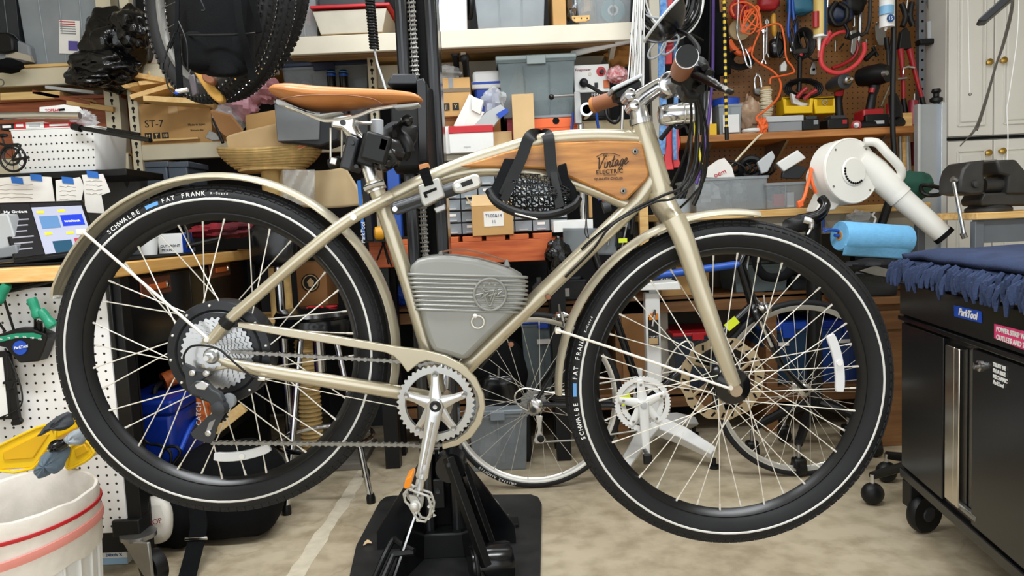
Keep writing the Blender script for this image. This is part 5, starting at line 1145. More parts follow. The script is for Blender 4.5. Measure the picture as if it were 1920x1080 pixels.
for i in range(7):
 a=i*2.4;mt_=(green,black,white,orange,ltgrey,bluet,dkgrey)[i]
 p0=ph+V((math.cos(a)*0.02,math.sin(a)*0.02,0.01));p1=ph+V((math.cos(a)*0.034,math.sin(a)*0.034,0.13+0.02*(i%3)));one('marker_pen',('green','black','white','orange','pale grey','blue','dark grey')[i]+' marker standing in the clear pen pot','pen',MB().tube([p0,p1,p1+V((0,0,0.01))],[0.006,0.006,0.003],8),mt_,'markers in the pen pot')
 # ---- white perforated basket and what lies on it
bk=thing('perforated_basket','white perforated plastic basket on the hutch shelf','basket',V((P(112,320,YH).x,YH+0.12,zh)))
bx0,bx1=P(15,290,YH).x,P(184,290,YH).x;bzt=Z(110,240,YH);bxc=(bx0+bx1)/2;bw=bx1-bx0
rr_=lambda s_,z,ins=0:[V((bxc+a*(bw/2*s_-ins),YH+0.005+0.115+b*(0.11*s_-ins),z))for a,b in((-1,-0.8),(-0.93,-1),(0.93,-1),(1,-0.8),(1,0.8),(0.93,1),(-0.93,1),(-1,0.8))]
part('shell',MB().loft([rr_(0.9,zh),rr_(0.92,zh+0.004),rr_(1.0,bzt),rr_(1.02,bzt),rr_(1.02,bzt+0.004),rr_(0.98,bzt+0.004),rr_(0.9,zh+0.006,0.003)]),white,bk,bev=0.003)
pm=mesh(MB().lathe([(0.0001,-0.001),(0.0032,-0.001),(0.0032,0.001),(0.0001,0.001)],(0,0,0),AXY,8),'perforation',mat('hole_shadow','#2C2C2C',0.9))
for i in range(16):
 for j in range(5):
  v=(j+0.7)/5.6;zz=zh+(bzt-zh)*v;s_=0.91+0.09*v;xx=bxc+(i-7.5)/8.4*bw/2*s_
  q=Matrix.Identity(4);q.translation=V((xx,YH+0.12-0.11*s_-0.0006,zz));dupmesh(pm,'perforation',q,bk)
tube1=thing('black_seatpost','black tube lying across the basket and pointing right','seatpost',P(210,252,YH))
part('tube',MB().tube([P(140,238,2.6),P(282,263,2.5)],0.0082,16),blackg,tube1);part('clamp_end',MB().tube([P(137,237,2.6),P(152,241,2.59)],0.0125,14),black,tube1);part('bore',MB().lathe([(0.0001,0),(0.006,0),(0.006,0.003)],P(282.5,263.2,2.495),P(282,263,2.5)-P(140,238,2.6),14),blackm,tube1)
part('tube_upper',MB().tube([P(190,240,2.7),P(262,252,2.66)],0.006,12),black,tube1)
alr=one('aluminium_tube','polished aluminium tube lying on the basket rim','tube',MB().tube([P(-20,218,2.62),P(60,216,2.62),P(150,217,2.62)],0.012,14),silver)
ze=thing('tool_blister','white hang card with red lettering resting above the basket','package',P(110,212,2.68))
part('card',ppx([(74,201),(120,196),(148,200),(158,212),(150,216),(74,216)],2.68,0.003),white,ze);textpx('TOPEAK',98,207,2.678,5,red,ze);part('hang_hole',MB().tube([P(111,206,2.678),P(121,205,2.678)],0.004,6),blackm,ze)
for k,(x0,x1,y0,y1,mt_,lab)in enumerate(((0,26,232,240,ink,'slim black printed carton lying left on the basket'),(26,48,229,240,red,'small red carton lying on the basket'),(48,82,229,240,white,'small white carton lying on the basket'),(82,140,230,242,red,'long red and white carton lying on the basket'))):
 t,loc,w_,h_=carton(lab,x0,y0,x1,y1,2.64,0.09,bzt+0.005,mt_,group='slim cartons on the basket')
 part('label',MB().box(loc(0,-0.001,h_*0.5),(w_*0.6,0.002,h_*0.4)),white if mt_ is not white else ltgrey,t)
fb=thing('folding_bike_model','little folded bicycle ornament hanging in front of the white basket','ornament',P(22,322,2.52))
part('wheel',MB().torus(P(24,297,2.52),0.043,0.004,n=36,k=8),black,fb);part('wheel_disc',MB().torus(P(22,293,2.53),0.028,0.004,n=30,k=8),dkgrey,fb)
for i in range(8):a=i*PI/4;part('spoke',MB().tube([P(24,297,2.52),P(24,297,2.52)+V((math.cos(a)*0.04,0,math.sin(a)*0.04))],0.0012,5),black,fb)
part('fork',MB().tube([P(24,297,2.515),P(54,296,2.51)],0.005,8).tube([P(40,305,2.51),P(54,296,2.51)],0.004,8)if False else MB().tube([P(24,300,2.515),P(54,295,2.51)],0.005,8),black,fb)
part('saddle',MB().blob(P(5,254,2.52),(0.02,0.012,0.006),1,0.1),black,fb);part('frame_bar',MB().tube(spl([P(-5,268,2.52),P(12,272,2.52),P(38,272,2.52),P(24,297,2.52)],4),0.004,8),black,fb);part('seat_tube',MB().tube([P(4,258,2.52),P(10,276,2.52)],0.003,8),black,fb)
part('hang_wire',MB().tube([P(-6,268,2.52),P(-8,240,2.6)],0.0012,5),steel,fb)
# ================================================================ steel shelving, left
def slot_post(parent,x_top,x_bot,y_top,y_bot,Y,wpx,zb=0.0,zt=2.35):
 a,b=P(x_top,y_top,Y),P(x_bot,y_bot,Y);x=(a.x+b.x)/2;w_=wpx*S(Y)
 m_=MB().prism([V((x-w_/2,Y,zb)),V((x+w_/2,Y,zb)),V((x+w_/2,Y+w_,zb)),V((x+w_/2-0.003,Y+w_,zb)),V((x+w_/2-0.003,Y+0.003,zb)),V((x-w_/2,Y+0.003,zb))],(0,0,zt-zb))
 p_=part('slotted_post',m_,beam,parent)
 z=b.z
 km=mesh(MB().lathe([(0.0001,-0.0012),(0.0075,-0.0012),(0.0075,0.0012)],(0,0,0.006),AXY,10).box((0,0,-0.006),(0.006,0.0024,0.016)),'keyhole_slot',mat('slot_shadow','#1B1A18',0.9))
 while z<a.z:
  q=Matrix.Identity(4);q.translation=V((x,Y-0.0004,z));dupmesh(km,'keyhole_slot',q,p_);z+=0.038
 return p_
YA=3.36
zA1,zA0=Z(150,122,YA),Z(200,288,YA)
ua=thing('shelving_unit','beige slotted steel shelving unit at the far left under the bin bag','shelving',V((P(80,300,YA).x,YA+0.25,0)))
xr=P(240,300,YA).x;xl=P(-260,300,YA).x
slot_post(ua,208,228,165,400,YA,27,0.0)
for zz,nm in((zA1,0),(zA0,1),(0.5,2)):
 part('front_beam',MB().box(((xl+xr)/2,YA+0.02,zz-0.04),(xr-xl,0.03,0.075)),beam,ua,bev=0.004)
 part('shelf_board',MB().box(((xl+xr)/2,YA+0.26,zz-0.006),(xr-xl,0.5,0.014)),plank,ua)
 part('rear_beam',MB().box(((xl+xr)/2,YA+0.5,zz-0.04),(xr-xl,0.03,0.06)),beam,ua)
part('shade_sheet',MB().box(((xl+xr)/2,YA+0.53,1.2),(xr-xl,0.01,2.3)),mat('painted_shade','#26272A',0.85),ua)  # added sheet; its dark colour stands in for deep shade between the shelves
YU=3.3
zB1,zB0=Z(290,118,YU),Z(340,268,YU)
ub=thing('shelving_unit','beige slotted steel shelving unit carrying the offcut timber and cartons','shelving',V((P(480,300,YU).x,YU+0.25,0)))
xl2,xr2=P(252,300,YU).x,P(700,250,YU).x
slot_post(ub,245,264,145,370,YU,17,0.0);slot_post(ub,698,702,100,250,YU,15,0.0,1.75)
for zz in(zB1,zB0,0.6):
 xr2=P(528,250,YU).x if zz==zB1 else P(700,250,YU).x
 part('front_beam',MB().box(((xl2+xr2)/2,YU+0.02,zz-0.035),(xr2-xl2,0.03,0.068)),beam,ub,bev=0.004)
 part('shelf_board',MB().box(((xl2+xr2)/2,YU+0.26,zz-0.006),(xr2-xl2,0.5,0.014)),plank,ub)
part('shade_sheet',MB().box(((xl2+xr2)/2,YU+0.56,1.2),(xr2-xl2,0.01,2.3)),MATS['painted_shade'],ub)  # second added sheet, painted as dark as the shaded gaps
# ---- on the top left shelf
t,loc,w_,h_=tub('large milky lidless tub with a printed label on the top left shelf',34,-40,190,118,YA+0.02,0.34,zA1+0.002,clearw,None,ribs=3,contents=((0.3,0.4,0.2,0.3,tan,2),(0.75,0.35,0.15,0.3,white,5)))
part('label',MB().box(loc(0.03,0.012,h_*0.33),(38*S(YA),0.002,60*S(YA)),Matrix.Rotation(0.09,3,'Y')),paper,t)
part('label_stamp',MB().box(loc(0.043,0.01,h_*0.23),(17*S(YA),0.002,17*S(YA)),Matrix.Rotation(0.09,3,'Y')),mat('stamp_violet','#5A4E9C',0.6),t)
for i in range(6):part('label_line',MB().box(loc(0.027,0.0105,h_*(0.50-0.026*i)),(28*S(YA),0.002,2*S(YA)),Matrix.Rotation(0.09,3,'Y')),red if i<2 else grey,t)
t,loc,w_,h_=tub('smoky tub with a blue lid at the far left edge of the shelf',-60,-30,30,62,YA+0.02,0.3,zA1+0.11,smoke,navy,ribs=3)
cs=thing('camera_case','grey and black moulded case under the smoky tub','case',P(20,118,YA))
part('case_body',ppx([(-30,62),(16,60),(28,74),(54,84),(60,116),(-30,120)],YA+0.0,0.22),grey,cs,bev=0.01);part('case_pouch',ppx([(-30,60),(14,60),(24,72),(26,96),(10,100),(-30,96)],YA-0.03,0.05),black,cs,bev=0.01);part('case_strip',ppx([(12,92),(56,104),(60,116),(10,106)],YA-0.012,0.02),mat('stone','#B7AD99',0.6),cs)
gb=thing('helmet_bag','flat black pouch drooping over the shelf edge at far left','pouch',P(18,138,YA-0.06))
part('pouch',MB().blob(P(14,124,YA-0.08),(0.07,0.04,0.03),2,0.15),fabric,gb);part('hook',MB().torus(P(1,155,YA-0.05),0.014,0.003,n=20,k=6),steel,gb)
# bin bag
bbg=thing('bin_bag','bulging black bin bag hanging over the top left shelf edge','bin bag',P(205,165,3.1))
part('bag',MB().blob(P(216,92,3.28),(0.15,0.14,0.16),4,0.3,1.5,48,32),bagblk,bbg,sub=1)
part('bag_fold',MB().blob(P(196,128,3.2),(0.155,0.1,0.075),8,0.32,1.8,44,26),bagblk,bbg,sub=1)
part('bag_fold',MB().blob(P(250,52,3.17),(0.075,0.08,0.085),13,0.32,1.7,40,24),bagblk,bbg,sub=1)
part('bag_fold',MB().blob(P(168,148,3.14),(0.09,0.05,0.035),17,0.4,2.0,36,20),bagblk,bbg,sub=1)
t,loc,w_,h_=carton('white printed carton standing behind the hanging tires',264,50,312,106,YU+0.03,0.2,zB1+0.001,mat('carton_white','#D9CDBE',0.8),texts=(('IC',0.28,0.62,9,grey),('Indian',0.7,0.66,6,grey)))
part('printed_panel',MB().box(loc(-w_*0.15,-0.001,h_*0.68),(w_*0.4,0.002,h_*0.16)),ink,t)
one('shelf_liner','thin wooden batten along the top left shelf edge','batten',MB().box((P(88,118,YA).x,YA+0.01,zA1+0.006),(0.26,0.02,0.012)),pine)
# ---- middle left shelf: timber box, boards, tubes
wbx=thing('wooden_chest','dark red wooden chest under the stacked boards','chest',V((P(110,270,YA).x,YA+0.2,zA0)))
part('front',MB().box((P(95,240,YA).x,YA+0.03,(Z(95,188,YA)+zA0)/2),(0.62,0.02,Z(95,188,YA)-zA0)),redw,wbx,bev=0.003)
part('lid',MB().box((P(95,240,YA).x,YA+0.2,Z(95,186,YA)+0.005),(0.64,0.38,0.018)),redw,wbx,bev=0.003)
part('side',MB().box((P(95,240,YA).x+0.3,YA+0.2,(Z(95,188,YA)+zA0)/2),(0.02,0.34,Z(95,188,YA)-zA0)),redw,wbx)
zt=Z(95,186,YA)+0.016
boards=[((0,174,112,188),pine,'pale pine board stacked leftmost on the wooden chest',0.0),((60,168,170,176),redw,'dark brown batten lying slanted across the board pile',0.05),((84,160,176,166),ltgrey,'grey metal strip on top of the board pile',0.08),((124,186,212,196),plank,'short plank poking right from the board pile',0.02),((150,176,208,186),card,'cardboard roll end lying by the shelf post',0.1)]
for k,((x0,y0,x1,y1),mt_,lab,dy)in enumerate(boards):
 sl=(-4,22,10,14,4)[k]
 one('board',lab,'board',MB().prism([P(x0,y0,YA-0.02),P(x1,y0+sl,YA-0.02),P(x1,y1+sl,YA-0.02),P(x0,y1,YA-0.02)],(0,0.3,0))if k!=4 else MB().tube([P(x0,190,YA+0.02),P(x1,196,YA+0.05)],0.018,14),mt_,'boards on the wooden chest',bev=0.002)
one('crumpled_bag','crumpled clear plastic bag beside the hang card','plastic bag',MB().blob(P(158,226,2.68),(0.04,0.03,0.034),6,0.5,2.4,24,16),foil)
# ---- carton ST-7 and offcut timber
t,loc,w_,h_=carton('brown carton printed ST-7 with handling icons under the offcut timber',258,194,395,268,YU+0.015,0.3,zB0+0.001,card,tape=card2,texts=(('ST-7',0.23,0.5,13,ink),('Made in Japan',0.8,0.56,4,ink),('Shimano Inc',0.8,0.7,3.5,ink)))
for i in range(3):
 c_=loc((0.14+i*0.115-0.5)*w_,-0.0012,h_*0.2);q=w_*0.045
 part('icon_tile',MB().box(c_,(q*2,0.002,q*2)),ink,t)
 if i==0:
  for s_ in(-1,1):part('icon_arrow',MB().prism([c_+V((s_*q*0.4+x,-0.002,z))for x,z in((-q*.1,-q*.7),(q*.1,-q*.7),(q*.1,q*.1),(q*.3,q*.1),(0,q*.7),(-q*.3,q*.1),(-q*.1,q*.1))],(0,0.001,0)),card2,t)
 elif i==1:part('icon_glass',MB().prism([c_+V((x*q,-0.002,z*q))for x,z in((-.5,.7),(.5,.7),(.12,0),(.12,-.5),(.4,-.7),(-.4,-.7),(-.12,-.5),(-.12,0))],(0,0.001,0)),card2,t)
 else:text('18',q*1.5,c_+V((0,-0.0015,0)),card2,t)
off=[((232,136),(308,150),9,3.16,'top slanting offcut, highest of the timber pile'),((278,138),(345,142),8,3.3,'short offcut behind the highest one of the timber pile'),((230,163),(262,155),10,3.12,'stub offcut poking out left of the timber pile'),((260,156),(320,150),8,3.2,'middle offcut lying level in the timber pile'),((244,182),(352,150),9,3.14,'long offcut rising to the right in the timber pile'),((268,184),(380,190),10,3.1,'lowest long offcut resting on the ST-7 carton'),((242,172),(268,168),9,3.2,'small block wedged at the left end of the timber pile'),((320,160),(365,176),8,3.12,'offcut slanting down to the right over the carton'),((345,182),(372,172),8,3.2,'short dark offcut at the right end of the timber pile')]
for k,(a,b,h,Y,lab)in enumerate(off):
 pa,pb=P(a[0],a[1],Y),P(b[0],b[1],Y+0.1);d=pb-pa;nrm=V((-d.z,0,d.x)).normalized()*(h*S(Y)/2)
 one('timber_offcut',lab,'offcut',MB().prism([pa-nrm,pb-nrm,pb+nrm,pa+nrm],(-0.02+0.01*(k%3),0.12,0)),(plank,pine)[k%2]if k!=8 else redw,'offcut timber',bev=0.0015)
one('wood_strip','thin pale slat lying in front of the ST-7 carton','slat',MB().prism([P(268,266,YU-0.01),P(372,260,YU-0.01),P(370,257,YU-0.01),P(266,262,YU-0.01)],(0,0.02,0)),pine)
hw=thing('hardware_bracket','small steel lever bracket beside the ST-7 carton','bracket',P(398,266,3.2))
part('arm',MB().tube([P(400,222,3.2),P(418,268,3.18)],0.007,8),black,hw);part('plate',ppx([(384,258),(392,244),(406,250),(412,262),(398,264)],3.2,0.02),steel,hw,bev=0.002)
# under the middle shelf
t=thing('dark_toolbox','pair of dark grey lidded plastic boxes under the ST-7 shelf','box',P(312,345,3.1))
for x0,x1 in((272,314),(316,352)):part('box_body',bpx(x0,308,x1,350,3.1,0.2),mat('slate_plastic','#4C5560',0.4),t,bev=0.006);part('box_lid',bpx(x0-1,303,x1+1,314,3.095,0.21),MATS['slate_plastic'],t,bev=0.004)
part('shelf_lip',bpx(268,349,356,352,3.09,0.22),black,t)
part('support_leg',MB().box((P(312,360,3.2).x,3.2,(Z(312,352,3.2)+ZT)/2),(0.1,0.1,Z(312,352,3.2)-ZT)),black,t)
# ================================================================ hanging wheels and backpack
def knobby(label,cx_,cy_,Y,ang,R,tr,grp):
 c=P(cx_,cy_,Y);ang=math.radians(ang)
 ax=V((math.sin(ang),math.cos(ang),0.0));t=thing('mountain_bike_wheel',label,'wheel',c-V((0,0,R)),grp)
 rot=Matrix.Rotation(-ang,3,'Z')
 m_=MB().torus((0,0,0),R-tr,tr,n=72,k=14);m_.v=[rot@p+c for p in m_.v];part('tire',m_,mat('knobby_rubber','#1C1D1F',0.7),t)
 m_=MB().torus((0,0,0),R-2*tr-0.004,0.009,n=64,k=8,ry=0.015);m_.v=[rot@p+c for p in m_.v];part('rim',m_,mat('dull_rim','#8B8A86',0.35,0.6),t)
 m_=MB();m2=MB()
 for i in range(96):
  a=2*PI*i/96
  for ph,st_ in((0.0,0),(0.75,1),(-0.75,1),(1.25,2),(-1.25,2)):
   a2=a+(PI/96 if st_==1 else 0);d=V((math.cos(a2),0,math.sin(a2)));nn=d*math.cos(ph)+AXY*math.sin(ph);p=d*(R-tr)+nn*tr
   tt=V((-math.sin(a2),0,math.cos(a2)));ss=tt.cross(nn)
   q=[p+tt*u*0.006+ss*w*0.004+nn*h for h in(-0.003,0.0045)for u,w in((-1,-1),(1,-1),(1,1),(-1,1))]
   m_.add([rot@v+c for v in q],[(4,5,6,7),(0,1,5,4),(1,2,6,5),(2,3,7,6),(3,0,4,7)])
   if st_:q=p+nn*0.005;m2.add([rot@(q+tt*u*0.0022+ss*w*0.0022+nn*h)+c for h in(0,0.002)for u,w in((-1,-1),(1,-1),(1,1),(-1,1))],[(4,5,6,7),(0,1,5,4),(1,2,6,5),(2,3,7,6),(3,0,4,7)])
 part('tread_knobs',m_,MATS['knobby_rubber'],t)['kind']='stuff';part('tire_studs',m2,chrome,t)['kind']='stuff'
 m_=MB().lathe([(0.01,-0.05),(0.03,-0.03),(0.015,0),(0.03,0.03),(0.01,0.05)],(0,0,0),AXY,16);m_.v=[rot@p+c for p in m_.v];part('hub',m_,black,t)
 for i in range(24):
  a=2*PI*i/24;p0=rot@V((math.cos(a+(0.9 if i%2 else-0.9))*0.028,0.03*(1 if i%4<2 else-1),math.sin(a+(0.9 if i%2 else-0.9))*0.028))+c;p1=rot@V((math.cos(a)*(R-2*tr-0.01),0,math.sin(a)*(R-2*tr-0.01)))+c;part('spoke',MB().tube([p0,p1],0.0013,5),steel,t)
 return t,c
t1,c1=knobby('foremost studded mountain bike wheel hanging behind the backpack',386,-20,2.35,38,0.34,0.028,'hanging wheels')
t2,c2=knobby('second studded mountain bike wheel hanging just right of the foremost',424,-14,2.52,38,0.35,0.03,'hanging wheels')
t3,c3=knobby('rearmost knobby mountain bike wheel, farthest right of those hanging',456,-34,2.68,38,0.355,0.031,'hanging wheels')
for k,(c,r)in enumerate(((c1,0.34),(c2,0.35),(c3,0.355))):
 one('ceiling_hook',['ceiling hook holding the foremost hanging wheel','ceiling hook holding the second hanging wheel','ceiling hook holding the rearmost hanging wheel'][k],'hook',MB().tube(spl([V((c.x,c.y,2.69)),V((c.x,c.y,c.z+r-0.03)),V((c.x+0.01,c.y-0.02,c.z+r-0.09)),V((c.x,c.y-0.04,c.z+r-0.06))],4),0.005,8),steel,'wheel hooks')
bp_=thing('backpack','black roll-top backpack hanging in front of the mountain bike wheels','backpack',P(410,135,1.96))
part('main_body',MB().loft([[P(cx_+dx*hw,cy_,1.96+dy)for dx,dy in((-1,0.04),(-0.8,-0.03),(0,-0.06),(0.8,-0.03),(1,0.04),(0.9,0.14),(-0.9,0.14))]for cx_,cy_,hw in((408,-60,78),(406,0,84),(406,60,76),(412,100,70),(420,122,60),(424,138,46),(424,146,26))]),fabric,bp_,sub=2)
part('lower_pocket',MB().blob(P(410,98,1.965),(0.086,0.05,0.052),5,0.06,1.2,28,18,0.45),fabric,bp_)
part('seam',MB().tube([P(334,66,1.95),P(372,66,1.89),P(440,65,1.89),P(478,62,1.93)],0.0025,6),black,bp_)
def pstrap(pts,wpx,th=0.004,nm='strap'):
 q=spl([P(*p)for p in pts],4);rings=[]
 for i,p in enumerate(q):
  t_=(q[min(i+1,len(q)-1)]-q[max(i-1,0)]).normalized();s_=t_.cross(AXY).normalized()*wpx*S(1.91)/2;rings.append([p-s_,p+s_,p+s_+AXY*th,p-s_+AXY*th])
 part(nm,MB().loft(rings),fabric,bp_)
pstrap([(444,-5,1.88),(452,60,1.88),(468,120,1.91),(474,150,1.92)],13)
pstrap([(332,0,1.92),(330,50,1.91),(316,90,1.91)],7);pstrap([(330,60,1.91),(334,120,1.91),(338,180,1.92)],11);pstrap([(470,-5,1.9),(480,30,1.91),(486,60,1.92)],10)
for pts in([(335,40,1.9),(350,80,1.89),(352,130,1.89)],[(328,60,1.89),(312,100,1.9),(304,128,1.9)],[(318,110,1.89),(312,150,1.89),(322,172,1.89),(336,178,1.89)],[(376,0,1.88),(384,18,1.88),(378,20,1.88)]):
 part('drawcord',tpx(pts,1.89,1.6,sm=5),black,bp_)
part('buckle',ppx([(352,142),(364,138),(370,176),(360,182)],1.91,0.012),mat('buckle_grey','#4A4448',0.4),bp_,bev=0.003)
part('zip_pull',MB().tube([P(304,118,1.9),P(303,130,1.9)],0.005,8),black,bp_)
part('buckle_end',MB().tube([P(331,172,1.89),P(352,168,1.89)],0.006,8),spokem,bp_);part('blue_clip',MB().sphere(P(332,174,1.89),0.006,10,6),blue,bp_)
for k,(pts,mt_,lab)in enumerate((([(356,118),(372,124),(388,150),(412,172),(418,188),(408,192),(390,176),(366,140)],mat('tan_glove','#C99A4A',0.8),'tan leather work glove hooked under the backpack'),([(378,136),(392,138),(402,152),(394,158),(380,150)],leather2,'brown leather palm patch glove showing beside the tan one'))):
 one('work_glove',lab,'glove',MB().prism(spx(pts,2.28-0.03*k,3),(0,0.03,0)),mt_,'work gloves',bev=0.006)
 # ---- pinkish plastic bags behind
for k,(x,y,rx,rz_,mt_,lab)in enumerate(((450,190,0.09,0.07,mat('pinkish_film','#D8A0AE',0.3,0,0.3,12,0.5,30,alpha=0.7),'pinkish plastic bag behind the hanging tires'),(492,168,0.07,0.06,mat('rose_film','#B98088',0.3,0,0.3,12,0.5,30,alpha=0.75),'rose plastic bag to the right of the pinkish one'),(430,222,0.06,0.06,foil,'clear plastic bag above the cardboard flap'))):
 one('plastic_bag',lab,'plastic bag',MB().blob(P(x,y,3.25),(rx,0.07,rz_),k+2,0.4,2.0,26,18),mt_,'plastic bags')
t,loc,w_,h_=tub('clear tub with a navy lid behind the saddle',532,118,692,250,YU+0.1,0.3,zB0+0.002,clear,navy,ribs=2,contents=((0.2,0.6,0.15,0.2,white,3),(0.75,0.5,0.18,0.2,mat('dull_red','#A34848',0.6),4),(0.5,0.4,0.2,0.25,ltgrey,6)))
for k,x in enumerate((621,644)):
 t=thing('shock_canister',['left black canister with a blue ring behind the saddle','right black canister with a blue ring behind the saddle'][k],'canister',V((P(x,190,3.34).x,3.34,zB0)),'canisters')
 part('tube',MB().tube([P(x,142,3.34),V((P(x,142,3.34).x,3.34,zB0+0.001))],0.0195,18),blackg,t);part('blue_ring',MB().tube([P(x,139,3.34),P(x,143.5,3.34)],0.0203,18),bluepaint,t);part('cap',MB().lathe([(0.0001,0.018),(0.017,0.016),(0.0198,0.01),(0.0198,0)],P(x,139,3.34),(0,0,1),18),black,t)
 part('blue_ring',MB().tube([P(x,134.5,3.34),P(x,137,3.34)],0.0205,18),mat('cyan_ring','#2F7FC0',0.3),t)
 # ---- cat tree with wicker basket
YT=3.1
ctx=P(510,320,YT).x;zbk=Z(510,318,YT)
ct=thing('cat_tree','sisal post cat tree topped by a wicker basket behind the rear wheel','cat tree',V((ctx,YT,0)))
def brx(th,r,z,k=1.0):return V((ctx+math.cos(th)*r,YT+math.sin(th)*r*0.8,z))
for j in range(9):
 f=j/8;r=0.13+0.075*math.sin(f*PI/2);z=zbk+0.08*f
 part('wicker_coil',MB().tube([brx(2*PI*i/64,r+0.006*math.sin(32*2*PI*i/64+j*PI),z+0.012*math.cos(2*2*PI*i/64)*f)for i in range(64)],0.0078,6,True),wicker,ct)
part('basket_floor',MB().lathe([(0.0001,0),(0.13,0),(0.13,0.01),(0.0001,0.01)],V((ctx,YT,zbk-0.008)),(0,0,1),30),wicker,ct)
part('sisal_post',MB().tube([V((ctx,YT,zbk-0.008)),V((ctx,YT,ZT-0.3))],0.045,18),wicker,ct)
x2=P(548,760,2.95).x
part('sisal_post',MB().tube([V((x2,YT+0.1,0.03)),V((x2,YT+0.1,0.62))],0.045,18),wicker,ct)
for i in range(30):part('sisal_wrap',MB().torus(V((x2,YT+0.1,0.05+i*0.019)),0.045,0.006,axis=(0,0,1),n=20,k=5),wicker,ct)
part('platform',MB().box((x2+0.04,YT+0.1,0.64),(0.36,0.34,0.02)),plank,ct,bev=0.004);part('base',MB().box((x2+0.05,YT+0.1,0.015),(0.4,0.36,0.03)),mat('carpet_grey','#6F6A62',0.95),ct,bev=0.004)
t=thing('torn_cardboard','torn cardboard sheets lying in the wicker basket','cardboard',V((ctx,YT,zbk+0.01)))
part('sheet',MB().prism([P(x,y,2.98)for x,y in((424,258),(452,250),(514,236),(598,262),(560,282),(470,300),(432,298))],(0.01,0.006,0.01)),card2,t);part('sheet',MB().prism([P(x,y,3.02)for x,y in((394,208),(432,218),(454,246),(424,256),(412,246))],(0.004,0.006,0.006)),cardd,t);part('sheet',MB().prism([P(x,y,3.08)for x,y in((460,216),(516,206),(520,240),(462,246))],(0,0.006,0)),card,t);part('red_edge',MB().tube([P(474,299,2.979),P(600,266,2.979)],0.0025,5),orange,t)
gx=thing('grey_bin','plain grey plastic bin under the saddle rear','bin',P(560,268,2.93))
part('bin_front',ppx([(514,196),(518,192),(600,198),(598,262),(520,265)],2.92,0.01),mat('bin_grey','#7C8084',0.5,0,0.06),gx,bev=0.003);part('bin_body',ppx([(516,194),(632,200),(634,262),(600,274),(520,266)],2.93,0.16),MATS['dark_grey_plastic'],gx,bev=0.006);part('bin_rim',ppx([(512,188),(602,194),(602,199),(513,194)],2.912,0.018),MATS['bin_grey'],gx,bev=0.002)
# draped kraft apron under the basket
ap=one('kraft_apron','pale tan folded apron hanging under the wicker basket','apron',MB().grid(lambda u,v:P(528+150*u*(0.8+0.35*v)-10*v,312+70*v+8*math.sin(u*3),3.05+0.015*math.sin(u*14+v*3)+0.02*v),26,14),mat('apron_tan','#CBB48C',0.85,0,0.1,6),solid=0.004)
one('clear_hanging_bag','clear plastic garment bag hanging beside the tan apron','plastic bag',MB().grid(lambda u,v:P(530+60*u,318+66*v,2.98+0.02*math.sin(u*9+v*5)),14,12),foil,solid=0.002)
# box with round logo seen through the rear wheel
t,loc,w_,h_=carton('brown carton with a round black logo behind the stool',556,492,612,556,3.34,0.2,0.602,cardd)
part('round_logo',MB().lathe([(0.0001,-0.001),(0.042,-0.001),(0.042,0.001)],loc(-0.005,-0.001,h_*0.65),AXY,32),ink,t);part('logo_ring',MB().torus(loc(-0.005,-0.003,h_*0.65),0.034,0.0025,n=32,k=5),card2,t);part('logo_figure',MB().blob(loc(-0.005,-0.002,h_*0.65),(0.014,0.002,0.018),3,0.4),card2,t)
# ================================================================ upper wall shelf, centre
YW=3.05
zW=Z(870,55,YW)
us=thing('wall_shelf','long cream painted wall shelf across the top centre','shelf',V((P(760,60,YW).x,YW+0.3,zW-0.08)))
xa,xb=P(538,80,YW).x,P(1192,40,YW).x
part('fascia',MB().box(((xa+xb)/2,YW+0.012,zW-0.035),(xb-xa,0.024,0.07)),beamw,us,bev=0.003)
part('board',MB().box(((xa+xb)/2,YW+0.33,zW-0.012),(xb-xa,0.62,0.02)),plank,us)
part('underside_frame',MB().box(((xa+xb)/2,YW+0.06,zW-0.05),(xb-xa,0.05,0.05)),brushedn,us)
part('rear_ledger',MB().box(((P(705,80,YW+0.42).x+xb)/2,YW+0.42,zW-0.09),(xb-P(705,80,YW+0.42).x,0.04,0.1)),beamw,us,bev=0.003)
for x in(860,1150):part('wall_bracket',MB().prism([V((P(x,60,YW).x,YW+0.05,zW-0.07)),V((P(x,60,YW).x,YW+0.62,zW-0.07)),V((P(x,60,YW).x,YW+0.62,zW-0.3))],(0.02,0,0)),beamw,us)
tg_=part('wood_tag',MB().prism([P(x,y,YW-0.006)for x,y in((1072,30),(1106,28),(1106,37),(1098,41),(1080,42),(1073,38))],(0,0.006,0)),plank,us,bev=0.002)
for x in(1077,1090,1101):part('tag_hole',MB().lathe([(0.0001,-0.001),(0.003,-0.001),(0.003,0.002)],P(x,34,YW-0.0065),AXY,10),ink,tg_)
shade_back=MB().box((P(950,250,3.75).x,3.72,1.1),(P(1340,250,3.75).x-P(690,250,3.75).x+0.2,0.02,2.2))
struct('shade_panel',shade_back,MATS['painted_shade'])  # added panel coloured like the shadow behind the centre shelves
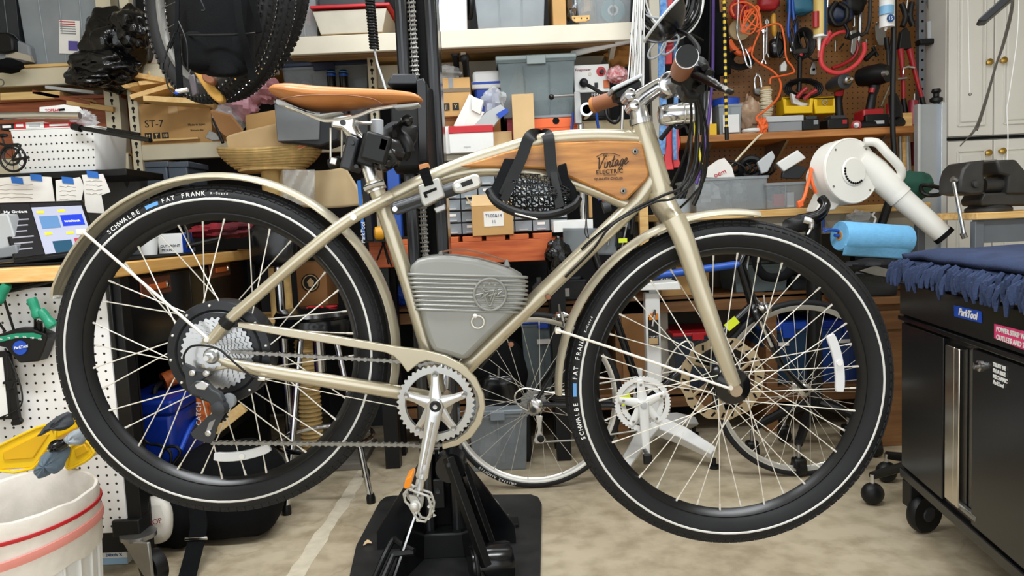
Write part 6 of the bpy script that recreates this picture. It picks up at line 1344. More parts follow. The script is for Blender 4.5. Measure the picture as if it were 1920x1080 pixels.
# on the upper shelf
t,loc,w_,h_=tub('tall clear bin left of the steel drip tray on the wall shelf',540,-40,592,62,YW+0.03,0.3,zW,clear,None,ribs=1,contents=((0.5,0.35,0.3,0.3,mat('dusty_rose','#B8867C',0.7),3),))
tr_=thing('drip_tray','stainless tray with a red lid on the wall shelf behind the column','tray',V((P(655,45,YW).x,YW+0.15,zW)))
part('tray',MB().loft([[V((P(655,40,YW).x+a*w_/2,YW+0.15+b*q,z))for a,b in((-1,-1),(1,-1),(1,1),(-1,1))]for w_,z,q in((0.25,zW+0.012,0.12),(0.3,Z(655,16,YW),0.135),(0.29,Z(655,16,YW),0.13),(0.24,zW+0.02,0.115))]),mat('tray_steel','#D2CCBC',0.35,0.3),tr_,bev=0.003)
part('lid',MB().box((P(655,8,YW).x,YW+0.15,Z(655,12,YW)+0.005),(0.32,0.29,0.012)),red,tr_,bev=0.003);part('dark_box',MB().box((P(655,-10,YW).x,YW+0.16,Z(655,-8,YW)),(0.27,0.24,0.07)),dkgrey,tr_,bev=0.005)
for sx_ in(-1,1):part('foot',MB().box((P(655,40,YW).x+sx_*0.1,YW+0.15,zW+0.008),(0.02,0.2,0.016)),black,tr_)
t,loc,w_,h_=tub('milky white bin on the wall shelf just right of the column',806,-30,876,44,YW+0.04,0.3,zW,white,None,ribs=0)
t,loc,w_,h_=tub('wide clear tub in the middle of the wall shelf',888,-40,1024,38,YW+0.04,0.3,zW,clearw,None,ribs=2,contents=((0.3,0.5,0.2,0.3,ltgrey,3),(0.7,0.5,0.2,0.3,white,8)))
t,loc,w_,h_=tub('clear tub holding tape rolls at the right end of the wall shelf',1080,-40,1186,26,YW+0.04,0.3,zW,clear,None,ribs=2,contents=((0.25,0.45,0.15,0.3,tan,5),))
rl=thing('tape_roll','teal and white tape roll inside the right shelf tub','tape',loc(w_*0.18,0.08,0.03));part('tape_ring',MB().lathe([(0.02,-0.02),(0.05,-0.02),(0.05,0.02),(0.02,0.02),(0.02,-0.02)],loc(w_*0.18,0.08,0.075),AXY,28),mat('teal_tape','#5C9AA6',0.4),rl);part('core',MB().lathe([(0.014,-0.022),(0.022,-0.022),(0.022,0.022),(0.014,0.022),(0.014,-0.022)],loc(w_*0.18,0.08,0.075),AXY,24),white,rl)
carton('narrow brown carton between the tubs on the wall shelf',1036,-40,1060,30,YW+0.04,0.3,zW,card)
one('foil_pack','crinkled foil pack beside the narrow brown carton','pack',MB().blob(P(1070,0,YW+0.14),(0.022,0.06,0.075),4,0.3,3.0,20,14,0.5),mat('crinkled_foil','#B9BCC0',0.2,0.9,0.2,30,.6,60))
one('black_cable_roll','black cable looped between two bins on the wall shelf','cable',MB().torus(P(881,10,YW+0.1),0.05,0.009,axis=(1,0.2,0),n=30,k=8),black)
# coiled hose, strap, cord
hz=thing('coiled_cord','black coiled power cord hanging left of the column','cord',P(700,95,2.5))
a_,b_=P(690,-40,2.5),P(702,92,2.5);m_=[]
for i in range(420):f=i/419;a=f*2*PI*24;m_.append(a_+(b_-a_)*f+V((math.cos(a)*0.013,math.sin(a)*0.013,0)))
part('coil',MB().tube(m_,0.0042,6),black,hz);part('straight_tail',tpx([(702,92,2.5),(708,120,2.48),(718,150,2.4),(724,170,2.3)],2.45,2,sm=4),ltgrey,hz)
ls=thing('lanyard_strap','black and blue lettered strap dangling right of the column','strap',P(823,160,2.3))
part('strap',MB().prism([P(x,y,2.3)for x,y in((810,-20),(822,-20),(818,40),(826,60),(828,90),(824,122),(828,140),(826,158),(817,158),(822,135),(818,110),(810,85),(811,65),(816,42))],(0,0.004,0)),fabric,ls,bev=0.001);part('blue_edge',MB().prism([P(x,y,2.298)for x,y in((818,-20),(824,-20),(821,36),(816,40))],(0,0.004,0)),blue,ls)
text('Raptor',0.02,P(821,96,2.298),inkw,ls,right=(0.02,0,1),up=(-1,0,0.02))
# ================================================================ lower centre shelf and bench
YL=3.12
zL=Z(900,288,YL)
lsf=thing('back_shelf','pale board shelf above the drawer cabinets behind the top tube','shelf',V((P(940,290,YL).x,YL+0.2,zL-0.03)))
part('board',MB().box((P(940,290,YL).x,YL+0.25,zL-0.012),(P(1200,290,YL).x-P(690,290,YL).x,0.5,0.024)),beamw,lsf,bev=0.003)
for x in(706,1190):part('end_post',MB().box((P(x,290,YL).x,YL+0.4,(zL+0.95)/2),(0.03,0.03,zL-0.97)),beamw,lsf)
t,loc,w_,h_=carton('brown carton with handling icons right of the column',812,148,882,236,YL,0.2,zL+0.158,card,tape=grey)
for i in range(2):part('icon_tile',MB().box(loc((0.35+0.25*i-0.5)*w_,-0.0012,h_*0.25),(w_*0.17,0.002,w_*0.19)),ink,t);text('||' if i==0 else 'Y',w_*0.14,loc((0.35+0.25*i-0.5)*w_,-0.003,h_*0.25),card2,t)
part('dark_tape',MB().box(loc(0,-0.0012,h_*0.68),(w_,0.002,h_*0.1)),mat('brown_tape','#7A6A55',0.4),t)
carton('white carton end right of the stand column',815,238,843,288,YL-0.03,0.22,zL+0.001,white,texts=(('|||',0.4,0.6,6,grey),))
t,loc,w_,h_=carton('white carton with a red lid under the leaflets',843,243,925,288,YL-0.06,0.24,zL+0.001,white,texts=(('mavic',0.4,0.75,4,ltgrey),),flaps=False)
part('red_lid',MB().box(loc(0,0.12,h_),(w_*1.01,0.245,0.03)),red,t,bev=0.003);ztop=h_+zL+0.017
one('folded_wrapping','crumpled tan wrapping on top of the icon carton','wrapping',MB().blob(P(838,138,YL+0.06),(0.06,0.05,0.03),4,0.4,2,20,14),foil)
for k,(pts,mt_,lab)in enumerate((([(850,236),(880,176),(894,186),(872,240)],white,'white folded leaflet, leftmost in the red-lidded carton pile'),([(868,240),(884,204),(908,210),(890,242)],paper,'pale leaflet leaning in the middle of the pile'),([(884,180),(906,188),(900,214),(884,206)],paper,'white leaflet with a dark edge, highest of the pile'),([(882,242),(912,210),(938,196),(950,206),(924,238)],ltgrey,'grey printed envelope leaning right in the pile'))):
 one('leaflet',lab,'leaflet',MB().prism([P(x,y,YL-0.03-0.01*k)for x,y in pts],(0.004,0.012,0)),mt_,'leaflets',bev=0.001)
one('bubble_bag','clear bag of small parts on top of the leaflets','plastic bag',MB().blob(P(926,190,YL+0.0),(0.05,0.04,0.055),3,0.4,2.2,22,14),foil)
one('blue_card','bright blue plastic card among the leaflets','card',MB().prism([P(x,y,YL-0.07)for x,y in((930,214),(950,202),(954,210),(938,222))],(0,0.006,0)),blue)
carton('small kraft carton between red-lidded and tall cartons',925,247,960,288,YL-0.02,0.12,zL+0.001,card2)
carton('tall plain kraft carton in front of the clear tote',962,178,1002,288,YL-0.08,0.1,zL+0.001,card2)
one('pink_box','pink box edge showing beside the tall kraft carton','box',bpx(950,180,962,250,YL+0.05,0.12,zL+0.001),mat('pink_card','#D05870',0.5),bev=0.004)
t,loc,w_,h_=carton('bright orange shoe box under the clear tote',1003,222,1084,288,YL-0.04,0.28,zL+0.001,orange,flaps=False)
part('lid',MB().box(loc(0,0.14,h_-0.02),(w_*1.015,0.285,0.04)),orange,t,bev=0.003);part('finger_hole',MB().lathe([(0.0001,-0.001),(0.014,-0.001),(0.014,0.001)],loc(0,-0.003,h_-0.012),AXY,18),blackm,t)
zo=zL+h_+0.004
t,loc,w_,h_=tub('large grey-clear lidded tote on the orange shoe box',934,104,1080,212,YL+0.0,0.32,zo+0.012,clearg,mat('tote_lid','#A9B8BA',0.3,alpha=0.85),ribs=2,contents=((0.28,0.5,0.12,0.35,tan,3),(0.6,0.35,0.2,0.22,ltgrey,5),(0.85,0.2,0.08,0.12,cream,9)))
one('wrapped_sheet','clear wrapped sheet lying between the tote and the shoe box','sheet',MB().box(V((P(1040,218,YL).x,YL+0.09,zo+0.006)),(0.2,0.24,0.01)),clearw)
ck_=thing('cooler','small blue and white cooler left of the clear tote','cooler',P(912,182,YL+0.1))
part('body',bpx(890,158,938,200,YL+0.08,0.14,zL+0.16),blue,ck_,bev=0.012);part('lid',bpx(886,132,938,160,YL+0.075,0.15),white,ck_,bev=0.015);part('band',bpx(884,152,941,166,YL+0.07,0.16),white,ck_,bev=0.006);part('blue_line',bpx(886,153,939,157,YL+0.067,0.01),blue,ck_)
stk=thing('cooler_plinth','brown carton stack under the icon carton and cooler','box',P(880,280,YL+0.1));part('carton',MB().box((P(870,260,YL+0.1).x,YL+0.17,zL+0.079),(0.32,0.28,0.155)),cardd,stk,bev=0.003);part('seam',MB().box((P(870,260,YL+0.1).x,YL+0.029,zL+0.079),(0.32,0.002,0.006)),card2,stk)
for k,(x,y)in enumerate(((853,100),(871,108))):
 t=thing('trekking_pole',['left black pole grip above the icon carton','right black pole grip above the icon carton'][k],'pole',P(x,150,YL+0.1),'pole grips');part('grip',MB().tube([P(x,y,YL+0.02),P(x+2,y+14,YL+0.05),P(x+4,y+45,YL+0.1)],[0.018,0.013,0.013],14),black,t);part('cap',MB().sphere(P(x,y,YL+0.02),(0.02,0.016,0.018),14,8),dkgrey,t)
 # welder
t,loc,w_,h_=carton('tan flat carton under the welder',1092,226,1190,288,YL+0.06,0.26,zL+0.001,mat('khaki_box','#A89B7C',0.8))
zf=zL+h_+0.003
wd2=thing('welder','small welding machine with white panel, red dial and black base','welder',V((P(1110,220,YL).x,YL+0.2,zf)))
part('housing',bpx(1076,122,1144,224,YL+0.05,0.28,zf),black,wd2,bev=0.008);part('panel',bpx(1077,122,1142,172,YL+0.044,0.01),white,wd2,bev=0.003);part('lower_panel',bpx(1078,174,1142,218,YL+0.044,0.008),ink,wd2,bev=0.002)
textpx('Firepower',1093,131,YL+0.042,5,mat('print_maroon','#8A2433',0.7),wd2,shear=0.2);textpx('FIRE',1118,178,YL+0.042,7,inkw,wd2);textpx('WELD',1118,187,YL+0.042,3.5,inkw,wd2)
kb=part('dial',MB().lathe([(0.0001,-0.016),(0.008,-0.016),(0.01,0)],P(1128,135,YL+0.04),AXY,18),blackg,wd2);part('dial_plate',MB().lathe([(0.0001,-0.001),(0.02,-0.001),(0.02,0.002)],P(1127,134,YL+0.043),AXY,24),red,wd2)
part('rocker_switch',bpx(1132,150,1142,164,YL+0.036,0.01),mat('rocker_amber','#C4622A',0.3),wd2,bev=0.001);part('toggle',bpx(1115,155,1121,164,YL+0.036,0.01),black,wd2);part('gauge',MB().lathe([(0.0001,-0.002),(0.007,-0.002),(0.007,0.001)],P(1106,139,YL+0.043),AXY,14),cream,wd2)
part('cable_gland',MB().lathe([(0.008,-0.03),(0.018,-0.016),(0.018,0)],P(1094,156,YL+0.04),AXY,18),black,wd2);part('torch_cable',tpx([(1094,156,YL),(1110,164,YL-0.05),(1130,176,YL-0.06),(1160,192,YL-0.05),(1164,215,YL-0.02),(1154,230,YL-0.02),(1140,222,YL),(1136,205,YL+0.02)],YL,3.5,sm=5),black,wd2)
# tube, paper bag, zip ties
one('white_conduit','white plastic tube slanting up under the wall shelf','tube',MB().tube([P(1072,101,YL+0.05),P(1186,74,YL-0.05)],0.013,14),white)
pbg=thing('paper_bag','crumpled brown paper bag with a red dish cloth above the welder','paper bag',P(1155,125,YL+0.1))
part('bag',MB().blob(P(1160,104,YL+0.12),(0.06,0.05,0.05),6,0.5,2.2,26,18),mat('kraft_bag','#A9753B',0.85),pbg);part('cloth_ball',MB().blob(P(1157,140,YL+0.02),(0.042,0.035,0.035),3,0.3,3,26,18),mat('red_white_cloth','#B3242F',0.8,0,hex2='#E6C9CB',scale=70),pbg)
for i in range(14):
 x=1186+(i*7)%19;k=i%5;one('cable_tie','long white cable tie hanging in a bundle above the stem','cable tie',MB().tube([P(x+4,-20,2.9+0.004*i),P(x-6+k*3,120+8*k,2.9+0.004*i),P(x-14+5*k,205+9*k,2.9+0.004*i)],0.0025,5,flat=(0.5,1)),white,'hanging cable ties')
 # second stand head behind
zO0=Z(880,446,3.0)+0.006
cs2=thing('chrome_clamp_stand','second bike clamp with chrome tube and black ball lever behind the top tube','clamp stand',V((P(1090,440,3.04).x,3.04,0)))
part('lever_rod',MB().tube([P(1038,181,3.02),P(1085,178,3.02)],0.0055,10),steel,cs2);part('lever_ball',MB().sphere(P(1034,182,3.02),0.0115,14,10),blackg,cs2)
part('clamp_block',ppx([(1076,172),(1088,172),(1090,190),(1092,232),(1078,232)],3.01,0.04),steel,cs2,bev=0.003);part('clamp_ring',MB().lathe([(0.018,-0.03),(0.027,-0.03),(0.027,0.06),(0.018,0.06),(0.018,-0.03)],P(1099,207,3.01),AXY,28),chrome,cs2);part('ring_bore',MB().lathe([(0.0001,0),(0.018,0),(0.018,0.01)],P(1099,207,3.04),AXY,20),blackm,cs2)
part('post',MB().tube([V((P(1088,232,3.04).x,3.04,Z(1088,232,3.04))),V((P(1088,232,3.04).x,3.04,zO0))],0.015,14),chrome,cs2)
part('post',MB().tube([P(1168,196,2.75),P(1166,246,2.75)],0.006,10),chrome,cs2)
for x0,y0,x1,y1 in((1075,210,1071,252),(1118,212,1123,250)):part('blue_rod',MB().tube([P(x0,y0,3.06),P(x1,y1,3.06)],0.0055,8),bluepaint,cs2)
part('foot_plate',MB().lathe([(0.0001,0),(0.05,0),(0.05,0.01),(0.016,0.03)],V((P(1088,232,3.04).x,3.04,zO0)),(0,0,1),24),black,cs2)
# ---- orange bench with slats
YO=3.0
zO=Z(880,446,YO)
obn=thing('stained_bench','orange-brown stained wooden bench with notched slats behind the battery','bench',V((P(880,480,YO).x,YO+0.3,0)))
x0o,x1o=P(692,470,YO).x,P(1062,470,YO).x
part('front_board',MB().box(((x0o+x1o)/2,YO+0.015,zO-0.06),(x1o-x0o,0.03,0.09)),orangew,obn,bev=0.003)
sw=36*S(YO)
nn_=int((x1o-x0o)/(44*S(YO)))
for i in range(nn_):part('slat',MB().box((x0o+sw/2+i*44*S(YO),YO+0.28,zO-0.005),(sw,0.56,0.022)),orangew,obn,bev=0.002)
part('cross_rail',MB().box(((x0o+x1o)/2,YO+0.5,zO-0.05),(x1o-x0o,0.04,0.06)),orangew,obn)
for x in(x0o+0.04,x1o-0.04):
 for dy in(0.05,0.22):part('leg',MB().box((x,YO+dy,(zO-0.1)/2),(0.06,0.06,zO-0.1)),black,obn)
 # parts cabinets with drawers
dc=thing('drawer_cabinet','black small-parts cabinet with rows of clear drawers on the orange bench','drawer cabinet',V((P(945,438,YO).x,YO+0.2,zO)))
c0,c1_=P(828,365,YO+0.08),P(1064,365,YO+0.08);ztp=zL-0.03
part('case',MB().box(((c0.x+c1_.x)/2,YO+0.2,(zO+0.007+ztp)/2),(c1_.x-c0.x,0.22,ztp-zO-0.014)),black,dc,bev=0.003)
NX,NZ=7,6
dws,dhs=(c1_.x-c0.x-0.008)/NX,(ztp-zO-0.02)/NZ
dm=mesh(MB().box((0,0,0),(dws*0.93,0.012,dhs*0.86)),'drawer',mat('drawer_clear_grey','#8E979D',0.2,0,0.25,14,alpha=0.92));tm=mesh(MB().box((0,0,0),(dws*0.5,0.01,dhs*0.12)),'pull_tab',ltgrey);lm_=mesh(MB().box((0,0,0),(dws*0.42,0.002,dhs*0.22)),'paper_label',paper)
for i in range(NX):
 for j in range(NZ):
  c_=V((c0.x+0.004+dws*(i+0.5),YO+0.085,zO+0.013+dhs*(j+0.5)));q=Matrix.Translation(c_);o_=dupmesh(dm,'drawer',q,dc);q=Matrix.Translation(c_+V((0,-0.008,-dhs*0.3)));dupmesh(tm,'pull_tab',q,o_)
  if(i*3+j)%2:dupmesh(lm_,'paper_label',Matrix.Translation(c_+V((0,-0.0072,dhs*0.16))),o_)
t,loc,w_,h_=carton('brown carton with a handwritten white label in front of the drawers',885,385,962,440,YO-0.01,0.09,zO+0.006,card,texts=())
part('paper_label',MB().box(loc(0.005,-0.001,h_*0.55),(w_*0.48,0.002,h_*0.5)),paper,t);text('T100&14',0.018,loc(0.005,-0.003,h_*0.65),mat('pen_blue','#4A5A7A',0.7),t);text('11',0.018,loc(0.005,-0.003,h_*0.45),mat('pen_blue','#4A5A7A',0.7),t)
part('open_flap',MB().prism([loc(-w_/2,0.002,h_),loc(w_/2,0.002,h_),loc(w_/2-0.01,0.03,h_+0.045),loc(-w_/2+0.004,0.03,h_+0.045)],(0,0.003,0)),card2,t);part('open_flap',MB().prism([loc(-w_/2,0.0,h_),loc(-w_/2,0.08,h_),loc(-w_/2-0.02,0.08,h_+0.04),loc(-w_/2-0.02,0.0,h_+0.04)],(0.003,0,0)),card2,t)
# blue post and black strip left of the seat tube
bpst=thing('truing_post','blue painted steel post with black rail behind the seat tube','post',V((P(745,470,2.9).x,3.05,zO)))
part('post',MB().box((P(742,400,3.05).x,3.05,(Z(742,305,3.05)+zO)/2+0.004),(0.05,0.04,Z(742,305,3.05)-zO)),bluepaint,bpst,bev=0.004)
part('rail',ppx([(676,334),(690,334),(700,452),(688,452)],2.86,0.03),black,bpst,bev=0.002);part('blue_strip',ppx([(669,339),(676,338),(684,450),(680,452)],2.85,0.012),bluet,bpst)
text('ParkTool',0.022,P(681,436,2.845),inkw,bpst,right=(0.06,0,1),up=(-1,0,0.06));part('cross_arm',MB().box((P(712,445,2.95).x,2.95,Z(712,448,2.95)),(0.14,0.16,0.02)),black,bpst)
part('base_plate',MB().box((P(742,400,3.05).x,3.05,zO+0.012),(0.16,0.08,0.01)),black,bpst)
one('tape_measure','yellow and orange reel hanging behind the seat tube','reel',MB().lathe([(0.012,-0.02),(0.024,-0.015),(0.026,0),(0.024,0.015),(0.012,0.02)],P(711,437,2.84),(1,0.2,0),20),mat('amber_yellow','#E0A020',0.4))
mt_=thing('mini_tripod','little black tripod hanging against the orange bench','tripod',P(720,496,2.95))
for x1,y1 in((707,488),(729,496),(735,500)):part('leg',MB().tube([P(719,456,2.95),P(x1,y1,2.95)],0.004,6),black,mt_)
part('head',MB().sphere(P(719,455,2.95),0.008,10,6),black,mt_)
# bits right of the pouch, behind the down tube
carton('flat white carton behind the down tube',1038,412,1112,434,YO-0.04,0.16,zO+0.006,white)
one('grey_cloth','dark grey cloth folded over the bench end behind the down tube','cloth',MB().grid(lambda u,v:P(1056+100*u,428+50*v,YO-0.06+0.012*math.sin(u*8+v*2)),16,10),mat('grey_felt','#6C7174',0.9),solid=0.006)
one('black_sack','shiny black sack hanging below the bench end','sack',MB().blob(P(1046,482,YO-0.06),(0.05,0.04,0.07),3,0.35,2,24,16),bagblk)
tk=thing('tool_caddy','black rack of hand tools right of the mesh pouch','tool rack',V((P(1125,460,2.95).x,2.97,zO)))
part('rack_tray',bpx(1100,436,1170,466,2.95,0.14),black,tk,bev=0.004);part('rack_post',bpx(1098,352,1102,440,3.0,0.01),black,tk);part('rack_wood',bpx(1200,372,1216,470,3.02,0.03),plank,tk);part('rack_wood',bpx(1104,350,1110,408,3.03,0.03),card,tk)
for k,(xa_,ya_,xb_,yb_,r,m2)in enumerate(((1130,390,1144,386,12,dkgrey),(1160,412,1156,462,2.5,black),(1178,410,1166,464,2,steel),(1148,420,1140,460,2,steel),(1190,380,1184,440,4,black),(1172,372,1180,430,3,dkgrey),(1125,366,1126,376,5,blue),(1132,368,1133,380,4,red))):
 one('hand_tool',['dark rubber mallet head on the tool rack','black driver standing in the tool rack','slim steel pick in the tool rack','short steel pick in the tool rack','thick black handle at the right of the tool rack','dark grey handle leaning in the tool rack','blue stub handle above the mallet','red stub handle above the mallet'][k],'tool',MB().tube([P(xa_,ya_,2.93),P(xb_,yb_,2.93)],r*S(2.93),12),m2,'tools in the rack',bev=0.001)
one('yellow_tag','bright yellow-green tag on the tool rack','tag',bpx(1160,447,1176,455,2.9,0.004),lime)
# ================================================================ low shelving under the benches
YQ=3.28
q1,q0=Z(1050,566,YQ),0.21
lw=thing('low_shelves','low wooden shelving under the benches along the back wall','shelving',V((P(1270,740,YQ).x,YQ+0.25,0)))
xl3,xr3=P(716,600,YQ).x,P(1760,600,YQ).x
for zz in(q1,q0):part('shelf_board',MB().box(((xl3+xr3)/2,YQ+0.22,zz-0.012),(xr3-xl3,0.44,0.024)),wood('shelf_brown','#6A4626','#855C35',0.6,(2,20,20)),lw,bev=0.002);part('front_rail',MB().box(((xl3+xr3)/2,YQ+0.01,zz-0.04),(xr3-xl3,0.02,0.06)),MATS['shelf_brown'],lw,bev=0.002)
for x in(790,1165,1448,1655):part('upright',MB().box((P(x,640,YQ).x,YQ+0.2,q1/2),(0.05,0.38,q1)),MATS['shelf_brown'],lw)
part('shade_board',MB().box(((xl3+xr3)/2,YQ+0.45,0.55),(xr3-xl3,0.01,1.1)),MATS['painted_shade'],lw)  # added board; the dark colour paints in shade under the benches
t,loc,w_,h_=tub('clear tub with a royal blue lid behind the road bike rear wheel',978,598,1062,716,YQ+0.02,0.28,q0+0.001,clearg,blue,ribs=1,contents=((0.5,0.35,0.3,0.3,navy,3),));part('paper_label',MB().box(loc(0,-0.008,h_*0.72),(w_*0.3,0.002,0.022)),paper,t)
bpk=thing('black_rucksack','black leather-look rucksack under the bench behind the down tube','rucksack',V((P(935,730,3.0).x,3.05,0.21)));
part('body',MB().blob(V((P(936,690,3.1).x,3.12,0.36)),(0.115,0.08,0.15),4,0.12,1.4,28,20,0.7),fabric,bpk);part('front_pocket',MB().blob(V((P(936,710,3.1).x,3.04,0.3)),(0.09,0.05,0.08),7,0.12,1.4,24,16,0.6),blackg,bpk);part('zip_pull',MB().tube([P(935,690,2.98),P(935,704,2.98)],0.005,8),steel,bpk)
plt=one('rucksack_crate','low black crate carrying the rucksack','crate',MB().box((P(936,760,3.1).x,3.12,0.105),(0.26,0.2,0.2)),black,bev=0.01)
t,loc,w_,h_=tub('clear floor tub with a grey lid left of the road bike rear hub',876,768,992,846,2.92,0.22,0.0,clear,mat('tub_lid_grey','#8A939A',0.3,alpha=0.9),ribs=1,contents=((0.4,0.3,0.25,0.3,grey,4),(0.7,0.35,0.2,0.3,navy,8)))
t,loc,w_,h_=tub('clear box with a price label on the low shelf by the down tube',1028,525,1100,566,YQ+0.02,0.2,q1+0.001,smoke,None,ribs=0);part('paper_label',MB().box(loc(-w_*0.15,0.004,h_*0.4),(w_*0.4,0.002,h_*0.4)),paper,t)
one('spray_bottle','clear spray bottle lying by the down tube on the low shelf','bottle',MB().lathe([(0.0001,0),(0.03,0),(0.032,0.07),(0.012,0.09),(0.012,0.11),(0.0001,0.11)],V((P(1012,540,YQ).x,YQ+0.06,q1)),(0,0,1),18),clearw)
# ================================================================ pegboard wall, right
YPG=3.7
x0p,x1p=P(1285,100,YPG).x,P(1746,100,YPG).x
wpb=struct('trim_1',MB().box(((x0p+x1p)/2,YPG+0.005,1.55),(x1p-x0p,0.01,1.5)),peg);wpb['label']='brown perforated hardboard wall panel'
part('mounting_batten',MB().box((x1p+0.012,YPG+0.03,1.55),(0.025,0.08,1.5)),plank,wpb)
struct('trim_2',MB().box((P(1232,200,3.45).x,3.47,1.3),(0.045,0.045,2.6)),cream)
YX=3.6
# tool shelf
zS=Z(1500,245,3.35)
tsf=thing('tool_shelf','narrow stained wooden shelf below the pegboard tools','shelf',V((P(1500,250,3.5).x,3.52,zS-0.04)))
xs0,xs1=P(1276,255,3.35).x,P(1716,245,3.35).x
part('board',MB().box(((xs0+xs1)/2,3.525,zS-0.016),(xs1-xs0,0.35,0.032)),wood('tool_shelf_wood','#A0642E','#C4864A',0.5,(2,24,24)),tsf,bev=0.003)
for x in(1330,1475,1660):part('bracket',MB().prism([V((P(x,250,3.4).x,3.4,zS-0.032)),V((P(x,250,3.4).x,3.69,zS-0.032)),V((P(x,250,3.4).x,3.69,zS-0.2))],(0.012,0,0)),steel,tsf)
# right bench
YZ=3.02
zR=Z(1460,392,YZ)
rbn=thing('wall_bench','wooden wall bench under the pegboard holding clear tubs','bench',V((P(1490,400,YZ).x,3.35,0)))
xb0,xb1=P(1235,395,YZ).x,P(1745,395,YZ).x
part('top',MB().box(((xb0+xb1)/2,YZ+0.33,zR-0.015),(xb1-xb0,0.66,0.03)),plank,rbn,bev=0.003)
part('apron',MB().box(((xb0+xb1)/2,YZ+0.05,zR-0.07),(xb1-xb0,0.03,0.08)),mat('cream_apron','#9C9484',0.7),rbn)
part('back_panel',MB().box(((xb0+xb1)/2,YZ+0.64,zR/2+0.05),(xb1-xb0,0.02,zR-0.1)),mat('bench_back','#5C564C',0.85),rbn)
for x in(xb0+0.04,xb1-0.04):part('leg',MB().box((x,YZ+0.55,(zR-0.04)/2),(0.05,0.05,zR-0.04)),black,rbn)
# ---- cables, straps and ropes hanging left of the pegboard
rail=thing('cable_rail','steel rail near the ceiling from which cable coils hang','rail',V((P(1280,-60,3.2).x,3.2,2.15)))
part('bar',MB().tube([V((P(1180,0,3.2).x,3.2,2.17)),V((P(1420,0,3.2).x,3.2,2.17))],0.01,10),steel,rail)
for x in(1185,1415):part('hanger',MB().tube([V((P(x,0,3.2).x,3.2,2.17)),V((P(x,0,3.2).x,3.2,2.7))],0.008,8),steel,rail)
rn=random.Random(5)
for k,(lab,mt_,n_,R0,cx_,cy_)in enumerate((('big black cable coil hanging behind the mirror',black,14,0.14,1250,4),('white cable coil hanging right of the mirror',white,6,0.15,1262,0),('striped grey cable coil behind the black one',ltgrey,4,0.11,1238,-2))):
 t=thing('cable_coil',lab,'cable coil',P(cx_,70,3.0),'cable coils')
 for i in range(n_):
  c=P(cx_+rn.uniform(-7,7),cy_-6+rn.uniform(-5,5),2.95+0.02*k+rn.uniform(0,0.05));r=R0*(0.8+0.25*i/n_)
  pth=[c+V((math.cos(a)*r*(0.88+0.04*math.sin(3*a+i)),0.012*math.sin(2*a+i),math.sin(a)*r*(1+0.05*math.sin(2*a+i))))for a in[2*PI*j/36 for j in range(36)]]
  part('loop',MB().tube(pth,0.0038,6,True),mt_,t)
 part('tie',MB().tube([P(cx_,-80,2.97),P(cx_+2,-110,3.1)],0.004,6),black,t)
def hang(lab,pts,r,mt_,name='cable',cat='cable',grp='hanging cords',n=8,sm=5):
 return one(name,lab,cat,tpx(pts,pts[0][2],r,n,sm=sm),mt_,grp)
hang('purple cord hanging down beside the yellow-black cord',[(1338,-40,3.1),(1337,60,3.1),(1336,140,3.1),(1330,210,3.05),(1322,270,3.0),(1306,345,2.95)],3,purple)
hang('thin black cord behind the purple one',[(1332,-40,3.15),(1330,100,3.15),(1318,250,3.1),(1300,330,3.05)],1.6,black)
yb=thing('bungee_rope','yellow and black striped cord with a black tip','cord',P(1360,250,3.05));a_,b_=P(1357,-30,3.05),P(1362,240,3.05)
for i in range(44):
 f0,f1=i/44,(i+1)/44;part('cord_band',MB().tube([a_+(b_-a_)*f0,a_+(b_-a_)*f1],0.0062,8),mat('cord_yellow','#D9B838',0.7)if i%2 else black,yb)
part('tip',MB().tube([P(1362,238,3.05),P(1363,262,3.05)],0.009,8),black,yb)
for k,(x,dx)in enumerate(((1292,0),(1299,6),(1306,-4))):hang(['black cable dropping left below the headlight','black cable dropping in the middle below the headlight','black cable dropping right below the headlight'][k],[(x,130,2.7),(x+2,200,2.7),(x+4+dx,270,2.65),(x-6+dx,330,2.6),(x-24,372,2.6)],2.6,black)
hang('yellow cable section hanging under the handlebar',[(1303,215,2.72),(1304,250,2.72),(1310,280,2.72),(1316,310,2.72)],2.6,mat('wire_yellow','#E0D22E',0.5));hang('black jack cable hanging beside the front of the bench',[(1316,308,2.72),(1318,330,2.72),(1310,362,2.72),(1300,385,2.72)],4,black)
for k,(x0,x1,y0,y1,mt_,lab)in enumerate(((1236,1249,-30,290,mat('blue_webbing','#3B6FB0',0.8,0,hex2='#7FA6D2',scale=60),'blue woven climbing sling hanging behind the stem'),(1249,1262,-30,120,red,'short red sling between two blue ones'),(1263,1271,-30,300,MATS['blue_webbing'],'second blue sling right of the red one'),(1248,1262,225,318,coral,'left coral red sling end beside the head tube'),(1261,1274,240,314,coral,'right coral red sling end beside the head tube'))):
 pts=[((x0+x1)/2+2*math.sin(j*1.3+k),y0+(y1-y0)*j/8)for j in range(9)];hw_=(x1-x0)/2
 q=[P(x,y,3.0+0.02*k)for x,y in pts];one('sling',lab,'sling',MB().loft([[p+V((-hw_*S(3),0,0)),p+V((hw_*S(3),0,0)),p+V((hw_*S(3),0.012,0)),p+V((-hw_*S(3),0.012,0))]for p in q]),mt_,'slings',bev=0.002)
gl=thing('safety_glasses','grey wire-loop safety glasses hanging by the cable coils','glasses',P(1240,112,2.9))
for cx_,cy_ in((1232,92),(1256,84)):
 part('lens_rim',MB().tube([P(cx_+15*math.cos(a)*1.1+3*math.sin(a),cy_-20*math.sin(a)*0.8-9*math.cos(a),2.9)for a in[2*PI*j/24 for j in range(24)]],0.0042,6,True),grey,gl)
part('temple_arm',tpx([(1262,72,2.9),(1280,64,2.92),(1300,66,2.95),(1318,76,3.0)],2.9,2.2,sm=4),black,gl)
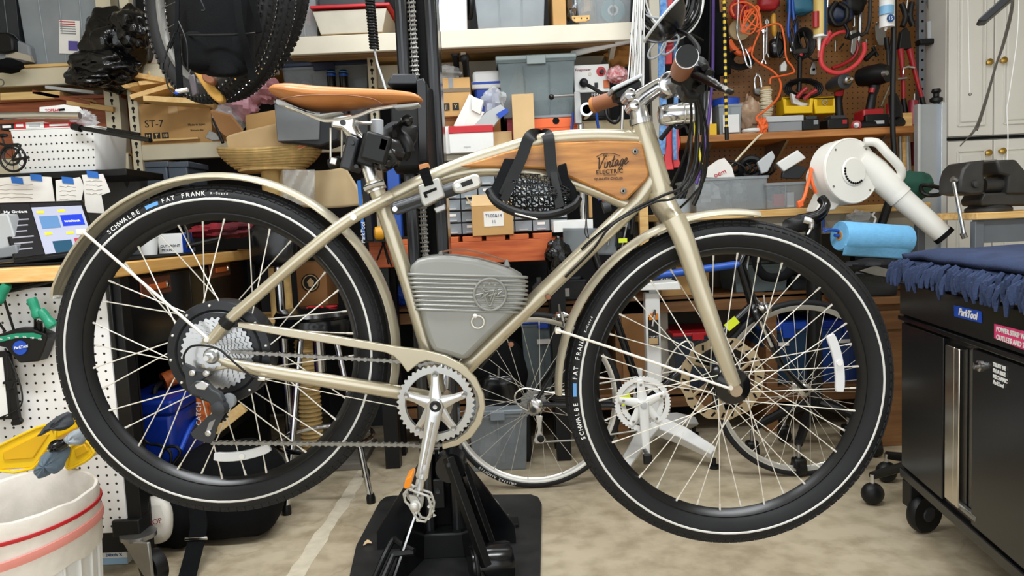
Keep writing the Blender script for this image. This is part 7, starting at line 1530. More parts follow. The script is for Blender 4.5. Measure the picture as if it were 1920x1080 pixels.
t=thing('square_reflector','square dark plastic funnel left of the mirror','funnel',P(1196,78,2.95));part('funnel',MB().loft([[P(x,y,2.95)+V((0,0.02*s_,0))for s_,(x,y)in zip((0,0,1,1),q)]for q in(((1184,62),(1196,50),(1200,56),(1188,68)),((1198,72),(1208,60),(1214,70),(1204,80)))]),black,t);part('funnel_rim',MB().tube([P(1183,64,2.95),P(1197,49,2.95)],0.006,6),dkgrey,t)
# book / rack of thin things on the shelf's left end
for i in range(5):one('thin_case',['black slim case, leftmost of five beside the headlight','white slim case, second of five beside the headlight','black slim case in the middle of the five','grey slim case, fourth of five beside the headlight','white ribbed case, rightmost of the five'][i],'case',bpx(1296+i*8,165+6*(i%2),1303+i*8,250,3.4,0.2,zS+0.001),(black,white,black,grey,white)[i],'slim cases',bev=0.002)
one('yellow_label_box','small yellow label box on the tool shelf left end','box',bpx(1330,232,1344,246,3.38,0.1,zS+0.001),yellow,bev=0.002)
# ================================================================ things on the tool shelf
def SX(x0,y0,x1,Y=3.4,d=0.14,h=None):return bpx(x0,y0,x1,y0+10,Y,d,zS+0.001)
t,loc,w_,h_=tub('frosted tub with a blue lid on the tool shelf',1348,196,1392,252,3.38,0.14,zS+0.001,clearw,None,ribs=1,contents=((0.5,0.3,0.3,0.3,white,3),));part('blue_lid',MB().lathe([(0.0001,0),(0.06,0),(0.062,0.03),(0.055,0.034),(0.0001,0.034)],loc(0,0.07,h_),(0,0,1),24),blue,t);part('block',MB().box(loc(0,-0.004,h_*0.35),(w_*0.7,0.006,h_*0.6)),white,t,bev=0.002)
one('parts_bag','clear brown-tinted plastic bag of parts on the tool shelf','plastic bag',MB().blob(V((P(1412,210,3.42).x,3.48,zS+0.085)),(0.055,0.05,0.085),4,0.35,2.2,24,16),mat('tinted_film','#C9A98C',0.25,0,0.3,14,0.5,40,alpha=0.75))
sp_=thing('twine_spool','tall cream twine spool on the tool shelf','twine',V((P(1446,222,3.45).x,3.52,zS)));zsp=Z(1446,158,3.45)
part('core',MB().tube([V((P(1446,200,3.45).x,3.52,zS)),V((P(1446,200,3.45).x,3.52,zsp))],0.024,16),card,sp_)
for i in range(22):part('twine_turn',MB().torus(V((P(1446,200,3.45).x,3.52,zS+0.012+i*(zsp-zS-0.02)/22)),0.026+0.004*math.sin(i*0.6),0.0045,axis=(0.05*(-1)**i,0,1),n=20,k=6),roped,sp_)
one('white_rope_hank','small hank of white cord at the tool shelf edge','cord',MB().torus(V((P(1410,246,3.37).x,3.38,zS+0.012)),0.034,0.009,axis=(0,0,1),n=26,k=8),white)
gc=thing('grey_case','flat grey lidded box on the tool shelf','box',V((P(1471,246,3.37).x,3.43,zS)));part('body',bpx(1440,228,1504,248,3.37,0.12,zS+0.001),grey,gc,bev=0.004);part('lid',bpx(1437,217,1507,228,3.365,0.13),ltgrey,gc,bev=0.004)
for k,(x0,x1,y0,lab)in enumerate(((1505,1538,217,'left black power tool battery on the tool shelf'),(1552,1592,216,'right black and red power tool battery on the tool shelf'))):
 t=thing('tool_battery',lab,'battery',V((P((x0+x1)/2,246,3.4).x,3.45,zS)),'tool batteries');part('pack',bpx(x0,y0+6,x1,248,3.38,0.11,zS+0.001),black,t,bev=0.006);part('rail_top',bpx(x0+6,y0,x1-6,y0+7,3.39,0.08),dkgrey,t,bev=0.002);part('latch',bpx(x1-12,y0+8,x1-4,y0+16,3.376,0.01),redt if k else grey,t)
for k,(x0,x1,lab)in enumerate(((1468,1526,'left yellow hook-on bin above the grey case'),(1526,1570,'right yellow hook-on bin above the grey case'))):
 t=thing('yellow_bin',lab,'parts bin',P((x0+x1)/2,214,3.55),'small yellow bins on the pegboard')
 part('body',ppx([(x0,186),(x0+7,186),(x0+7,198),(x1-7,198),(x1-7,184),(x1,184),(x1-3,212),(x0+3,213)],3.5,0.02),yellow,t,bev=0.003);part('back',bpx(x0+2,184,x1-2,213,3.6,0.01),yellow,t);part('floor',bpx(x0+3,208,x1-3,213,3.51,0.1),yellow,t);part('lip',bpx(x0-1,181,x1+1,186,3.6,0.015),yellow,t,bev=0.002)
 for s_ in(x0+2,x1-4):part('side',bpx(s_,186,s_+2,212,3.51,0.1),yellow,t)
one('steel_loop','small chrome ring bolt in the right yellow bin','bolt',MB().torus(P(1546,192,3.52),0.011,0.003,n=18,k=6),chrome)
# power tools ---------------------------------------------------------------
dl=thing('impact_driver','small impact driver with grey nose standing on the tool shelf','impact driver',V((P(1575,246,3.5).x,3.5,zS)))
part('motor_head',MB().lathe([(0.02,-0.05),(0.034,-0.045),(0.036,0.03),(0.025,0.08),(0.0001,0.085)],P(1574,156,3.45),V((-0.1,1,0)),20),dkgrey,dl);part('collar',MB().lathe([(0.009,-0.08),(0.016,-0.075),(0.018,-0.05),(0.03,-0.045)],P(1574,156,3.45),V((-0.1,1,0)),20),steel,dl);part('chuck',MB().lathe([(0.0001,-0.1),(0.007,-0.1),(0.009,-0.078)],P(1574,156,3.45),V((-0.1,1,0)),14),chrome,dl)
part('handle',MB().tube([P(1573,168,3.5),P(1572,190,3.5),P(1574,222,3.5)],[0.024,0.017,0.02],14),black,dl);part('trim',MB().tube([P(1574,168,3.47),P(1573,178,3.48)],0.02,12),redt,dl)
dl2=thing('impact_wrench','large black impact wrench with red trim standing on the tool shelf','impact wrench',V((P(1640,246,3.45).x,3.45,zS)))
part('motor_head',MB().tube([P(1612,146,3.5),P(1625,143,3.47),P(1650,139,3.42),P(1666,138,3.38)],[0.04,0.046,0.048,0.036],20),black,dl2);part('nose',MB().lathe([(0.0001,-0.02),(0.011,-0.018),(0.016,0)],P(1657,138,3.37),V((-0.4,1,0)),16),steel,dl2)
part('handle',MB().tube([P(1640,160,3.45),P(1636,178,3.45),P(1631,206,3.45)],[0.026,0.019,0.021],14),black,dl2);part('trigger',MB().tube([P(1636,165,3.42),P(1634,174,3.42)],0.012,10),redt,dl2);part('foot',bpx(1619,204,1658,226,3.4,0.1),redt,dl2,bev=0.008);part('battery',bpx(1624,214,1668,246,3.38,0.12,zS+0.001),black,dl2,bev=0.006);part('battery_badge',bpx(1640,226,1658,232,3.377,0.006),ltgrey,dl2)
t=thing('ratchet_tool','black and red cordless ratchet lying on the tool shelf','ratchet',V((P(1615,246,3.36).x,3.37,zS)));part('body',MB().tube([P(1606,236,3.37),P(1640,236,3.37)],0.02,14),black,t);part('head',MB().lathe([(0.012,-0.02),(0.022,-0.016),(0.022,0.016)],P(1606,236,3.37),V((0.6,1,0)),18),redt,t);part('nose',MB().lathe([(0.0001,-0.03),(0.012,-0.028),(0.013,-0.016)],P(1607,236,3.37),V((0.6,1,0)),14),steel,t)
t=thing('angle_tool','black handled tool with red collar leaning by the wood block','tool',V((P(1678,246,3.4).x,3.42,zS)));part('body',MB().tube([P(1674,238,3.38),P(1690,228,3.4)],0.022,14),black,t);part('grip',MB().tube([P(1674,180,3.5),P(1680,206,3.46),P(1682,226,3.42)],[0.02,0.03,0.024],14),black,t);part('collar',MB().tube([P(1668,196,3.5),P(1668,222,3.48)],0.016,12),redt,t)
one('wood_block','raw pine block at the right end of the tool shelf','block',bpx(1684,212,1711,244,3.42,0.1,zS+0.001),plank,bev=0.002)
# ================================================================ tools hanging on the pegboard
YK2=3.62
def hook(parent,x,y):part('peg_hook',MB().tube(spl([P(x,y,3.7),P(x,y,3.62),P(x,y-4,3.59)],3),0.0028,6),steel,parent)
# orange cord
oc=thing('orange_string','tangled thin orange cord looping over the pegboard to the shelf','cord',P(1430,250,3.45))
part('strand',tpx([(1376,30,3.55),(1372,12,3.55),(1396,4,3.55),(1418,18,3.55),(1426,50,3.55),(1414,84,3.55),(1410,104,3.55),(1424,118,3.55),(1452,136,3.52),(1464,158,3.5),(1458,184,3.45),(1436,206,3.4),(1418,222,3.38),(1430,244,3.36),(1420,250,3.36)],3.5,1.9,sm=6),orange,oc)
part('strand',tpx([(1418,60,3.52),(1440,48,3.52),(1462,46,3.52),(1470,70,3.52),(1474,108,3.52),(1486,126,3.52),(1488,136,3.52),(1466,142,3.5),(1446,146,3.5),(1444,158,3.5)],3.5,1.7,sm=6),orange,oc)
for i in range(5):part('strand_loop',tpx([(1404+16*math.cos(a+i)+i*2,36+(28-3*i)*math.sin(a),3.56)for a in[2*PI*j/12 for j in range(12)]],3.5,1.5,sm=3,closed=True),orange,oc)
part('knot',MB().blob(P(1429,236,3.36),(0.02,0.02,0.035),4,0.5,2.5),orange,oc);part('white_tail',tpx([(1432,248,3.36),(1420,258,3.34),(1390,290,3.3),(1366,318,3.25),(1352,330,3.2)],3.3,2,sm=4),roped,oc)
t=thing('red_reel','red line reel at the top of the pegboard','reel',P(1386,36,YK2));part('rim',MB().torus(P(1386,18,3.6),0.04,0.009,n=32,k=8),red,t);part('disc',MB().lathe([(0.0001,-0.004),(0.035,-0.004),(0.035,0.004)],P(1386,18,3.61),AXY,28),redt,t);hook(t,1386,6)
t=thing('sanding_disc','beige round pad with a printed centre on the pegboard','pad',P(1388,82,YK2));part('pad',MB().lathe([(0.0001,-0.008),(0.05,-0.006),(0.052,0.004)],P(1387,56,3.63),AXY,32),mat('beige_pad','#B9A57C',0.8),t);part('label',MB().lathe([(0.0001,-0.001),(0.024,-0.001),(0.024,0.001)],P(1394,52,3.62),AXY,20),mat('print_grey','#8A8580',0.6,hex2='#D8D4D0',scale=60),t);hook(t,1387,34)
t=thing('orange_clamp','orange curved handle hanging below the beige pad','handle',P(1392,104,3.58));part('curve',tpx([(1366,76,3.58),(1378,94,3.58),(1396,101,3.58),(1410,92,3.58)],3.58,6,10,sm=4),orange,t);hook(t,1368,74)
t=thing('steel_gauge','bent chrome rod tool over the beige pad','rod',P(1405,128,3.55));part('rod',tpx([(1384,-10,3.55),(1384,24,3.55),(1382,60,3.55),(1392,90,3.55),(1400,120,3.55),(1408,126,3.55),(1406,110,3.55),(1398,92,3.55)],3.55,2,sm=4),chrome,t);hook(t,1384,-10)
t=thing('yellow_screwdriver','yellow handled screwdriver in a black holster on the pegboard','screwdriver',P(1455,106,YK2));part('handle',MB().tube([P(1451,26,3.6),P(1450,34,3.6),P(1452,62,3.6),P(1453,68,3.6)],[0.008,0.013,0.0125,0.008],12),mat('handle_yellow','#C9922A',0.35),t);part('ferrule',MB().tube([P(1453,68,3.6),P(1453,74,3.6)],0.007,10),steel,t);part('holster',MB().blob(P(1455,90,3.6),(0.034,0.025,0.044),3,0.1,1.2,20,14,0.7),blackg,t);hook(t,1455,74)
t=thing('blue_pliers','long pliers with blue handles pointing up on the pegboard','pliers',P(1484,100,YK2))
for x0,x1 in((1480,1478),(1487,1492)):part('handle',tpx([(x0,-20,3.6),(x0,20,3.6),(x1,60,3.6),(1484,82,3.6)],3.6,3,sm=4),bluepaint,t)
part('jaws',MB().tube([P(1484,80,3.6),P(1483,96,3.6)],[0.012,0.006],8),chrome,t);hook(t,1484,60)
t=thing('white_tag','white plastic bracket hanging in the middle of the pegboard','bracket',P(1470,136,YK2));part('plate',ppx([(1464,122),(1472,113),(1476,122),(1475,133),(1464,134)],3.6,0.02),white,t,bev=0.003);hook(t,1470,112)
t=thing('padlock','steel padlock with a long shackle hanging on the pegboard','padlock',P(1422,180,YK2));part('body',ppx([(1414,166),(1431,164),(1431,176),(1425,180),(1415,176)],3.59,0.03),steel,t,bev=0.004);part('shackle',tpx([(1416,167,3.6),(1415,150,3.6),(1420,140,3.6),(1426,148,3.6),(1428,166,3.6)],3.6,2.2,sm=5),chrome,t);hook(t,1418,142)
def caulk(lab,x,y0,y1,hw_,mt_,tip,Y=3.3,txt=None):
 t=thing('sealant_tube',lab,'sealant tube',P(x,tip,Y),'sealant tubes');part('barrel',MB().tube([P(x,y0,Y),P(x,y1,Y)],hw_*S(Y),24),mt_,t);part('nozzle',MB().tube([P(x-2,y1,Y),P(x-3,tip,Y)],[0.009,0.004],12),white,t);part('shoulder',MB().tube([P(x,y1-2,Y),P(x,y1+2,Y)],hw_*S(Y)*1.02,20),white,t)
 part('hanger',MB().tube([P(x,y0,Y),P(x,y0-40,3.7)],0.003,6),steel,t)
 return t
t=caulk('gold and navy sealant tube with a red tip above the shelf',1538,-30,68,12,mat('tube_gold','#C9AE62',0.4),105);part('navy_side',MB().tube([P(1544,-30,3.285),P(1544,66,3.285)],0.0145,20),mat('tube_navy','#23405C',0.35),t);part('red_band',MB().tube([P(1530,22,3.283),P(1530,52,3.283)],0.0135,16),redt,t);part('red_tip',MB().tube([P(1535,94,3.3),P(1535,108,3.3)],0.0055,10),mat('tip_red','#A34A3E',0.5),t)
t=caulk('white and blue sealant tube near the right edge of the pegboard',1663,-30,50,13,white,58);part('blue_print',MB().tube([P(1662,12,3.29),P(1662,28,3.29)],0.0295,24),mat('print_sky','#7FB4DA',0.4),t);part('badge',MB().lathe([(0.0001,-0.002),(0.016,-0.002),(0.016,0.002)],P(1670,34,3.262),AXY,18),mat('print_blue','#1F4E8C',0.6),t);text('15',0.02,P(1670,34,3.258),inkw,t)
t=thing('red_hose_loop','red rubber hose loop hanging on the pegboard','hose',P(1580,140,YK2))
part('loop',tpx([(1556,60,3.56),(1542,88,3.56),(1540,118,3.56),(1556,134,3.56),(1580,136,3.56),(1606,120,3.56),(1620,98,3.56),(1620,80,3.56)],3.56,4,10,sm=5),coral,t);part('loop',tpx([(1560,128,3.58),(1578,122,3.58),(1598,110,3.58),(1608,92,3.58),(1604,74,3.58)],3.58,3.5,10,sm=5),redt,t);part('loop',tpx([(1548,84,3.6),(1560,68,3.6),(1576,60,3.6),(1588,60,3.6)],3.6,3,8,sm=5),coral,t);hook(t,1556,62)
for k,(pts,mt_,r,lab,cat)in enumerate((([(1613,22),(1612,60),(1608,90)],steel,4,'chrome socket bar with a knurled end on the pegboard','tool'),([(1602,-20),(1602,50)],steel,1.8,'thin steel rod hanging left of the socket bar','rod'),([(1553,-20),(1549,88)],chrome,1.8,'long steel pick right of the gold sealant tube','pick'),([(1704,-20),(1698,30),(1690,68)],chrome,1.4,'thin bent wire near the bolt cutter','wire'),([(1566,76),(1566,96)],steel,1.5,'short hex key inside the red hose loop','hex key'),([(1624,74),(1624,86)],steel,1.8,'short steel peg right of the red hose loop','peg'),([(1652,200),(1668,162)],mat('old_chisel','#8A7C62',0.5,0.4),2.4,'slanting steel punch beside the black strap','punch'),([(1582,82),(1574,92)],black,1.6,'short black pin inside the red hose loop','pin'),([(1674,60),(1668,100),(1672,150)],black,2,'thin black rod beside the trowel','rod'))):
 one('hanging_tool',lab,cat,tpx([(x,y,3.66)for x,y in pts],3.66,r,8),mt_,'small hanging tools')
t=thing('locking_pliers','steel locking pliers hanging inside the red hose loop','pliers',P(1602,104,YK2));part('body',ppx([(1594,58),(1606,54),(1608,72),(1606,92),(1600,104),(1595,98),(1597,78)],3.56,0.02),steel,t,bev=0.004);part('jaw',ppx([(1592,66),(1612,58),(1614,66),(1594,74)],3.55,0.02),black,t,bev=0.003);hook(t,1600,54)
t=thing('snips','steel tin snips jaws hanging left of the red hose loop','snips',P(1525,142,YK2));part('blade',ppx([(1524,116),(1529,118),(1532,138),(1528,141),(1519,140),(1519,132)],3.6,0.012),steel,t,bev=0.002);part('pivot',MB().lathe([(0.0001,-0.002),(0.006,-0.002)],P(1526,130,3.595),AXY,10),black,t);hook(t,1525,116)
t=thing('trowel','small grey steel trowel hanging near the white sealant tube','trowel',P(1651,87,YK2));part('blade',ppx([(1641,48),(1646,46),(1660,54),(1662,74),(1656,86),(1648,85),(1642,70)],3.65,0.006),mat('trowel_grey','#7F7C76',0.45,0.4),t,bev=0.002);hook(t,1644,46)
t=thing('cable_cutter','black T-handled cutter hanging right of the hose loop','cutter',P(1635,116,YK2));part('shaft',MB().tube([P(1622,112,3.6),P(1640,96,3.6)],0.012,12),black,t);part('crossbar',MB().tube([P(1636,88,3.6),P(1645,106,3.6)],0.008,10),black,t);hook(t,1642,90)
bcut=thing('bolt_cutter','large red bolt cutter with black grips hanging by the steel strut','bolt cutter',P(1715,225,3.55))
for pts,g in((((1688,92),(1692,130),(1694,185)),(1697,212)),(((1705,92),(1714,130),(1728,182)),(1737,222))):
 part('handle',tpx([(x,y,3.52)for x,y in pts],3.52,[6,4,3.6],12,sm=4),redt,bcut);part('grip',MB().tube([P(pts[-1][0],pts[-1][1],3.52),P(g[0],g[1],3.52)],[0.011,0.014],12),black,bcut)
part('head',ppx([(1686,92),(1690,60),(1700,50),(1707,62),(1710,92)],3.51,0.03),black,bcut,bev=0.004);part('link',tpx([(1693,140,3.5),(1694,128,3.5),(1702,125,3.5),(1715,127,3.5)],3.5,2.2),chrome,bcut);part('bolt',MB().tube([P(1682,148,3.5),P(1700,146,3.5)],0.006,10),steel,bcut);hook(bcut,1698,56)
t=thing('cartridge_gun','dark red cartridge gun hanging below the bolt cutter grips','caulking gun',P(1712,335,3.45));part('barrel',MB().tube([P(1712,190,3.5),P(1712,236,3.48)],0.022,16),mat('dark_red','#8A1E30',0.35),t);part('rod',MB().tube([P(1714,176,3.5),P(1714,190,3.5)],0.005,8),steel,t);part('lower_rod',MB().tube([P(1713,236,3.48),P(1715,268,3.46)],0.006,8),steel,t);part('grip',MB().tube([P(1716,266,3.45),P(1718,310,3.45)],[0.02,0.024],14),mat('maroon','#5E1420',0.4),t)
t=thing('perforated_rail','tan rail with round holes hanging on the pegboard edge','rail',P(1741,180,YK2));part('rail',ppx([(1734,86),(1747,86),(1746,180),(1732,180)],3.64,0.02),mat('tan_rail','#B98054',0.6),t,bev=0.001)
for i in range(7):part('rail_hole',MB().lathe([(0.0001,-0.001),(0.008 if i%2 else 0.005,-0.001),(0.008 if i%2 else 0.005,0.001)],P(1740,95+i*12.5,3.639),AXY,12),blackm,t)
t=thing('steel_strut','tall grey perforated steel strut beside the tan rail','strut',P(1727,230,YK2));part('strut',MB().box((P(1726,100,3.6).x,3.6,Z(1726,110,3.6)),(0.03,0.03,0.62)),mat('weathered_zinc','#73777C',0.5,0.5),t,bev=0.002)
for i in range(13):part('strut_hole',MB().lathe([(0.0001,-0.001),(0.006,-0.001),(0.006,0.001)],V((P(1726,100,3.6).x,3.5846,Z(1726,110,3.6)-0.28+i*0.045)),AXY,10),blackm,t)
t=thing('folding_rule','grey steel brackets leaning at the pegboard corner','bracket',P(1752,85,3.6));part('arm',MB().tube([P(1742,0,3.62),P(1764,84,3.58)],0.016,4),MATS['weathered_zinc'],t);part('arm',MB().tube([P(1744,82,3.6),P(1743,40,3.6)],0.012,4),ltgrey,t);part('pad',bpx(1726,72,1752,82,3.56,0.05),black,t,bev=0.005)
hang('long black strap hanging down across the tool shelf',[(1676,-40,3.3),(1676,60,3.3),(1674,160,3.3),(1674,245,3.3),(1678,300,3.3)],5,black,'strap','strap',None)
for k,(x,y0,y1,mt_,r,lab)in enumerate(((1687,256,345,steel,3,'steel rod hanging under the tool shelf'),(1700,256,330,ltgrey,3,'pale handle hanging under the tool shelf'),(1704,256,320,steel,2.4,'thin steel bit hanging under the tool shelf'),(1694,256,318,plank,4,'wooden handle hanging under the tool shelf'))):one('hanging_tool',lab,'tool',tpx([(x,y0,3.42),(x+2,y1,3.42)],3.42,r,10),mt_,'tools under the tool shelf')
t=thing('black_jacket','black garment hanging dark in the corner behind the purple cord','garment',P(1322,150,3.3));part('cloth',MB().grid(lambda u,v:P(1284+64*u,-20+190*v,3.36+0.03*math.sin(u*11+v*3)+0.02*math.sin(v*7)),16,16),fabric,t,solid=0.01);part('sleeve',MB().tube(spl([P(1346,30,3.34),P(1352,80,3.32),P(1356,140,3.32)],4),0.035,12),fabric,t);part('hanger',MB().tube([P(1310,-20,3.36),P(1310,-50,3.2)],0.004,6),steel,t)
t=thing('black_cable_hank','black cable hank hanging under the beige pad','cable',P(1388,145,3.55))
for i in range(5):part('loop',MB().tube([P(1388+(26-3*i)*math.cos(a),112+(18-2*i)*math.sin(a),3.57+0.01*i)for a in[2*PI*j/20 for j in range(20)]],0.005,6,True),black,t)
t=thing('black_cable_hank','black cable bundle beside the tin snips','cable',P(1508,110,3.55))
for i in range(6):part('loop',MB().tube([P(1508+(20-2*i)*math.cos(a),80+(28-3*i)*math.sin(a),3.57+0.01*i)for a in[2*PI*j/20 for j in range(20)]],0.0045,6,True),black,t)
t=thing('jumper_leads','black jumper leads with red clamps above the yellow bins','jumper leads',P(1510,190,3.55))
for i in range(4):part('lead_loop',MB().tube([P(1506+(36-4*i)*math.cos(a),166+(18-2*i)*math.sin(a),3.56+0.01*i)for a in[2*PI*j/20 for j in range(20)]],0.0055,6,True),black,t)
for x0,y0,x1,y1 in((1494,184,1512,166),(1508,186,1530,170)):part('red_clamp',MB().tube([P(x0,y0,3.5),P((x0+x1)/2,(y0+y1)/2-2,3.5),P(x1,y1,3.5)],[0.011,0.009,0.012],10),redt,t)
t=thing('white_scoop','white plastic scoop standing in the left yellow bin','scoop',P(1500,200,3.53));part('bowl',ppx([(1484,174),(1492,178),(1500,190),(1522,195),(1504,200),(1488,194)],3.53,0.03),white,t,bev=0.004)
# dark blue jar and hand tools along the very top
for k,(x,y,rx,rz_,mt_,lab)in enumerate(((1440,4,0.05,0.04,redt,'red moulded case at the very top of the pegboard'),(1500,8,0.06,0.05,mat('teal_box','#2F6E8A',0.5),'teal box at the very top of the pegboard'),(1574,26,0.06,0.05,navy,'navy pouch behind the socket bar'),(1600,10,0.05,0.04,black,'black pouch at the top right of the pegboard'))):one('pouch',lab,'pouch',MB().blob(P(x,y,3.63),(rx,0.04,rz_),k,0.2,1.5,20,14,0.6),mt_,'pouches at the top')
# ================================================================ clear tubs and scraps on the right bench
t,loc,w_,h_=tub('long clear tub crammed with cables on the wall bench',1302,332,1442,394,YZ+0.03,0.34,zR+0.001,clear,None,ribs=1,taper=0.93,contents=((0.3,0.5,0.2,0.4,ltgrey,3),(0.65,0.5,0.2,0.4,grey,6)))
hb_box=one('white_hang_card','torn white hang card with red lettering in the long tub','card',MB().prism([P(x,y,YZ+0.1)for x,y in((1314,332),(1326,314),(1346,300),(1358,296),(1372,312),(1378,334))],(0,0.01,0)),paper);text('oem',0.03,P(1350,325,YZ+0.098),red,hb_box,right=(0.94,0,0.34),up=(-0.34,0,0.94))
rn=random.Random(21)
for k in range(7):
 x=1372+k*9;hang('black cable tangled in the long tub, strand %s'%('one','two','three','four','five','six','seven')[k]if False else['leftmost black cable loop in the long tub','second black cable loop in the long tub','third black cable loop in the long tub','middle black cable loop in the long tub','fifth black cable loop in the long tub','sixth black cable loop in the long tub','rightmost black cable loop in the long tub'][k],[(x-40,334,3.2),(x-10,310+rn.uniform(-8,8),3.16),(x+15,303+rn.uniform(-6,10),3.14),(x+26,320,3.12),(x,334,3.2)],2,black,grp='cables in the long tub')
one('black_coil_bundle','thick black cable bundle on top of the long tub','cable',MB().torus(P(1408,314,3.14),0.04,0.014,axis=(0.3,1,0.3),n=26,k=8),black)
for k,(pts,mt_,lab)in enumerate((([(1420,304),(1448,282),(1454,294),(1440,322),(1428,326)],ltgrey,'grey plastic shell poking out between the tubs'),([(1456,306),(1496,281),(1512,296),(1470,322)],white,'white slab-like charger box leaning between the tubs'),([(1468,320),(1488,308),(1516,314),(1500,336),(1466,334)],dkgrey,'dark grey gadget lying over the short tub'))):one('gadget',lab,'gadget',MB().prism([P(x,y,YZ+0.08+0.01*k)for x,y in pts],(0.004,0.03,0)),mt_,'gadgets between the tubs',bev=0.004)
t,loc,w_,h_=tub('short clear tub with red and white packets on the wall bench',1437,342,1512,394,YZ+0.0,0.3,zR+0.001,clear,None,ribs=1,contents=((0.5,0.6,0.3,0.25,dkgrey,3),));one('red_packet','red packet inside the short clear tub','packet',MB().box(loc(-0.02,0.03,0.035),(0.05,0.02,0.05)),red,bev=0.002);one('white_packet','white packet inside the short clear tub','packet',MB().box(loc(0.025,0.03,0.035),(0.03,0.02,0.06)),white,bev=0.002)
one('glass_jar','small clear jar of screws beside the long tub','jar',MB().lathe([(0.0001,0),(0.04,0),(0.042,0.05),(0.036,0.06),(0.033,0.06),(0.036,0.004),(0.0001,0.004)],V((P(1282,390,YZ).x,YZ+0.06,zR)),(0,0,1),22),clearw)
# ================================================================ white blower
YV=2.78
bv=thing('blower','white drum-shaped electric blower with a long nozzle pipe on the bench','blower',P(1600,392,YV))
dn=V((0.3,-0.95,0.08)).normalized();fc=P(1598,320,YV);Rb=0.123
part('drum',MB().lathe([(0.0001,0.0),(Rb*0.94,0.0),(Rb,-0.008),(Rb,-0.085),(Rb*0.9,-0.1),(0.0001,-0.1)],fc,dn,56),whitep,bv)
part('face_rim',MB().torus(fc+dn*-0.004,Rb*0.96,0.005,axis=dn,n=56,k=8),whitep,bv)
part('intake_boss',MB().lathe([(0.0001,0.006),(Rb*0.4,0.005),(Rb*0.44,0.0)],fc+dn*0.001+V((0.005,0.0,-0.004)),dn,36),whitep,bv)
uu=dn.cross(V((0,0,1))).normalized()*-1;vv=uu.cross(dn).normalized();
if vv.z<0:vv=-vv
if uu.x<0:uu=-uu
for i in range(12):
 a=math.radians(165+i*13);part('vent_hole',MB().lathe([(0.0001,0.001),(0.0045,0.001),(0.0045,-0.001)],fc+V((0.005,0,-0.004))+dn*0.0068+(uu*math.cos(a)+vv*math.sin(a))*Rb*0.36,dn,10),blackm,bv)
for a in(0.85,2.3,3.7,5.5):part('screw',MB().lathe([(0.0001,0.002),(0.004,0.001),(0.0045,-0.001)],fc+dn*0.001+(uu*math.cos(a)+vv*math.sin(a))*Rb*0.86,dn,10),steel,bv)
part('motor_housing',MB().lathe([(0.0001,-0.2),(0.045,-0.2),(0.052,-0.19),(0.052,-0.09)],fc,dn,28),whitep,bv)
p0,p1,p2=P(1622,350,YV+0.03),P(1690,362,YV+0.02),P(1690,362,YV+0.02)
a_,b_,c_=P(1640,322,YV+0.05),P(1684,366,YV+0.02),P(1768,440,YV-0.04)
part('outlet',MB().tube([P(1612,300,YV+0.06),a_,b_],[0.05,0.052,0.045],28),whitep,bv);part('nozzle_pipe',MB().tube([b_,b_+(c_-b_)*0.12,c_],[0.043,0.041,0.036],28),whitep,bv);part('pipe_collar',MB().tube([b_-(c_-b_)*0.03,b_+(c_-b_)*0.06],0.046,28),whitep,bv);part('nozzle_band',MB().tube([c_-(c_-b_)*0.02,c_+(c_-b_)*0.06],0.0385,24),blackm,bv)
part('handle',tpx([(1620,266,YV+0.02),(1644,268,YV+0.01),(1664,288,YV+0.0),(1686,312,YV),(1690,328,YV+0.01),(1680,342,YV+0.03),(1668,340,YV+0.05)],YV,8,14,sm=5),whitep,bv)
part('support_foot',MB().prism([P(x,y,YV+0.02)for x,y in((1548,356),(1580,376),(1566,394),(1530,398),(1532,390))],(0,0.1,0)),whitep,bv,bev=0.006)
part('power_cord',tpx([(1522,318,YV+0.02),(1516,340,YV-0.03),(1510,364,YV-0.05),(1503,380,YV-0.06)],YV,3.2,10,sm=5),orange,bv);part('power_cord',tpx([(1520,316,YV+0.02),(1522,340,YV-0.02),(1530,362,YV-0.02)],YV,3.2,10,sm=5),orange,bv);part('plug',ppx([(1496,378),(1506,374),(1508,386),(1498,391)],YV-0.07,0.02),orange,bv,bev=0.003)
# ---- paper towel roll
YPT=2.62
rl_=thing('paper_towel_roll','blue shop towel roll on a blue bracket','paper towel',P(1640,490,YPT))
pa,pb=P(1574,442,YPT-0.02),P(1698,450,YPT+0.04);ax_=(pb-pa).normalized()
part('roll',MB().lathe([(0.016,0),(0.05,0),(0.052,0.004),(0.052,(pb-pa).length),(0.016,(pb-pa).length),(0.016,0)],pa,ax_,36),bluepaper,rl_);part('tube_core',MB().lathe([(0.013,-0.002),(0.017,-0.002),(0.017,0.05),(0.013,0.05),(0.013,-0.002)],pa,ax_,20),card,rl_)
part('loose_sheet',MB().grid(lambda u,v:pa+ax_*((pb-pa).length*u)+V((0,-0.042+0.02*v+0.006*v*math.sin(u*6),-0.028-0.04*v)),16,8),bluepaper,rl_,solid=0.001);part('bracket_rod',tpx([(1546,434,YPT-0.03),(1552,431,YPT-0.03),(1566,432,YPT-0.025),(1580,436,YPT)],YPT,3,10,sm=4),bluepaint,rl_);part('bracket_rod',MB().tube([pa+ax_*-0.02,pb+ax_*0.03],0.006,8),bluepaint,rl_);part('bracket_arm',MB().tube([P(1546,434,YPT-0.03),P(1544,428,YPT+0.3),P(1544,410,YZ+0.05)],0.006,8),bluepaint,rl_)
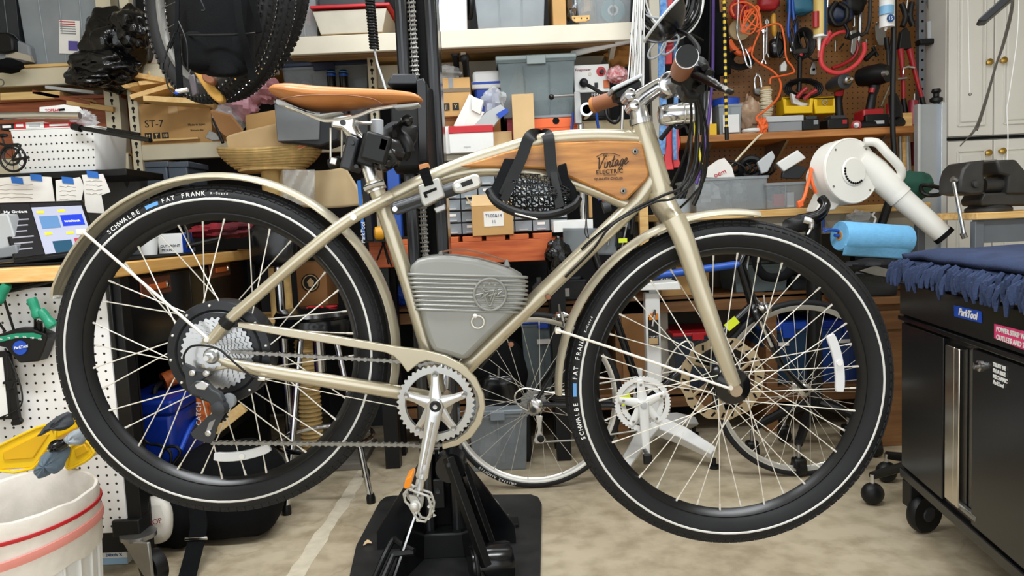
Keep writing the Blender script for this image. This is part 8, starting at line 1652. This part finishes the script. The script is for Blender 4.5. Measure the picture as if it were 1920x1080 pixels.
# ---- shadowed bits below
one('wire_hook','white wire hook above the towel roll','hook',tpx([(1636,424,2.9),(1642,410,2.9),(1636,404,2.9),(1640,398,2.9)],2.9,1.8,sm=4),white)
one('clear_wrap','crumpled clear wrap above the towel roll','plastic bag',MB().blob(P(1610,410,3.0),(0.05,0.04,0.03),5,0.5,2.4,20,14),foil)
gbg=thing('green_bag','dark green and black bag hanging behind the blower pipe','bag',P(1730,372,3.0));part('bag',MB().blob(P(1712,350,3.05),(0.07,0.05,0.06),3,0.25,1.5,24,16),bookg,gbg);part('strap_loop',tpx([(1728,348,2.98),(1745,348,2.96),(1764,354,2.96),(1762,364,2.96),(1740,366,2.96),(1730,360,2.98)],2.97,4,8,sm=4,closed=True),black,gbg);part('hanging_strap',tpx([(1680,340,3.0),(1660,400,3.0),(1650,430,3.0)],3,8,8,sm=4),black,gbg)
zc=thing('zinc_panel','galvanised sheet metal panel standing by the cabinet','panel',V((P(1750,420,3.2).x,3.2,0)))
part('sheet',MB().box((P(1745,300,3.2).x,3.21,Z(1745,195,3.2)/2+0.0),(42*S(3.2),0.012,Z(1745,195,3.2))),zincg,zc,bev=0.002);part('edge_channel',MB().box((P(1769,300,3.19).x,3.2,Z(1769,192,3.2)/2),(0.022,0.03,Z(1769,192,3.2))),mat('zinc_bright','#C3C8CC',0.35,0.6),zc,bev=0.002);part('edge_channel',MB().box((P(1722,300,3.19).x,3.2,Z(1722,196,3.2)/2),(0.012,0.03,Z(1722,196,3.2))),MATS['zinc_bright'],zc)
kn=one('clamp_knob','black plastic clamp knob on top of the zinc panel','knob',MB().lathe([(0.01,0),(0.026,0.008),(0.026,0.02),(0.012,0.028),(0.012,0.04),(0.02,0.048),(0.016,0.06),(0.0001,0.062)],V((P(1758,190,3.2).x,3.21,Z(1758,192,3.2)-0.002)),(0,0,1),18),black)
# ================================================================ white cupboards
YCB=3.45
cw=thing('wall_cupboard','white panelled cupboard with brass knobs at the right','cupboard',V((P(1870,400,YCB).x,3.6,0)))
xc0=P(1777,200,YCB).x;xc1=xc0+0.85;ztop_=Z(1800,20,YCB);zmid=Z(1850,258,YCB);xm=P(1864,140,YCB).x
cabw=mat('cupboard_white','#DEDCD4',0.5,0,0.03,2)
part('carcass',MB().box(((xc0+xc1)/2,YCB+0.26,1.1),(xc1-xc0,0.48,2.2)),cabw,cw)
def cdoor(x0,x1,z0,z1,kx,kz):
 d=part('door',MB().box(((x0+x1)/2,YCB+0.01,(z0+z1)/2),(x1-x0-0.006,0.022,z1-z0-0.006)),cabw,cw,bev=0.003)
 part('raised_panel',MB().box(((x0+x1)/2,YCB-0.002,(z0+z1)/2),(x1-x0-0.11,0.012,z1-z0-0.13)),cabw,d,bev=0.006)
 for(cx_,cz_,sx_,sz_)in(((x0+x1)/2,z1-0.05,x1-x0-0.09,0.008),((x0+x1)/2,z0+0.05,x1-x0-0.09,0.008),(x0+0.045,(z0+z1)/2,0.008,z1-z0-0.1),(x1-0.045,(z0+z1)/2,0.008,z1-z0-0.1)):part('moulding',MB().box((cx_,YCB-0.003,cz_),(sx_,0.01,sz_)),cabw,d,bev=0.003)
 k_=part('knob',MB().lathe([(0.009,0.0),(0.007,-0.012),(0.014,-0.02),(0.015,-0.026),(0.0001,-0.032)],V((kx,YCB-0.001,kz)),AXY,18),brass,d)
dwid=xm-xc0
for(z0,z1,ky)in((zmid+0.008,2.15,118),(0.1,zmid-0.008,287)):
 cdoor(xc0,xm,z0,z1,xm-0.035,Z(1850,ky,YCB));cdoor(xm,xm+dwid,z0,z1,xm+0.03,Z(1868,ky-3,YCB))
part('seam',MB().box(((xc0+xc1)/2,YCB+0.005,zmid),(xc1-xc0,0.01,0.012)),blackm,cw)
# hanging string, wire bundle, dark bar
ps=thing('pull_string','thin pull string with a metal bead in front of the cupboard','pull string',P(1819,177,3.0));part('string',MB().tube([P(1814,-60,3.0),P(1818,174,3.0)],0.0018,6),white,ps);part('bead',MB().sphere(P(1819,177,3.0),0.006,10,8),steel,ps)
for k in range(3):hang(['dark wire hanging in front of the cupboard, leftmost strand','dark wire hanging in front of the cupboard, middle strand','dark wire hanging in front of the cupboard, right strand'][k],[(1900-k,-60,2.8),(1896+2*k,10,2.8),(1880+2*k,80,2.8),(1866+k,124,2.8),(1846+2*k,190,2.8),(1828+3*k,240,2.8),(1800+16*k,274-16*k,2.8)],1.2,mat('wire_brown','#4A443C',0.6),grp='wires by the cupboard')
hang('thin white wire near the right frame edge',[(1910,-60,2.8),(1908,60,2.8),(1892,180,2.8),(1888,205,2.8),(1890,260,2.8),(1887,330,2.8)],0.9,white,grp='wires by the cupboard')
one('fan_blade','dark angular bar entering at the top right corner','bar',MB().prism([P(x,y,2.2)for x,y in((1834,36),(1880,-6),(1930,-50),(1944,-40),(1900,-4),(1850,39),(1838,40))],(0.03,0.06,0)),dkgrey,bev=0.003)
# ================================================================ vise and its table
YVT=2.55
zV=Z(1880,397,YVT)
vt=thing('vise_table','grey steel table with a wooden top carrying the bench vise','table',V((P(1900,430,YVT).x,2.75,0)))
xv0=P(1828,405,YVT).x;part('top',MB().box((xv0+0.3,YVT+0.2,zV-0.012),(0.6,0.42,0.024)),plank,vt,bev=0.003);part('apron',MB().box((xv0+0.3,YVT+0.02,zV-0.065),(0.58,0.02,0.08)),mat('table_grey','#5E646A',0.5),vt);
for x in(xv0+0.02,xv0+0.56):
 for dy in(0.02,0.38):part('leg',MB().box((x,YVT+dy,(zV-0.03)/2),(0.03,0.03,zV-0.03)),MATS['table_grey'],vt,bev=0.002)
vi=thing('bench_vise','dark cast-iron bench vise with a steel handle bar','vise',V((P(1880,395,YVT).x,2.65,zV)))
part('base',MB().lathe([(0.0001,0),(0.075,0),(0.075,0.012),(0.05,0.03),(0.045,0.045)],V((P(1895,395,YVT).x,YVT+0.12,zV+0.0005)),(0,0,1),28),castiron,vi)
part('fixed_body',ppx([(1838,376),(1846,362),(1900,360),(1935,362),(1935,386),(1842,386)],YVT+0.06,0.12),castiron,vi,bev=0.006)
part('moving_jaw',ppx([(1799,362),(1800,336),(1806,316),(1818,303),(1846,300),(1845,326),(1848,340),(1845,364),(1820,366)],YVT+0.03,0.13),castiron,vi,bev=0.008)
part('rear_jaw',ppx([(1868,300),(1906,299),(1922,318),(1935,330),(1935,364),(1888,364),(1892,330),(1874,326)],YVT+0.05,0.13),castiron,vi,bev=0.008);part('jaw_plate',ppx([(1845,300),(1869,299),(1869,312),(1845,313)],YVT+0.14,0.03),steel,vi)
part('screw_barrel',MB().tube([P(1842,348,YVT+0.09),P(1920,345,YVT+0.1)],0.026,18),castiron,vi);part('screw_nose',MB().tube([P(1784,347,YVT+0.08),P(1806,348,YVT+0.08)],[0.014,0.017],16),castiron,vi)
part('handle_bar',MB().tube([P(1788,338,YVT+0.05),P(1808,442,YVT+0.03)],0.0068,12),chrome,vi);part('bar_knob',MB().tube([P(1785,335,YVT+0.05),P(1793,339,YVT+0.05)],0.011,12),steel,vi);part('bar_knob',MB().tube([P(1805,437,YVT+0.03),P(1809,446,YVT+0.03)],0.01,12),steel,vi);part('vise_bolt',MB().lathe([(0.004,-0.008),(0.012,-0.006),(0.014,0.002)],P(1830,345,YVT+0.025),AXY,16),castiron,vi)
# ================================================================ black tool cart
K0=V((1.19,2.26,0));E1=V((-0.14,-0.99,0)).normalized();E2=V((0.99,-0.14,0)).normalized();NZ_=V((0,0,1));ZC=0.785;ZCB=0.155
def FC(x,y,off=0.0):
 d=_f+_r*((x-960)/FPX)-_u*((y-540)/FPX);n_=-E2;t_=(K0+n_*off-CAM).dot(n_)/d.dot(n_);return CAM+d*t_
ca=thing('tool_cart','black rolling tool cabinet with chrome door handles at the right','tool cabinet',K0+E1*0.5+E2*0.25)
cart_m=mat('cart_black','#131416',0.25,0,0.1)
def cbox(nm,s0,s1,z0,z1,o0,o1,mt_=cart_m,bev=0.003,par=None):
 pts=[K0+E1*s+E2*o for s,o in((s0,o0),(s1,o0),(s1,o1),(s0,o1))]
 return part(nm,MB().prism([p+NZ_*z0 for p in pts],(0,0,z1-z0)),mt_,par or ca,bev=bev)
def ss(x,y):return(FC(x,y)-K0).dot(E1)
cbox('carcass',0,1.1,ZCB,ZC-0.012,0.012,0.5);cbox('top_trim',-0.004,1.104,ZC-0.012,ZC,-0.004,0.504,steel,0.004);cbox('top_panel',0.0,1.1,FC(1800,626).z,ZC-0.02,0.0,0.02);cbox('kick_rail',0.0,1.1,ZCB,ZCB+0.03,0.0,0.02)
zl=FC(1800,630).z;cbox('ledge',0.0,1.1,zl-0.012,zl+0.002,-0.006,0.02,blackg,0.003)
sd0,sd1=0.015,ss(1767,760);dL=cbox('left_door',sd0,sd1,ZCB+0.04,zl-0.02,0.0,0.02)
sr0=ss(1822,760);dR=cbox('right_door',sr0,1.08,ZCB+0.04,zl-0.02,0.0,0.02)
for x0,x1 in((1780,1797),(1797,1806)):a,b=ss(x0,780),ss(x1,780);cbox('door_handle',a,b,FC(1790,942).z,FC(1790,648).z,-0.012,0.012,mat('polished_handle','#D9D4CA',0.18,1),0.003)
cbox('handle_bracket',ss(1774,900),ss(1830,900),FC(1800,955).z,FC(1800,945).z,-0.002,0.012,steel)
part('lock',MB().lathe([(0.0001,0.016),(0.008,0.015),(0.009,0.006),(0.014,0.004),(0.014,0)],FC(1838,686,0.0),-E2,16),chrome,ca)
def sticker(nm,quad,mt_,off=0.001):return part(nm,MB().prism([FC(x,y,off)for x,y in quad],E2*0.0008),mt_,ca)
sticker('blue_badge',[(1788,572),(1840,584),(1841,606),(1789,593)],blue,0.0015)
text('ParkTool',0.026,FC(1814,589,0.003),inkw,ca,right=E1,up=NZ_,shear=0.3,bold=0.0007)
sticker('pink_label',[(1864,607),(1940,626),(1940,664),(1864,634)],pink,0.0015)
text('POWER STRIP WITH',0.016,FC(1868,617,0.003),inkw,ca,right=E1,up=NZ_,align='LEFT',bold=0.0003);text('OUTLETS AND 2 USB',0.016,FC(1868,632,0.003),inkw,ca,right=E1,up=NZ_,align='LEFT',bold=0.0003)
for k,(tx,y)in enumerate((('TRUST ME',684),("I'M A BIKE",695),('MECHANIC',706),('ParkTool',717))):text(tx,0.0125,FC(1862,y-1,0.002),inkw,ca,right=E1,up=NZ_,align='LEFT',bold=0.0004,shear=0.2 if k==3 else 0)
for s_ in(0.06,0.95):
 for o_ in(0.05,0.42):
  p=K0+E1*s_+E2*o_;c_=part('caster_wheel',MB().lathe([(0.0001,-0.018),(0.03,-0.018),(0.056,-0.016),(0.06,-0.008),(0.06,0.008),(0.056,0.016),(0.03,0.018),(0.0001,0.018)],V((p.x,p.y,0.06)),(-0.33,0.94,0),30),black,ca)
  part('caster_hub',MB().lathe([(0.0001,-0.022),(0.02,-0.021),(0.024,-0.017)],V((p.x,p.y,0.06)),(-0.33,0.94,0),20),dkgrey,c_);part('caster_fork',MB().box(V((p.x-0.03,p.y+0.02,0.115)),(0.03,0.05,0.08)),black,c_,bev=0.003)
  # folded blanket with fringe on the cart
bl_=thing('blanket','folded navy blanket with a thick fringe on the tool cart','blanket',K0+E1*0.5+E2*0.25+NZ_*ZC)
def layer(nm,s0,s1,o0,o1,z0,h,seed):
 def top(u,v):
  s=s0+(s1-s0)*u;o=o0+(o1-o0)*v;e=min(u*12,(1-u)*12,v*8,(1-v)*8,1.0);e=max(e,0)
  return K0+E1*s+E2*o+NZ_*(z0+h*(0.35+0.65*math.sin(e*PI/2))+0.005*noise.noise(V((s*9,o*9,seed))))
 part(nm,MB().grid(top,30,16),blanket,bl_,solid=0.014)
layer('folded_layer',-0.01,1.0,-0.02,0.46,ZC+0.008,0.022,1);layer('folded_layer',0.0,0.98,-0.005,0.47,ZC+0.03,0.024,5);layer('folded_layer',0.02,0.98,0.0,0.48,ZC+0.054,0.026,9)
rn=random.Random(9);mbf=MB()
def tassel(base,dirv,ln):
 d=dirv*(0.012+rn.uniform(0,0.012));side=V((rn.uniform(-.006,.006),rn.uniform(-.006,.006),0))
 return MB().tube([base,base+d*0.8+NZ_*-0.012+side*0.3,base+d+NZ_*-ln*0.6+side,base+d*0.9+NZ_*-ln+side*1.8],[0.006,0.0075,0.007,0.004],6)
for i in range(100):
 s=-0.01+0.85*i/99;part('fringe_tassel',tassel(K0+E1*s+E2*-0.014+NZ_*(ZC+0.045+rn.uniform(-.015,.012)),-E2,0.052+rn.uniform(-.012,.015)),blanket,bl_)
for i in range(36):
 o=-0.01+0.4*i/35;part('fringe_tassel',tassel(K0+E1*-0.012+E2*o+NZ_*(ZC+0.045+rn.uniform(-.01,.01)),-E1,0.045+rn.uniform(-.01,.02)),blanket,bl_)
 # ================================================================ tubs and boxes on the low shelves, right
t,loc,w_,h_=tub('clear grey bin of bike parts behind the front spokes',1376,496,1482,566,3.3,0.26,q1+0.001,clearg,None,ribs=1,contents=((0.4,0.4,0.25,0.3,dkgrey,3),(0.75,0.4,0.2,0.3,grey,5)))
t,loc,w_,h_=tub('smoky bin with a small white label right of the clear grey one',1484,516,1548,566,3.3,0.26,q1+0.001,smoke,None,ribs=1,contents=((0.5,0.4,0.3,0.3,black,4),));part('paper_label',MB().box(loc(w_*0.1,0.002,h_*0.55),(w_*0.26,0.002,h_*0.18)),paper,t)
t,loc,w_,h_=tub('clear parts tray full of bits left of the tool cart',1600,512,1690,554,3.0,0.24,Z(1640,556,3.0),smoke,None,ribs=0,contents=((0.4,0.5,0.3,0.4,grey,4),(0.7,0.6,0.15,0.3,bluet,6)))
sst=thing('side_cabinet','brown wooden low cabinet end beside the tool cart','cabinet',V((P(1660,700,3.0).x,3.1,0)));zsc=Z(1640,556,3.0)-0.002
part('top',MB().box((P(1668,560,3.0).x,3.13,zsc-0.015),(0.3,0.3,0.03)),MATS['shelf_brown'],sst,bev=0.003);part('side_panel',MB().box((P(1666,650,3.0).x,3.03,(zsc-0.03)/2),(0.14,0.02,zsc-0.03)),MATS['shelf_brown'],sst,bev=0.003);part('panel_frame',MB().box((P(1666,600,3.0).x,3.015,zsc-0.1),(0.12,0.012,0.08)),MATS['shelf_brown'],sst,bev=0.003);part('back_leg',MB().box((P(1700,650,3.0).x,3.25,(zsc-0.03)/2),(0.05,0.05,zsc-0.03)),MATS['shelf_brown'],sst)
one('steel_spatula','flat grey steel blade lying on the tray beside the blanket','blade',MB().prism([P(x,y,2.92)for x,y in((1612,508),(1640,498),(1694,512),(1694,524),(1640,516))],(0.002,0.008,0)),steel,bev=0.001)
one('dark_tarp','dark folded sheet under the towel roll','sheet',MB().blob(P(1630,496,2.98),(0.12,0.06,0.022),6,0.3,2,26,12),mat('tarp','#2E3136',0.6))
for k,(x0,x1,y0,lab,lid_,mt_)in enumerate(((1430,1528,604,'blue-lidded navy tub behind the road bike fork',blue,mat('navy_clear','#24405E',0.3,alpha=0.85)),(1540,1648,598,'deep blue lidded tub right of the black pole',blued,mat('blue_clear','#1F3F80',0.3,alpha=0.88)))):
 t,loc,w_,h_=tub(lab,x0,y0,x1,680,YQ+0.03,0.32,q0+0.001,mt_,lid_,ribs=1,lidh=0.035,contents=((0.5,0.4,0.3,0.3,dkgrey,k+3),),group='blue-lidded tubs');part('paper_label',MB().box(loc(-w_*0.1,0.0,h_*0.66),(w_*0.2,0.003,0.016)),paper,t)
 if k==1:
  for i in range(4):part('list_label',MB().box(loc(w_*0.3,0.002,h_*(0.72-0.07*i)),(w_*0.16,0.003,0.012)),paper,t)
t,loc,w_,h_=carton('brown carton standing behind the white lift leg',1166,562,1216,706,3.28,0.24,q0+0.001,cardd,name='cardboard_box')
t,loc,w_,h_=tub('red-lidded dark tub between lift leg and fork',1262,622,1356,700,YQ+0.03,0.28,q0+0.001,mat('dark_clear','#2A3644',0.3,alpha=0.88),red,ribs=1,lidh=0.018,contents=((0.5,0.4,0.3,0.3,grey,9),));part('paper_label',MB().box(loc(0,0.0,h_*0.6),(w_*0.3,0.003,0.014)),paper,t)
carton('brown carton on the low shelf under the blue top tube',1240,500,1330,566,YQ+0.02,0.26,q1+0.001,card)
t=thing('dog_poster_box','black printed carton with yellow lettering above the lift leg','box',P(1250,530,3.1));part('body',bpx(1222,498,1268,532,3.14,0.1),ink,t,bev=0.002);textpx('Roller',1248,524,3.137,6,inkw,t,shear=0.3);part('yellow_mark',ppx([(1240,514),(1252,506),(1250,512),(1262,513)],3.137,0.002),lime,t)
t,loc,w_,h_=tub('clear tub with a white mug shape on the floor behind the spokes',1420,690,1500,760,3.2,0.05,0.25,clearw,None,ribs=0)if False else(None,None,0,0)
one('blue_bag','bright blue plastic packet on the low shelf behind the seat tube','packet',MB().blob(V((P(744,545,YQ).x,3.4,q1+0.05)),(0.05,0.04,0.045),3,0.3,2),blue)
one('floor_leaf','dry curled leaf lying on the stand floor plate','leaf',MB().tube(spl([G(682,1034)+V((0,0,0.02)),G(690,1030)+V((0,0,0.026)),G(698,1030)+V((0,0,0.02))],3),[0.001,0.003,0.005,0.006,0.005,0.003,0.001],6,flat=(0.3,1)),tan)
# ================================================================ more hand tools on the pegboard
def ht(name,lab,cat,parts):
 t=thing(name,lab,cat,P(parts[0][1][0][0],max(q[1]for p_ in parts for q in p_[1]),3.6),'more pegboard tools')
 for nm,pts,r,mt_ in parts:part(nm,tpx([(x,y,3.58)for x,y in pts],3.58,r,10,sm=3 if len(pts)>2 else 0),mt_,t)
 x,y=parts[0][1][0];part('peg_hook',MB().tube([P(x,y,3.58),P(x,y,3.7)],0.003,6),steel,t)
ht('combination_wrench','left chrome spanner hanging beside the yellow screwdriver','spanner',[('shank',[(1432,56),(1432,112)],2.2,chrome),('ring',[(1432,52),(1429,58),(1432,62),(1435,58),(1432,52)],1.6,chrome),('jaw',[(1428,120),(1430,113),(1434,113),(1436,120)],1.8,chrome)])
ht('combination_wrench','right chrome spanner hanging beside the yellow screwdriver','spanner',[('shank',[(1438,40),(1437,100)],2.2,steel),('ring',[(1438,36),(1435,42),(1438,46),(1441,42),(1438,36)],1.6,steel),('jaw',[(1433,108),(1435,101),(1439,101),(1441,108)],1.8,steel)])
ht('claw_hammer','black handled hammer hanging left of the gold sealant tube','hammer',[('handle',[(1500,100),(1499,150),(1498,172)],[4,4,5],black),('head',[(1486,98),(1512,96)],6,castiron),('red_band',[(1501,98),(1501,106)],4.6,red)])
ht('black_pliers','black handled pliers hanging right of the padlock','pliers',[('handle',[(1460,60),(1456,88),(1460,108)],2.6,black),('handle',[(1466,60),(1472,88),(1462,108)],2.6,black)])
ht('spring_clamp','dark spring clamp at the upper right of the pegboard','clamp',[('arm',[(1690,6),(1698,30),(1692,50)],5,black),('arm',[(1710,4),(1706,30),(1712,48)],5,black),('spring',[(1694,28),(1708,28)],4,dkgrey)])
ht('pry_bar','dark pry bar hanging at the upper edge beside the sealant tube','pry bar',[('bar',[(1632,-10),(1630,40),(1624,62)],3.4,castiron),('claw',[(1624,60),(1616,66),(1612,62)],3,castiron)])
ht('black_strap_coil','black strap coil hanging above the red hose loop','strap',[('coil',[(1568,4),(1556,24),(1566,46),(1584,40),(1588,18),(1572,6)],5,black),('tail',[(1580,40),(1590,58),(1586,72)],3,black)])
ht('file','dark flat file hanging left of the bolt cutter','file',[('blade',[(1664,90),(1668,150)],3,castiron),('grip',[(1662,70),(1664,92)],4.5,black)])
ht('black_cable','black cable hanging in loops left of the blue pliers','cable',[('loop',[(1494,30),(1482,70),(1490,106),(1504,112),(1514,90),(1506,60)],2,black),('loop',[(1496,34),(1500,80),(1520,110),(1536,112)],1.6,black)])
